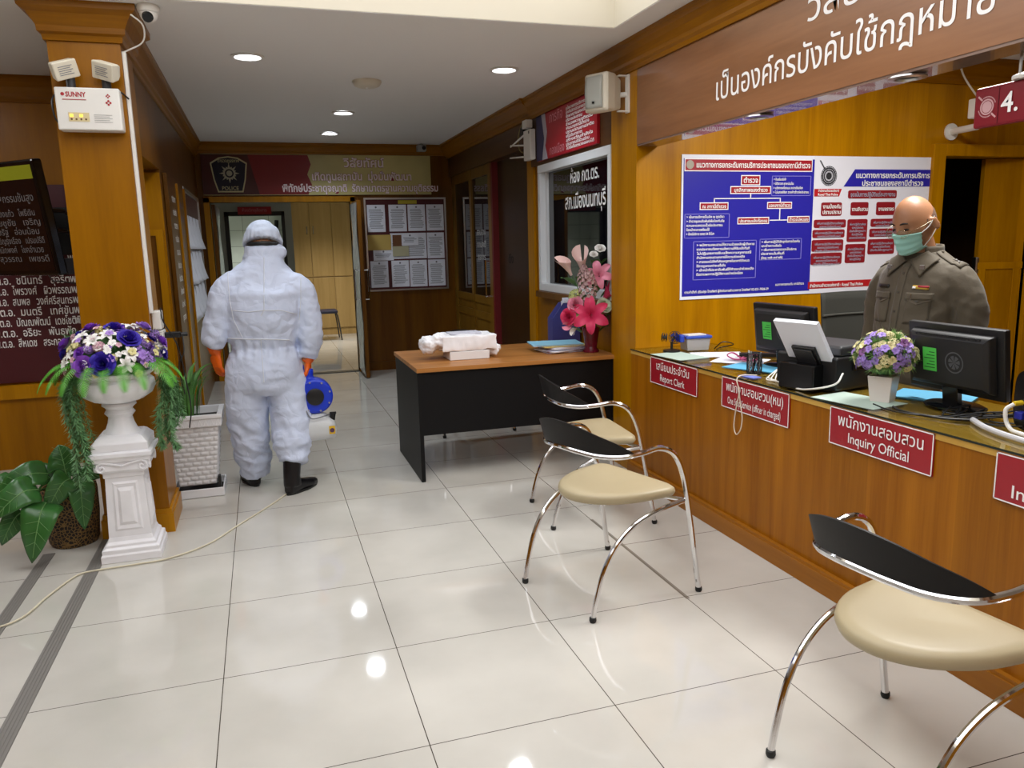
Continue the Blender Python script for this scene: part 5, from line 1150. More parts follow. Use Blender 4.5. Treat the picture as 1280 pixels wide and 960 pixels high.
for k in range(4):
    for s in (-1, 1):
        n_ = (V((0, -1, 0)), V((1, 0, 0)), V((0, 1, 0)), V((-1, 0, 0)))[k]; t_ = (EX, EY, -EX, -EY)[k]
        c0 = V((pcx, pcy, .462))+n_*.112+t_*.088*s
        bb.tube([c0+n_*.006+(t_*s*math.cos(q)+EZ*math.sin(q))*(.026-.0022*i) for i, q in enumerate([PI/2-.75*j for j in range(11)])], .005, 6)
        bb.tube(cat([c0+n_*.006+EZ*.027, c0+n_*.006-t_*s*.04+EZ*.020, c0+n_*.006-t_*s*.085+EZ*.006], 5), .005, 6)
bb.build('volute', PLW, ps, smooth=True)
ur = thing('urn', 'white footed garden urn with a fluted bowl on the pedestal', 'urn', (pcx, pcy, .54))
bb = B(); bb.rings([sqr(a, z) for a, z in ((.122, .54), (.122, .575), (.112, .585), (.098, .602), (.085, .61))]); bb.build('plinth', PLW, ur, bevel=.003)
B().lathe([(.085, .600), (.082, .612), (.066, .628), (.056, .655), (.052, .685), (.060, .695), (.068, .705), (.062, .715), (.056, .722), (.066, .735), (.076, .742), (.074, .752), (.06, .76), (.004, .762)], 40, (pcx, pcy, 0), .06, 10, (.62, .68)).build('foot', PLW, ur, smooth=True, angle=.7)
B().lathe([(.004, .75), (.055, .754), (.105, .768), (.145, .795), (.163, .832), (.158, .862), (.146, .875), (.152, .885), (.165, .893), (.168, .903), (.155, .908), (.12, .90), (.004, .88)], 96, (pcx, pcy, 0), .05, 12, (.76, .865)).build('bowl', PLW, ur, smooth=True, angle=.7)

# flower builders (mesh data at the origin facing +z)
def flower_mesh(kind):
    bb = B()
    if kind == 'rose':
        for ring, (n_, r_, h, tilt) in enumerate(((3, .007, .034, .0), (4, .014, .034, .1), (5, .022, .032, .25), (5, .031, .027, .5), (6, .040, .020, .8))):
            for k in range(n_):
                a = 2*PI*k/n_+ring*.5
                def f(u, v, a=a, r_=r_, h=h, tilt=tilt, n_=n_):
                    s_ = (v-.5)*2*PI/n_*1.25; rad = .004+(r_-.004)*(u**.7)+.006*tilt*u*u; z = h*u*(1-.35*tilt*u*u)+.004
                    z -= .008*(2*v-1)**2*u
                    return V((math.cos(a+s_)*rad, math.sin(a+s_)*rad, z))
                bb.grid(f, 4, 4)
    elif kind in ('lily', 'star'):
        for k in range(6):
            a = 2*PI*k/6; d = V((math.cos(a), math.sin(a), 0)); L_ = .075
            leafg(bb, [d*.004, d*L_*.35+EZ*.028, d*L_*.75+EZ*.034, d*L_*1.05+EZ*.018], .044 if k % 2 else .038, lance, .35, 7, side=d.cross(EZ))
        for k in range(5):
            a = 2*PI*k/5; bb.tube([V((0, 0, .005)), V((.012*math.cos(a), .012*math.sin(a), .05))], .0016, 5)
    elif kind == 'calla':
        def f(u, v):
            a = v*2*PI*.93; r_ = .006+.026*u**1.6*(1+.35*math.cos(a)); return V((r_*math.cos(a), r_*math.sin(a), .085*u*(1+.25*math.cos(a)*u)))
        bb.grid(f, 8, 14); bb.tube([V((0, 0, .01)), V((0, 0, .07))], .004, 6)
    elif kind == 'blossom':
        for k in range(5):
            a = 2*PI*k/5; d = V((math.cos(a), math.sin(a), 0))
            leafg(bb, [d*.002, d*.014+EZ*.006, d*.026+EZ*.004], .024, petalp, .2, 4, side=d.cross(EZ))
        bb.sphere((0, 0, .006), .004, 6, 4)
    elif kind == 'hydrangea':
        rnd = random.Random(4)
        for k in range(44):
            z = 1-1.35*(k+.5)/26; r_ = math.sqrt(max(0, 1-z*z)); a = k*2.39996; c_ = V((r_*math.cos(a), r_*math.sin(a), z))*.036; n_ = c_.normalized(); u_ = n_.orthogonal().normalized(); w_ = n_.cross(u_)
            for j in range(4):
                b2 = PI/2*j+k; d = u_*math.cos(b2)+w_*math.sin(b2); e_ = n_.cross(d)
                bb.poly([c_, c_+d*.008-e_*.006+n_*.003, c_+d*.015+n_*.001, c_+d*.008+e_*.006+n_*.003])
    elif kind == 'tuft':
        rnd = random.Random(9)
        for k in range(60):
            a = rnd.uniform(0, 2*PI); e_ = rnd.uniform(.1, 1.0); d = V((math.cos(a)*math.cos(e_), math.sin(a)*math.cos(e_), math.sin(e_))); l_ = rnd.uniform(.03, .06); s_ = d.orthogonal().normalized()*.0022
            bb.poly([V((0, 0, 0))-s_, d*l_, s_])
    elif kind == 'spike':
        rnd = random.Random(2)
        for k in range(70):
            z = .01+.13*k/70; a = k*2.39996; r_ = .030*math.sin(PI*(.18+.78*k/70))+.004; c_ = V((r_*math.cos(a), r_*math.sin(a), z)); n_ = V((math.cos(a), math.sin(a), .4)).normalized(); u_ = n_.orthogonal().normalized(); w_ = n_.cross(u_)
            for j in range(5):
                b2 = 2*PI/5*j+k; d = u_*math.cos(b2)+w_*math.sin(b2); e_ = n_.cross(d)
                bb.poly([c_, c_+d*.005-e_*.004+n_*.003, c_+d*.010+n_*.002, c_+d*.005+e_*.004+n_*.003])
    elif kind == 'fern':
        path = cat([V((0, 0, 0)), V((.07, 0, .035)), V((.15, 0, .015)), V((.21, 0, -.05)), V((.235, 0, -.11))], 8); n_ = len(path)-1
        bb.tube(path, [.0022-.0016*i/n_ for i in range(n_+1)], 5)
        for i in range(2, n_, 1):
            u = i/n_; l_ = .052*math.sin(PI*(.12+.86*u))**.7; t_ = (path[i+1]-path[i-1]).normalized()
            for s in (1, -1):
                d = (V((0, s, 0))*.9+t_*.45).normalized(); e_ = t_
                bb.poly([path[i]-e_*.0040, path[i]+d*l_*.55-e_*.003-EZ*.004, path[i]+d*l_-EZ*.01, path[i]+d*l_*.55+e_*.004-EZ*.002, path[i]+e_*.0038])
    return bb.mesh(kind)
FM = {k: flower_mesh(k) for k in ('rose', 'lily', 'star', 'calla', 'blossom', 'hydrangea', 'tuft', 'spike', 'fern')}
def place_flower(kind, name, m_, parent, p, n_, s=1, roll=0, label=None):
    key = (kind, m_.name)
    if key not in FM:
        me = FM[kind].copy(); me.materials.clear(); me.materials.append(m_); me.polygons.foreach_set('use_smooth', [kind in ('rose', 'lily', 'star', 'calla', 'blossom')]*len(me.polygons)); FM[key] = me
    o = bpy.data.objects.new(name, FM[key]); COL.objects.link(o); o.parent = parent
    q = V(n_).to_track_quat('Z', 'Y') if kind != 'fern' else V(n_).to_track_quat('X', 'Z')
    q = q @ Matrix.Rotation(roll, 3, 'Z' if kind != 'fern' else 'X').to_quaternion()
    o.location = V(p)-V(parent.location); o.rotation_mode = 'QUATERNION'; o.rotation_quaternion = q; o.scale = (s, s, s)
    if label: o['label'] = label
    return o
F_VIO = mat('petal_violet', '8a4ac0', .6); F_IND = mat('petal_indigo', '3420a0', .6); F_WHT = mat('petal_white', 'eceae6', .6); F_LAV = mat('petal_lavender', 'a07ccc', .6); F_CRM = mat('petal_cream', 'd8cf90', .6); F_PNK = mat('petal_pale_pink', 'd4a8b4', .6)
F_TUF = mat('tuft_green', '3c6a34', .7, var=.3, vscale=40)
fa = thing('flower_arrangement', 'mound of violet and white flowers with green fronds in the white urn', 'flowers', (pcx, pcy, .90))
dc = V((pcx, pcy, .905)); rad = V((.225, .205, .215))
B().sphere(dc+EZ*.03, (.16, .15, .14), 20, 12).build('moss_core', F_TUF, fa, smooth=True)
random.seed(17)
def dome(az, el, k=1): 
    n_ = V((math.cos(az)*math.cos(el), math.sin(az)*math.cos(el), math.sin(el))); return dc+V((n_.x*rad.x, n_.y*rad.y, n_.z*rad.z))*k, V((n_.x/rad.x, n_.y/rad.y, n_.z/rad.z)).normalized()
def fp(px_, py_):                      # flowers seen on the near face of the mound
    a = at(px_, py_, 1, pcy); u = (a.x-dc.x)/rad.x; w_ = (a.z-dc.z)/rad.z; u = max(-.97, min(.97, u)); w_ = max(-.2, min(.97, w_)); q = 1-u*u-w_*w_
    v = -math.sqrt(max(.0, q)); n_ = V((u/rad.x, v/rad.y, w_/rad.z)).normalized(); return dc+V((u*rad.x, v*rad.y, w_*rad.z)), n_
for px_, py_, kind, m_, s in ((115, 452, 'rose', F_VIO, 1.18), (138, 448, 'rose', F_IND, 1.29), (166, 420, 'rose', F_IND, 1.23), (113, 410, 'rose', F_VIO, 1.01), (144, 400, 'rose', F_IND, 1.06), (148, 408, 'rose', F_VIO, 0.90), (80, 430, 'rose', F_VIO, 1.01), (98, 418, 'rose', F_IND, 0.78), (205, 425, 'rose', F_VIO, 0.90), (211, 440, 'rose', F_IND, 0.90), (190, 421, 'rose', F_IND, 0.78), (181, 407, 'rose', F_LAV, 0.90), (105, 436, 'rose', F_VIO, 0.67), (77, 442, 'rose', F_IND, 0.67),
        (140, 415, 'lily', F_WHT, 0.54), (104, 420, 'lily', F_WHT, 0.61), (122, 422, 'lily', F_WHT, 0.58), (170, 437, 'lily', F_WHT, 0.54), (86, 452, 'lily', F_WHT, 0.50), (202, 434, 'lily', F_WHT, 0.54), (166, 450, 'lily', F_WHT, 0.50), (160, 402, 'lily', F_WHT, 0.50), (172, 402, 'lily', F_WHT, 0.43), (182, 417, 'lily', F_WHT, 0.47), (92, 440, 'lily', F_WHT, 0.40),
        (186, 440, 'hydrangea', F_LAV, .85), (193, 447, 'hydrangea', F_LAV, .8), (130, 427, 'hydrangea', F_PNK, .7), (125, 400, 'hydrangea', F_CRM, .6), (95, 430, 'hydrangea', F_CRM, .6), (116, 430, 'hydrangea', F_LAV, .6), (178, 430, 'hydrangea', F_LAV, .6), (197, 415, 'hydrangea', F_LAV, .6), (136, 395, 'hydrangea', F_CRM, .55), (90, 420, 'hydrangea', F_PNK, .6), (150, 440, 'hydrangea', F_CRM, .5), (208, 432, 'hydrangea', F_WHT, .55),
        (94, 440, 'tuft', F_TUF, 1.2), (160, 428, 'tuft', F_TUF, 1.3), (165, 405, 'tuft', F_TUF, 1.1), (150, 432, 'tuft', F_TUF, 1.0), (105, 452, 'tuft', F_TUF, 1), (200, 410, 'tuft', F_TUF, 1.2), (155, 450, 'tuft', F_TUF, 1), (102, 404, 'tuft', F_TUF, 1.1), (80, 415, 'tuft', F_TUF, 1.1), (178, 455, 'tuft', F_TUF, 1.1)):
    p, n_ = fp(px_, py_); place_flower(kind, {'tuft': 'green_tuft', 'hydrangea': 'blossom_cluster'}.get(kind, kind), m_, fa, p*.93+dc*.07 if kind != 'tuft' else p*.85+dc*.15, n_, s, random.uniform(0, 6), {F_VIO: 'violet', F_IND: 'indigo', F_WHT: 'white', F_LAV: 'lavender', F_PNK: 'pale pink', F_CRM: 'cream', F_TUF: 'feathery green'}[m_]+' '+{'tuft': 'tuft', 'hydrangea': 'blossom cluster'}.get(kind, kind))
for k in range(54):                     # small filler blossoms between the large flowers
    a = random.uniform(PI+.1, 2*PI-.1); e = random.uniform(-.02, 1.25); p, n_ = dome(a, e, random.uniform(.96, 1.05)); m_ = (F_CRM, F_WHT, F_PNK, F_LAV)[k % 4]
    place_flower('blossom', 'blossom', m_, fa, p, n_, random.uniform(.5, .75), k, {F_WHT: 'white', F_LAV: 'lavender', F_PNK: 'pale pink', F_CRM: 'cream'}[m_]+' blossom')
for k in range(22):                     # the far face of the mound
    p, n_ = dome(random.uniform(.25, PI-.25), random.uniform(.05, 1.2), .93); kd, m_ = random.choice((('rose', F_VIO), ('rose', F_IND), ('lily', F_WHT), ('hydrangea', F_LAV), ('hydrangea', F_CRM)))
    place_flower(kd, {'hydrangea': 'blossom_cluster'}.get(kd, kd), m_, fa, p, n_, .8, random.uniform(0, 6), {F_VIO: 'violet', F_IND: 'indigo', F_WHT: 'white', F_LAV: 'lavender', F_CRM: 'cream'}[m_]+' '+{'hydrangea': 'blossom cluster'}.get(kd, kd))
for az in (-2.95, -2.6, -2.25, -1.9, -1.62, -1.3, -1.0, -.65, -.35, -.05, .5, 1.2, 2.0, 2.7):
    place_flower('fern', 'fern_frond', FERN, fa, dc+V((math.cos(az)*.10, math.sin(az)*.10, .02)), (math.cos(az), math.sin(az), .05), random.uniform(.8, 1.0), random.uniform(-.2, .2))
def drape(path, parent):
    pts = cat(path, 14); bb = B(); rnd = random.Random(int(path[0].x*1000))
    for st in range(6):
        off = [V((rnd.uniform(-.032, .032), rnd.uniform(-.025, .025), 0)) for _ in range(2)]
        end = int(len(pts)*(1, .85, .7, .95, .8, .9)[st]); q = [p+off[0]*(i/len(pts))+off[1] for i, p in enumerate(pts[:end])]
        bb.tube(q, .0015, 4)
        for i in range(1, len(q)):
            for j in range(6):
                a = rnd.uniform(0, 2*PI); t_ = (q[i]-q[i-1]).normalized(); s1 = t_.orthogonal().normalized(); s2 = t_.cross(s1); d = (s1*math.cos(a)+s2*math.sin(a)+t_*rnd.uniform(.3, 1)).normalized(); e_ = d.cross(t_).normalized()*.0026; l_ = rnd.uniform(.02, .042); c_ = q[i]
                bb.poly([c_-e_*.4, c_+d*l_*.5-e_, c_+d*l_, c_+d*l_*.5+e_, c_+e_*.4])
    bb.build('trailing_foliage', NEEDLE, parent)
def dpt(px_, py_, y): return at(px_, py_, 1, y)
drape([dpt(92, 470, .10), dpt(86, 490, .05), dpt(92, 520, .05), dpt(104, 555, .06), dpt(108, 585, .08), dpt(114, 608, .09)], fa)
drape([dpt(96, 470, .16), dpt(94, 500, .12), dpt(102, 540, .12), dpt(112, 570, .13)], fa)
drape([dpt(205, 465, .18), dpt(210, 490, .14), dpt(206, 520, .14), dpt(210, 550, .15), dpt(214, 560, .15)], fa)
drape([dpt(212, 470, .26), dpt(216, 495, .22), dpt(220, 520, .2), dpt(218, 540, .2)], fa)

# lily bouquet in a maroon vase on the desk
vx, vy = 2.315, .955
vs = thing('lily_bouquet', 'pink and white lily bouquet in a maroon vase on the desk', 'flowers', (vx, vy, DT))
B().lathe([(.004, 0), (.052, .0), (.055, .01), (.040, .03), (.046, .08), (.056, .14), (.060, .165), (.054, .168), (.048, .12), (.004, .1)], 32, (vx, vy, DT)).build('vase', mat('maroon_glaze', '6a0e26', .25), vs, smooth=True, angle=1)
P_HOT = mat('petal_hot_pink', 'd0305e', .55); P_PNK = mat('petal_pink', 'd8849c', .55); P_BLS = mat('petal_blush', 'e2c6c2', .55); P_LIM = mat('petal_lime', 'b4bc74', .6); P_DUS = mat('petal_dusty', 'b49494', .6); LFG = mat('bouquet_leaf', '4c7a38', .5, var=.3, vscale=12)
def bp(px_, py_, y=vy-.08): return at(px_, py_, 1, y)
for px_, py_, kind, m_, s, dy, lab in ((739, 394, 'star', P_HOT, 1.35, -.12, 'hot pink lily'), (749, 345, 'star', P_PNK, 1.05, -.05, 'pink lily'), (757, 372, 'calla', P_HOT, 1.1, -.05, 'hot pink calla'), (711, 337, 'calla', P_BLS, 1.25, -.02, 'blush calla'), (728, 335, 'calla', P_BLS, 1.4, .0, 'blush calla'), (750, 312, 'rose', F_WHT, .7, .0, 'white flower'), (742, 319, 'rose', F_WHT, .55, .0, 'white flower'), (733, 362, 'spike', P_DUS, 1.35, -.07, 'dusty pink blossom spike'), (728, 347, 'spike', P_DUS, .9, -.02, 'dusty pink blossom spike'), (720, 381, 'rose', P_PNK, 1.0, -.08, 'pink rose'), (712, 396, 'rose', P_HOT, 1.05, -.07, 'hot pink rose'), (712, 407, 'calla', P_PNK, .7, -.08, 'pink calla'), (720, 371, 'hydrangea', P_LIM, 1.05, -.04, 'lime blossom cluster'), (724, 399, 'hydrangea', P_LIM, 1.05, -.09, 'lime blossom cluster'), (754, 383, 'rose', mat('petal_sage', 'c4ccb0', .6), 1.0, -.08, 'pale green rose'), (716, 413, 'calla', F_WHT, .6, -.08, 'white calla'), (752, 400, 'rose', P_HOT, .8, .0, 'hot pink rose')):
    p = at(px_, py_, 1, vy+dy); c0 = V((vx, vy, DT+.22)); n_ = (p-c0).normalized()
    if kind == 'star': n_ = (n_*.3+V((-.55, -.8, .15))).normalized()
    if kind == 'spike': n_ = (V((.1, 0, 1))); p = p-EZ*.07*s
    if kind == 'calla': p = p-n_*.04
    cv_ = (CP-p).normalized(); n_ = (n_+cv_*(.9 if kind in ('rose', 'lily', 'hydrangea') else .35)).normalized(); s *= 1.22
    o = place_flower(kind, {'star': 'lily', 'hydrangea': 'blossom_cluster', 'spike': 'blossom_spike'}.get(kind, kind), m_, vs, p, n_, s, random.uniform(0, 6), lab)
bb = B(); random.seed(31)
for px_, py_, dy in ((749, 325, 0), (730, 340, 0), (713, 340, 0), (748, 355, 0), (755, 375, 0), (733, 385, -.05), (715, 385, 0), (715, 405, -.02)):
    bb.tube(cat([V((vx, vy, DT+.10)), V((vx, vy, DT+.22)).lerp(at(px_, py_, 1, vy+dy), .5), at(px_, py_, 1, vy+dy)], 6), .003, 6)
bb.build('stem', LFG, vs, smooth=True)
for px_, py_, a, l_ in ((745, 330, -.4, .14), (754, 328, .5, .12), (712, 352, -1, .13), (748, 362, .2, .13), (740, 408, -.6, .12), (758, 395, 1, .12), (726, 350, -.2, .12), (720, 412, -1.2, .1), (752, 412, .5, .12), (757, 350, .8, .13), (760, 335, .4, .12), (758, 365, .4, .14), (733, 372, -.3, .12), (742, 355, .1, .12)):
    p = at(px_, py_, 1, vy); d = V((math.sin(a), -.4, .5)); bb = B(); leafg(bb, [p-d*l_*.5, p, p+d*l_*.35, p+d*l_*.7-EZ*.02], .07, lance, .25, 8); bb.build('leaf', LFG, vs, smooth=True)

# pot of pastel flowers on the counter
fc = V((2.555, -1.405, CT)); cpz = .105
fpot = thing('flower_pot', 'white square pot of pastel violet and cream flowers on the counter', 'flowers', fc)
Mq = Matrix.Translation(fc) @ Matrix.Rotation(.5, 4, 'Z')
bb = B(); bb.rings([[Mq @ V((sx*a, sy*a, z)) for sx, sy in ((-1, -1), (1, -1), (1, 1), (-1, 1))] for a, z in ((.036, .0), (.037, .003), (.047, cpz), (.042, cpz), (.038, cpz-.02))]); bb.build('pot', mat('pot_white', 'dcd2cc', .3), fpot, bevel=.003)
c0 = fc+EZ*(cpz+.075); B().sphere(c0, (.088, .088, .075), 16, 10).build('moss_core', F_TUF, fpot, smooth=True)
F_PAS = mat('petal_pastel_violet', '9c80cc', .6); F_BUT = mat('petal_butter', 'ddd4a0', .6); F_MAU = mat('petal_mauve', '7a4a84', .6); F_GRN = mat('petal_fresh_green', '7aa45a', .6)
random.seed(8)
N = 140
for k in range(N):
    z = 1-1.45*(k+.5)/N; r_ = math.sqrt(max(0, 1-z*z)); a = k*2.39996; n_ = V((r_*math.cos(a), r_*math.sin(a), z)); p = c0+V((n_.x*.112, n_.y*.112, n_.z*.098))*random.uniform(.9, 1.06)
    cl = noise.noise(n_*1.9+V((3, 1, 2)))
    m_ = (F_PAS if cl > .02 else F_BUT if cl > -.2 else F_MAU if k % 3 == 0 else F_BUT)
    if k % 5 == 0: place_flower('tuft', 'green_tuft', F_GRN, fpot, c0+(p-c0)*.86, n_, .85, k)
    elif k % 3 == 1: place_flower('hydrangea', 'blossom_cluster', m_, fpot, c0+(p-c0)*.86, n_, .55, k)
    else: place_flower('blossom', 'blossom', m_, fpot, p, (n_+V((random.uniform(-.3, .3), random.uniform(-.3, .3), random.uniform(-.3, .3)))).normalized(), random.uniform(.5, .75), k)
# white hose over the floor
hp = [at(372, 590, 1, .80), at(366, 612, 2, .006), at(340, 630, 2, .006), at(300, 655, 2, .006), at(260, 680, 2, .006), at(210, 698, 2, .006), at(165, 706, 2, .006), at(120, 713, 2, .0065), at(95, 720, 2, .0065), at(60, 745, 2, .0065), at(20, 776, 2, .007), at(-60, 800, 2, .006)]
hp[0] = V((hp[1].x+.09, hp[1].y+.12, .006))
tag(B().tube(cat(hp, 10), .0045, 6).build('power_cord', mat('cord_white', 'd4cdb4', .5), smooth=True), 'thin white cord trailing across the floor past the pedestal', 'cord')
# ------------------------------------------------------------------ people
SKIN = mat('skin', 'a87858', .42, bump=.05, bscale=200)
SUIT = mat('white_coverall', 'c8d2e8', .65, bump=.3, bscale=16)
nt = SUIT.node_tree; b_ = nt.nodes['Principled BSDF']; bn_ = [q for q in nt.nodes if q.type == 'BUMP'][0]
vo = nt.nodes.new('ShaderNodeTexVoronoi'); vo.feature = 'DISTANCE_TO_EDGE'; vo.inputs['Scale'].default_value = 11; tq = nt.nodes.new('ShaderNodeTexCoord'); nz = nt.nodes.new('ShaderNodeTexNoise'); nz.inputs['Scale'].default_value = 6
va = nt.nodes.new('ShaderNodeVectorMath'); va.operation = 'MULTIPLY_ADD'; va.inputs[1].default_value = (.25, .25, .25); nt.links.new(tq.outputs['Object'], nz.inputs['Vector']); nt.links.new(nz.outputs['Color'], va.inputs[0]); nt.links.new(tq.outputs['Object'], va.inputs[2]); nt.links.new(va.outputs[0], vo.inputs['Vector'])
b2 = nt.nodes.new('ShaderNodeBump'); b2.inputs['Strength'].default_value = .32; b2.inputs['Distance'].default_value = .03; nt.links.new(vo.outputs['Distance'], b2.inputs['Height']); nt.links.new(bn_.outputs[0], b2.inputs['Normal']); nt.links.new(b2.outputs[0], b_.inputs['Normal'])
GLOVE = mat('orange_glove', 'e06008', .45)
BOOT = mat('black_boot', '0c0c10', .35)
def head_into(bb, M, s=1.0):
    # skull and face in local space: face towards -y
    def f(th, ph):
        n_ = V((math.cos(ph)*math.cos(th), math.cos(ph)*math.sin(th), math.sin(ph))); x, y, z = n_.x*.076, n_.y*.098, n_.z*.118
        fr = max(0, -n_.y)
        if z < -.01:
            t = min(1, (-z-.01)/.10); x *= 1-.30*t; y = y*(1-.28*t) if y > 0 else y*(1-.02*t)
        g = lambda cx_, cz_, sx_, sz_: math.exp(-((x-cx_)/sx_)**2-((z-cz_)/sz_)**2)*(1 if fr > .2 else 0)
        y += .010*(g(.032, .006, .016, .012)+g(-.032, .006, .016, .012))     # eye sockets
        y -= .006*(g(.03, .028, .024, .008)+g(-.03, .028, .024, .008))       # brow
        y -= .024*g(0, -.028, .012, .016)+.013*g(0, -.006, .009, .018)       # nose
        y -= .006*g(0, -.066, .022, .007)+.007*g(0, -.098, .02, .014)        # lips, chin
        x += math.copysign(.004, x)*(1 if -.05 < z < -.0 and fr > .3 else 0)
        return M @ V((x*s, y*s, z*s))
    R = [[f(2*PI*j/48, -PI/2*.985+PI*.985*i/32) for j in range(48)] for i in range(33)]
    bb.rings(R)
    for sgn in (1, -1):
        c_ = V((.078*sgn, .012, -.012))
        R = []
        for k, (q, w_) in enumerate(((0, .55), (.5, 1), (1, .85))):
            R.append([M @ ((c_+V((sgn*(.004+.012*q), .010*q+.019*w_*math.cos(a), .033*w_*math.sin(a)-.006*math.cos(a))))*s) for a in [2*PI*j/14 for j in range(14)]])
        bb.rings(R)
def hand_into(bb, wr, d, pn, th_side, s=1.0, curl=.5, glove=0):
    # palm from wrist wr along d, palm normal pn, thumb towards th_side
    d = V(d).normalized(); pn = V(pn); pn = (pn-d*pn.dot(d)).normalized(); sd = V(th_side); sd = (sd-d*sd.dot(d)-pn*sd.dot(pn)).normalized(); wr = V(wr)
    g_ = glove
    R = []
    for t, hw, ht in ((-.03, .027, .022), (0, .027, .021), (.03, .036, .018), (.065, .041, .016), (.088, .040, .013)):
        R.append([wr+d*t*s+(sd*math.cos(a)*(hw+g_)+pn*math.sin(a)*(ht+g_))*s for a in [2*PI*j/16 for j in range(16)]])
    bb.rings(R)
    for k, (o_, l_, r_) in enumerate(((.030, .072, .0085), (.010, .080, .009), (-.010, .074, .0085), (-.029, .058, .0078))):
        p = wr+d*.082*s+sd*o_*s; dd = d.copy(); pts = [p-d*.02*s, p]; c_ = curl*(1+.12*k)
        for j, fr in enumerate((.45, .32, .23)):
            a = c_*(.8, 1.1, .8)[j]; dd = (dd*math.cos(a)+pn*math.sin(a)).normalized(); p = p+dd*l_*fr*s; pts.append(p)
        bb.tube(cat(pts, 4), [(r_+g_)*s*(1 if i < 13 else .8) for i in range(len(cat(pts, 4)))], 10)
    p = wr+d*.022*s+sd*.026*s; pts = [p-sd*.012*s, p+sd*.014*s+d*.012*s, p+sd*.026*s+d*.036*s+pn*.008*s, p+sd*.024*s+d*.062*s+pn*.018*s]
    q_ = cat(pts, 5); bb.tube(q_, [(.0115-.003*i/len(q_)+g_)*s for i in range(len(q_))], 10)
def raysurf(bvh, o, d):
    h = bvh.ray_cast(V(o), V(d)); return h[0], h[1]
def bvh_of(me): return BVHTree.FromPolygons([v.co for v in me.vertices], [tuple(p.vertices) for p in me.polygons])
def seam(bvh, pts, d, r, lift=.002):
    out = []
    for p in pts:
        h, n_ = raysurf(bvh, p, d)
        if h: out.append(h+n_*lift)
    return out

# ---- person in the white coverall, seen from behind
pw = thing('person', 'person in a white hooded coverall seen from behind, carrying a blue sprayer', 'person', (.2, 1.0, 0))
HC = V((.252, 1.075, 1.468)); HM = Matrix.Translation(HC) @ Matrix.Rotation(PI, 4, 'Z') @ Matrix.Rotation(math.radians(16), 4, 'X')
bb = B(); head_into(bb, HM, .98)
bb.ell([(.232, 1.02, 1.26, .10, .08), (.236, 1.03, 1.33, .062, .062), (.246, 1.05, 1.42, .055, .058)])
bb.ell([(.2, 1.0, .68, .13, .10), (.205, 1.0, .76, .175, .12), (.205, 1.0, .88, .155, .10), (.22, 1.0, 1.05, .165, .11), (.232, 1.0, 1.2, .17, .10), (.235, 1.01, 1.28, .13, .08), (.236, 1.02, 1.31, .07, .06)])
bb.tube([(.10, 1.0, 1.25), (-.02, .985, 1.07), (-.06, 1.0, .88)], [.055, .045, .035], 12); bb.tube([(.37, 1.0, 1.25), (.48, .975, 1.03), (.455, 1.0, .79)], [.055, .045, .035], 12)
bb.tube([(.10, 1.02, .68), (.09, 1.06, .40), (.095, 1.11, .10)], [.085, .06, .045], 12); bb.tube([(.31, 1.0, .68), (.332, .96, .38), (.325, .89, .15)], [.085, .06, .045], 12)
hand_into(bb, (-.062, 1.01, .875), (.05, .02, -1), (.9, .3, 0), (.2, 1, 0), .95, .35); hand_into(bb, (.455, 1.005, .785), (-.05, .1, -1), (-.8, .4, 0), (.2, 1, .2), .95, .9)
obj('body', remesh(bb.mesh(), .007, 2), SKIN, pw, smooth=True, angle=2)
def wr(c):
    w1 = .010*noise.noise(V((c.x*7, c.y*7, c.z*11)))
    w2 = .007*(1-2*abs(noise.noise(V((c.x*12+c.z*5, c.y*12, c.z*17)))))
    k = 1.0
    for zc, hw, am in ((.88, .05, 1.0), (.27, .16, 1.5), (.12, .08, 1.6)): k += am*math.exp(-((c.z-zc)/hw)**2)*.6
    fold = .0048*math.sin(c.z*88+c.x*26+16*noise.noise(c*4.5))*max(0, .25+1.6*noise.noise(c*7+V((5, 2, 1))))*(math.exp(-((c.z-.25)/.13)**2) + .8*math.exp(-((c.z-.95)/.12)**2)*(1 if (c.x < .02 or c.x > .42) else 0)+.5*math.exp(-((c.z-.45)/.12)**2))
    gather = .007*math.sin(c.x*120)*math.exp(-((c.z-.885)/.045)**2)*(1 if abs(c.x-.21) < .2 else 0)
    return w1*k+w2*k*.8+fold+gather
bb = B()
bb.ell([(.205, 1.0, .605, .19, .12), (.205, 1.0, .65, .222, .160), (.205, .998, .72, .225, .170), (.207, .998, .80, .212, .158), (.212, 1.0, .86, .188, .138), (.213, 1.0, .885, .180, .130), (.215, 1.0, .92, .192, .145), (.222, .995, 1.0, .212, .165), (.230, .99, 1.1, .220, .174), (.232, .99, 1.2, .220, .168), (.234, 1.0, 1.26, .200, .138), (.234, 1.01, 1.305, .186, .118), (.237, 1.015, 1.340, .155, .108), (.240, 1.02, 1.372, .125, .100), (.243, 1.025, 1.40, .105, .097)], 40)
# sleeves
bb.tube(cat([(.105, 1.0, 1.252), (.018, .992, 1.195), (-.025, .985, 1.07), (-.055, .99, .97), (-.070, 1.0, .905)], 5), [.085, .09, .092, .092, .09, .088, .086, .084, .082, .080, .078, .076, .075, .074, .073, .072, .07, .068, .065, .06, .052], 20)
bb.tube(cat([(.365, 1.0, 1.248), (.44, .99, 1.185), (.475, .978, 1.05), (.482, .98, .93), (.463, 1.0, .80)], 5), [.085, .09, .092, .092, .092, .09, .088, .086, .084, .082, .080, .078, .076, .075, .074, .073, .072, .07, .068, .065, .054], 20)
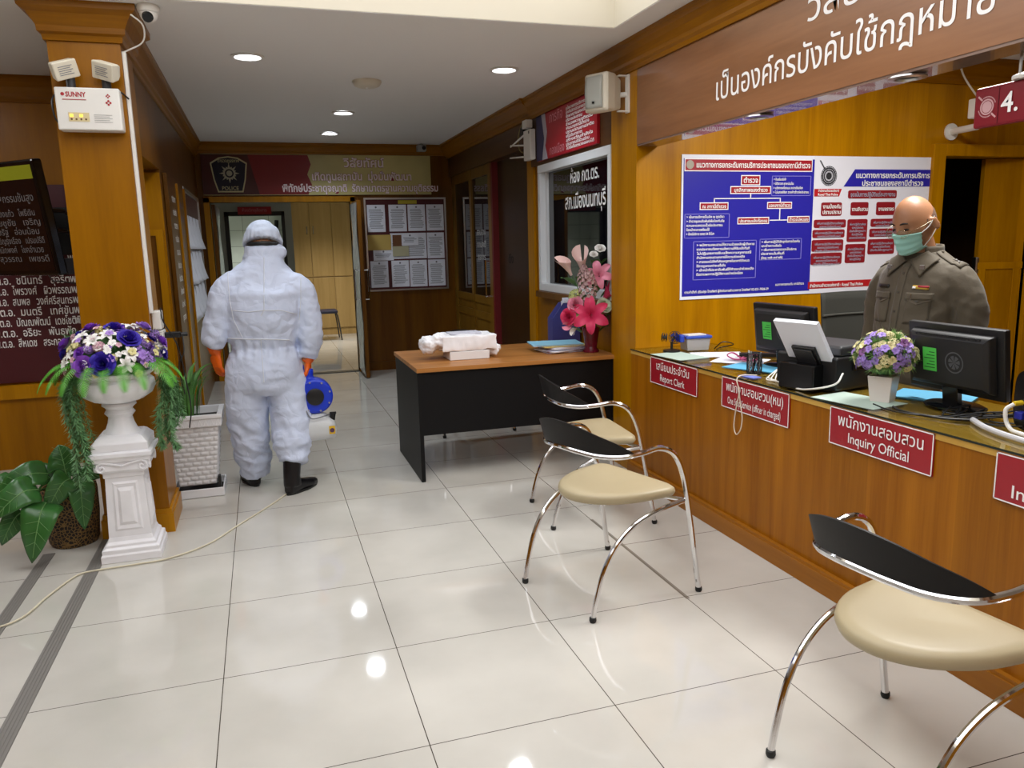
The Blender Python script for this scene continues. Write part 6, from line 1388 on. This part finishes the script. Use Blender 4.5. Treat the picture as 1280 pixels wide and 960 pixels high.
# trouser legs
bb.tube(cat([(.092, 1.005, .70), (.086, 1.02, .52), (.088, 1.06, .34), (.093, 1.10, .18), (.096, 1.115, .075)], 5), [.118, .118, .118, .118, .118, .118, .117, .115, .114, .111, .108, .106, .104, .102, .100, .097, .094, .091, .088, .085, .082], 24)
bb.tube(cat([(.324, 1.0, .70), (.334, .995, .54), (.334, .965, .40), (.332, .92, .28), (.326, .89, .19)], 5), [.118, .118, .118, .118, .118, .118, .118, .118, .117, .116, .114, .111, .108, .105, .102, .099, .096, .093, .09, .086, .084], 24)
# hood lying bunched round the neck
R = []
for z, rx, ry, dx, dy in ((1.33, .116, .10, 0, 0), (1.375, .112, .104, .0, .01), (1.415, .106, .102, .004, .02), (1.452, .102, .105, .006, .03), (1.472, .098, .10, .008, .045)): R.append((.242+dx, 1.02+dy, z, rx, ry))
bb.ell(R, 32); bb.ell([(.325, 1.04, 1.39, .02, .03), (.335, 1.05, 1.42, .045, .06), (.335, 1.05, 1.46, .042, .06), (.33, 1.05, 1.485, .02, .03)], 16)
cv = remesh(bb.mesh(), .0095, 3, wr)
co = obj('coverall', cv, SUIT, pw, smooth=True, angle=2)
bv = bvh_of(cv)
def from_back(px_, py_): p = at(px_, py_, 1, .6); return p, (p-CP).normalized()
def seamline(pix, name='seam', r=.0024):
    out = []
    pp = []
    for (a, b_), (c_, d_) in zip(pix, pix[1:]):
        for k in range(8): pp.append((a+(c_-a)*k/8, b_+(d_-b_)*k/8))
    pp.append(pix[-1])
    for q in pp:
        p, d = from_back(*q); h = bv.ray_cast(CP, d)
        if h[0]: out.append(h[0]-d*.0015)
    if len(out) > 3: B().tube(out, r, 6).build(name, mat('seam_white', 'ced3dc', .6), co, smooth=True)
seamline([(330, 322), (330, 388), (326, 395)]); seamline([(290, 388), (310, 390), (330, 388), (352, 388), (372, 393)]); seamline([(326, 424), (328, 450), (330, 478)])
seamline([(285, 325), (285, 350), (287, 375), (292, 400), (303, 422)]); seamline([(376, 342), (376, 375), (374, 400)])
seamline([(285, 423), (310, 424), (335, 424), (362, 425)], 'waist_gather', .0035)
# bouffant cap over the head
bb = B(); R = []
for i in range(13):
    ph = -.05+1.60*i/12; R.append([HM @ (V((.112*math.cos(ph)*math.cos(a), .132*math.cos(ph)*math.sin(a)+.008, .128*math.sin(ph)+.020+.012*math.sin(a)))) for a in [2*PI*j/48 for j in range(48)]])
bb.rings(R)
me = remesh(bb.mesh(), .006, 1, lambda c: .006*noise.noise(c*26)+.004*math.sin(math.atan2(c.y-HC.y, c.x-HC.x)*26)*max(0, 1-(c.z-1.49)*12))
obj('bouffant_cap', me, mat('cap_white', 'bcc6d8', .7, bump=.2, bscale=60), pw, smooth=True, angle=2)
bb = B(); bb.tube([HM @ V((.085*math.cos(a), .105*math.sin(a)+.004, .010-.018*math.sin(a))) for a in [2*PI*k/40 for k in range(41)]], .012, 8, flat=1.0); bb.build('face_shield_band', BLK, pw, smooth=True)
bb = B(); bb.grid(lambda u, v: HM @ V((.125*math.sin((u-.5)*2.2), -.135*math.cos((u-.5)*1.6)-.005, .03-.20*v)), 16, 8); bb.build('face_shield', thin('shield_clear', 'f2f6f6'), pw, smooth=True)
B().tube(cat([HM @ V((.084, .02, .0)), HM @ V((.096, -.01, -.04)), HM @ V((.085, -.02, -.09)), HM @ V((.07, -.04, -.12))], 6), .003, 6).build('mask_strap', BLK, pw, smooth=True)
# gloves
def glove(wrp, d, pn, th, cuffpts, curl):
    bb = B(); hand_into(bb, wrp, d, pn, th, .98, curl, .0035); bb.tube(cuffpts, [.040, .040, .034], 14)
    me = remesh(bb.mesh(), .005, 2, lambda c: .002*noise.noise(c*50)); return obj('rubber_glove', me, GLOVE, pw, smooth=True, angle=2)
glove((-.062, 1.005, .86), (.05, .02, -1), (.8, .6, 0), (-.2, 1, 0), [(-.072, 1.0, .94), (-.068, 1.0, .90), (-.062, 1.005, .86)], .32)
glove((.458, 1.003, .775), (-.02, .05, -1), (-.9, .1, 0), (.0, -1, .0), [(.468, 1.0, .83), (.463, 1.0, .80), (.458, 1.003, .775)], 1.05)
# rubber boots
def boot(sh, heel, toe, nm):
    bb = B(); heel = V(heel); toe = V(toe); d = (toe-heel).normalized(); s_ = d.cross(EZ)
    bb.tube(sh, [.056, .054, .050, .052], 18)
    R = []
    for t, hw, h in ((-.0, .030, .065), (.03, .038, .075), (.09, .040, .085), (.14, .043, .066), (.19, .046, .056), (.235, .036, .046), (.255, .016, .03)):
        R.append([heel+d*t+s_*hw*math.copysign(abs(math.cos(a))**.7, math.cos(a))+EZ*(h/2+.002+h/2*math.copysign(abs(math.sin(a))**.7, math.sin(a))) for a in [2*PI*j/20 for j in range(20)]])
    bb.rings(R); me = remesh(bb.mesh(), .005, 2)
    for v in me.vertices: v.co.z = max(v.co.z, .001)
    bo = obj('rubber_boot', me, BOOT, pw, smooth=True, angle=1.2)
    bb = B(); R = []
    for z, g_ in ((0, 0), (.014, .002)): R.append([heel+d*(.125+(.135+g_)*math.cos(a))+s_*(.046+g_)*math.sin(a)*(1 if math.cos(a) > -.2 else .86)+EZ*z for a in [2*PI*j/28 for j in range(28)]])
    bb.rings(R); bb.build('sole', RUBBER, bo)
boot([(.325, .885, .27), (.320, .875, .19), (.312, .855, .11), (.312, .85, .05)], (.285, .815, 0), (.44, .99, 0), 0)
boot([(.096, 1.115, .16), (.094, 1.118, .12), (.092, 1.12, .09), (.092, 1.125, .05)], (.100, 1.075, 0), (.03, 1.31, 0), 1)

# ---- blue sprayer in the right hand
sy = .985
fg = thing('fogger', 'blue electric sprayer with a white tank held by the person in white', 'sprayer', (.49, sy, .30))
FBL = mat('sprayer_blue', '0c34c0', .35)
hc = at(394, 496, 1, .93)
hx, hz = hc.x, hc.z
bb = B(); bb.tube([(hx, sy-.055, hz), (hx, sy-.045, hz), (hx, sy+.05, hz), (hx, sy+.075, hz)], [.096, .108, .108, .085], 32); bb.tube(cat([(hx-.02, sy-.0, hz+.07), (hx-.03, sy, hz+.125), (hx-.02, sy, hz+.17)], 5), [.05, .045, .04, .035, .032, .03, .03, .03, .028, .026, .024], 14); bb.box((hx-.10, sy-.03, hz-.11), (hx-.03, sy+.05, hz-.04))
me = remesh(bb.mesh(), .006, 2); obj('blower_housing', me, FBL, fg, smooth=True, angle=.9)
B().tube(cat([(hx-.02, sy, hz+.16), (hx-.06, sy+.02, hz+.175), (hx-.075, sy+.06, hz+.12), (hx-.06, sy+.10, hz+.03)], 5), .016, 10).build('handle', FBL, fg, smooth=True)
o = B().lathe([(.045, 0), (.052, .003), (.052, .008), (.045, .010)], 28).build('intake_ring', BLK, fg, smooth=True)
for v in o.data.vertices: c_ = v.co.copy(); v.co = V((hx, sy-.064, hz))+V((c_.x, c_.z-.004, c_.y))
B().disc((hx, sy-.060, hz), (0, -1, 0), .046, .003).build('intake_grille', mat('intake_black', '101014', .7, bump=.6, bscale=300), fg)
bb = B()
for k in range(8): a = 2*PI*k/8+.3; bb.disc((hx+.092*math.cos(a), sy-.052, hz+.092*math.sin(a)), (0, -1, 0), .006, .008, 8)
bb.build('screw', STEEL, fg)
B().tube([(hx-.05, sy+.06, hz), (hx-.04, sy+.30, hz+.02), (hx-.04, sy+.34, hz+.02)], [.05, .035, .045], 20).build('nozzle', FBL, fg, smooth=True)
bb = B(); R = []
tx = hx+.005
for z, a, b_, ox in ((.300, .095, .085, 0), (.306, .108, .095, 0), (.36, .112, .10, 0), (.405, .105, .095, 0), (.44, .07, .07, -.01), (.455, .05, .05, -.01)): R.append([V((tx+ox+a*math.copysign(abs(math.cos(q))**.6, math.cos(q)), sy+b_*math.copysign(abs(math.sin(q))**.6, math.sin(q)), z)) for q in [2*PI*j/32 for j in range(32)]])
bb.rings(R); bb.build('tank', mat('tank_translucent', 'dcdfe0', .3, trans=.25), fg, smooth=True, angle=1)
bb = B(); bb.box((tx-.095, sy-.088, .305), (tx-.03, sy-.02, .352)); bb.build('tank_liquid', mat('pink_liquid', 'd8a0a0', .3), fg, bevel=.01, label='pinkish liquid showing in the tank')
B().tube([(tx+.088, sy-.03, .41), (tx+.095, sy-.03, .452)], .018, 14).build('tank_cap', BLK, fg, smooth=True)
bb = B(); bb.box((tx+.075, sy-.036, .445), (tx+.115, sy-.024, .458)); bb.build('valve', BLK, fg)
bb = B(); R3 = [(tx+.062, .335), (tx+.098, .335), (tx+.098, .385), (tx+.062, .385)]; bb.poly([V((x, sy-.099, z)) for x, z in R3]); st = bb.build('warning_sticker', mat('sticker_yellow', 'd0a818', .5), fg, label='yellow warning sticker')
B().disc((tx+.08, sy-.0995, .358), (0, -1, 0), .014, .0008, 16).build('sticker_badge', mat('sticker_purple', '503050', .5), st)
bb = B(); bb.tube(cat([(hx-.06, sy-.07, hz-.08), (hx-.03, sy-.10, hz-.125), (hx+.05, sy-.09, hz-.115), (hx+.08, sy-.04, .45)], 6), .004, 6); bb.build('feed_tube', mat('feed_grey', '6a6c70', .4), fg, smooth=True)

# ---- officer behind the counter (built facing -y, then turned to face the counter)
of = thing('person', 'bald officer in an olive brown uniform, glasses and a face mask behind the counter', 'person', (0, 0, 0))
OH = V((0, -.075, 1.505)); OHM = Matrix.Translation(OH) @ Matrix.Rotation(math.radians(-4), 4, 'Z') @ Matrix.Rotation(math.radians(22), 4, 'X')
bb = B(); head_into(bb, OHM, 1.03)
bb.ell([(0, .0, 1.25, .10, .08), (0, -.0, 1.34, .066, .066), (0, -.03, 1.42, .058, .062), (0, -.05, 1.46, .056, .06)])
bb.ell([(0, 0, .60, .12, .10), (0, -.01, .8, .15, .11), (0, -.02, .95, .155, .115), (0, -.01, 1.12, .165, .115), (0, 0, 1.24, .17, .10), (0, 0, 1.31, .12, .08), (0, 0, 1.35, .06, .06)])
for s in (1, -1):
    bb.tube([(.165*s, 0, 1.29), (.235*s, .02, 1.05), (.235*s, -.05, .84)], [.05, .042, .034], 12); bb.tube([(.09*s, 0, .78), (.095*s, -.01, .45), (.10*s, .02, .06)], [.085, .062, .045], 12)
    hand_into(bb, (.235*s, -.055, .83), (0, -.15, -1), (-s, 0, 0), (0, -1, 0), 1.0, .35)
obj('body', remesh(bb.mesh(), .0062, 2), SKIN, of, smooth=True, angle=2)
UNI = mat('uniform_khaki', '524939', .75, bump=.12, bscale=60, sheen=.15)
def wr2(c): return .006*math.sin(c.z*70-abs(c.x)*90+5*noise.noise(c*8))*math.exp(-((c.z-1.08)/.09)**2)*(.35+max(0, noise.noise(c*6)))+.004*noise.noise(V((c.x*9, c.y*9, c.z*14)))+.003*(1-2*abs(noise.noise(V((c.x*14+c.z*8, c.y*14, c.z*16)))))*(1.5 if abs(c.x) > .2 else 1)+.003*math.sin(c.z*60+c.x*20)*math.exp(-((c.z-.98)/.08)**2)
bb = B()
bb.ell([(0, -.01, .84, .168, .128), (0, -.02, .92, .178, .140), (0, -.028, 1.02, .184, .148), (0, -.022, 1.12, .190, .142), (0, -.012, 1.21, .198, .132), (0, -.004, 1.28, .190, .118), (0, .004, 1.325, .160, .098), (0, .006, 1.355, .110, .085), (0, .0, 1.375, .078, .075)], 36)
for s in (1, -1):
    bb.tube(cat([(.135*s, .005, 1.285), (.188*s, .01, 1.228), (.230*s, .02, 1.13), (.24*s, .02, 1.02), (.238*s, -.01, .93), (.235*s, -.045, .86)], 4), [.062, .065, .068, .070, .071, .072, .072, .071, .069, .068, .066, .064, .062, .06, .058, .056, .054, .053, .052, .051, .05], 18)
sh_ = remesh(bb.mesh(), .009, 2, wr2); so = obj('uniform_shirt', sh_, UNI, of, smooth=True, angle=2)
ob_ = bvh_of(sh_)
def front(x, z, lift=.002):
    h = ob_.ray_cast(V((x, -1, z)), V((0, 1, 0))); 
    return (h[0]+h[1]*lift, h[1]) if h[0] else (V((x, -.1, z)), V((0, -1, 0)))
def patch(name, pts, m_, parent, lift=.003, nu=8, nv=6, solid=.0015):
    (x0, z0), (x1, z1), (x2, z2), (x3, z3) = pts; bb = B()
    bb.grid(lambda u, v: front((x0*(1-u)+x1*u)*(1-v)+(x3*(1-u)+x2*u)*v, (z0*(1-u)+z1*u)*(1-v)+(z3*(1-u)+z2*u)*v, lift)[0], nu, nv); return bb.build(name, m_, parent, smooth=True, solid=solid)
UNI2 = mat('uniform_seam', '463d2f', .75)
patch('placket', [(-.018, .88), (.018, .88), (.018, 1.32), (-.018, 1.32)], UNI, so, .003, 4, 20, .002)
for k in range(5):
    p, n_ = front(0, 1.28-.085*k, .005); B().disc(p, n_, .006, .002, 12).build('button', mat('button_brown', '3c3428', .4), so)
for s in (1, -1):
    pk_ = patch('chest_pocket', [(.045*s, 1.06), (.135*s, 1.06), (.14*s, 1.18), (.045*s, 1.18)], UNI, so, .004, 8, 8, .003)
    patch('pocket_flap', [(.040*s, 1.165), (.145*s, 1.165), (.145*s, 1.195), (.040*s, 1.195)], UNI, pk_, .008, 8, 4, .003)
    bb = B(); p1, _ = front(.042*s, 1.165, .008); p2, _ = front(.092*s, 1.145, .009); p3, _ = front(.143*s, 1.165, .008); bb.poly([p1, p2, p3]); bb.build('flap_point', UNI, pk_, solid=.003)
    p, n_ = front(.092*s, 1.158, .011); B().disc(p, n_, .006, .002, 12).build('pocket_button', MATS['button_brown'], pk_)
    # shoulder strap with its insignia
    bb = B()
    def sp2(u, v, s=s):
        x = (.085+.12*u)*s; y = -.03+.055*v; h = ob_.ray_cast(V((x, y, 2)), V((0, 0, -1))); return (h[0]+EZ*.004) if h[0] else V((x, y, 1.3))
    bb.grid(sp2, 8, 5); ep = bb.build('shoulder_strap', UNI, so, smooth=True, solid=.003)
    c_ = sp2(.72, .5)+EZ*.004; bb = B()
    for a in (.6, -.6): d = V((math.cos(a), math.sin(a), -.35*s)).normalized(); bb.tube([c_-d*.02, c_+d*.02], .0025, 6)
    bb.build('silver_insignia', STEEL, ep, label='crossed silver insignia'); p = sp2(.1, .5)+EZ*.003; B().disc(p, (0, 0, 1), .006, .002, 12).build('strap_button', MATS['button_brown'], ep)
    # collar wing lying on the chest and the stand behind the neck
    cl = patch('collar', [(.008*s, 1.335), (.078*s, 1.262), (.118*s, 1.335), (.060*s, 1.372)], UNI, so, .010, 10, 8, .004)
    bb = B(); bb.grid(lambda u, v, s=s: V((s*(.079+.006*v)*math.cos(-.9+2.47*u), .002+(.077+.008*v)*math.sin(-.9+2.47*u), 1.345+.052*(1-v)+.012*u)), 12, 4); bb.build('collar_stand', UNI, so, smooth=True, solid=.004)
    q0 = front(.078*s, 1.300, .016)[0]
    bb = B(); bb.cbox(q0, (.024, .005, .020)); bb.build('silver_collar_badge', STEEL, cl, bevel=.002, label='silver collar badge')
# ribbon bar and name tag
rb = patch('ribbon_bar', [(.060, 1.213), (.125, 1.210), (.125, 1.226), (.060, 1.229)], mat('ribbon_gold', 'c8a23c', .6), so, .006, 6, 2, .003)
patch('ribbon_red', [(.082, 1.2195), (.125, 1.218), (.125, 1.226), (.082, 1.2275)], mat('ribbon_crimson', 'a02030', .6), rb, .009, 5, 2, .001); patch('ribbon_white', [(.060, 1.213), (.075, 1.212), (.075, 1.222), (.060, 1.2225)], WTXT, rb, .009, 3, 2, .001)
patch('name_tag', [(-.125, 1.213), (-.060, 1.213), (-.060, 1.228), (-.125, 1.228)], mat('tag_black', '14120f', .4), so, .006, 6, 2, .003)
p, n_ = front(.062, 1.19, .012); B().tube([p, p+V((0, 0, -.03))], .0022, 6).build('pen_clip', STEEL, so, smooth=True)
bb = B(); bb.ell([(0, -.012, .855, .176, .137), (0, -.016, .875, .182, .143), (0, -.018, .895, .183, .145)], 32); bb.build('belt', BLK, of, smooth=True)
bb = B(); bb.ell([(0, 0, .70, .178, .135), (0, -.005, .80, .176, .134), (0, -.01, .86, .170, .13)], 30)
for s in (1, -1): bb.tube(cat([(.092*s, 0, .74), (.098*s, -.005, .45), (.102*s, .015, .10)], 6), [.098-.0025*i for i in range(13)], 18)
obj('trousers', remesh(bb.mesh(), .010, 3, wr2), UNI, of, smooth=True, angle=2)
for s in (1, -1):
    bb = B(); R = []
    for t, hw, h in ((.08, .034, .07), (.03, .040, .10), (-.05, .044, .075), (-.11, .046, .055), (-.16, .036, .045), (-.18, .016, .03)): R.append([V((.104*s+hw*math.cos(a), t, .002+h/2+h/2*math.sin(a))) for a in [2*PI*j/16 for j in range(16)]])
    bb.rings(R); bb.build('shoe', BLKG, of, smooth=True, angle=1.2)
# close cropped hair on the sides and back
bb = B()
def hair(u, v):
    a = -.12+(PI+.24)*u; lo = -.30+.20*abs(math.cos(a))**3; hi = .26+.16*math.sin(max(0, min(PI, a)))-.12*abs(math.cos(a))**6; ph = lo+(hi-lo)*v
    n_ = V((math.cos(ph)*math.cos(a), math.cos(ph)*math.sin(a), math.sin(ph))); x, y, z = n_.x*.0775, n_.y*.0995, n_.z*.1195
    if z < -.01:
        t = min(1, (-z-.01)/.10); x *= 1-.30*t; y = y*(1-.28*t) if y > 0 else y
    return OHM @ (V((x, y, z))*1.03)
bb.grid(hair, 40, 12); bb.build('hair', mat('grey_stubble', '6e5444', .85, var=.25, vscale=120), of, smooth=True)
# eyes and eyebrows
for s in (1, -1):
    e = B().sphere(OHM @ V((.032*s, -.0870, .003)), (.012, .009, .0045), 14, 10).build('eye', mat('eye_dark', '2a1a12', .3), of, smooth=True)
    B().disc(OHM @ V((.032*s, -.0955, .002)), OHM.to_3x3() @ V((0, -1, -.2)), .0035, .0015, 14).build('iris', mat('iris_brown', '20120a', .2), e)
    B().tube([OHM @ V((s*(.014+.036*k/6), -.0995+.010*(k/6)**2, .030+.004*math.sin(PI*k/6))) for k in range(7)], [.002, .0035, .004, .004, .0035, .003, .0015], 8).build('eyebrow', mat('brow_hair', '241a14', .9), of, smooth=True)
# face mask with pleats and loops
bb = B()
def mk_(u, v):
    a = -PI/2+(u-.5)*2.15; z = -.012-.105*v; t = max(0, min(1, (-z-.01)/.10)); rx = .083*(1-.20*t); ry = .108*(1-.02*t)
    bulge = .020*math.exp(-((u-.5)/.16)**2)*(1-.4*v)*(1 if v > .02 else .85)
    x = rx*math.cos(a); y = ry*math.sin(a)-bulge-.002*math.sin(v*PI*7)
    if v > .85: y += .03*(v-.85)/.15
    z += .012*abs(2*u-1)**1.5*(1-v)*-1+.018*abs(2*u-1)**2*v+.010*math.exp(-((u-.5)/.1)**2)*(1-v)
    return OHM @ (V((x, y, z))*1.03)
bb.grid(mk_, 24, 28); fm = bb.build('face_mask', mat('mask_mint', '9cd2c8', .75), of, smooth=True, solid=.002)
for s, u in ((1, 1.0), (-1, 0.0)):
    for v, ez in ((.04, .022), (.92, -.028)):
        B().tube(cat([mk_(u, v), OHM @ V((.088*s, -.015, (-.01 if v < .5 else -.06))), OHM @ V((.093*s, .02, ez))], 5), .0020, 6).build('ear_loop', mat('loop_white', 'e0e0dc', .6), fm, smooth=True)
# spectacles
sp3 = None
bb = B()
for s in (1, -1):
    bb.tube([OHM @ (V((.033*s+.024*math.cos(a), -.118+.010*abs(math.cos(a))*(1 if math.cos(a)*s > 0 else 0), -.006+.016*math.sin(a)))*1.03) for a in [2*PI*k/24 for k in range(25)]], .0012, 6)
    bb.tube(cat([OHM @ (V((.057*s, -.108, -.002))*1.03), OHM @ (V((.084*s, -.06, .003))*1.03), OHM @ (V((.087*s, .01, .006))*1.03)], 5), .0014, 6)
bb.tube([OHM @ (V((x, -.121, -.002))*1.03) for x in (-.010, 0, .010)], .0012, 6)
sp3 = bb.build('spectacles', mat('thin_steel', 'b0a890', .25, metal=1), of, smooth=True)
for s in (1, -1): B().disc(OHM @ (V((.033*s, -.116, -.006))*1.03), OHM.to_3x3() @ V((0, -1, 0)), .023, .001, 20).build('lens', GLASS, sp3)
of.location = (3.13, -.99, 0); of.rotation_euler = (0, 0, math.radians(-82))
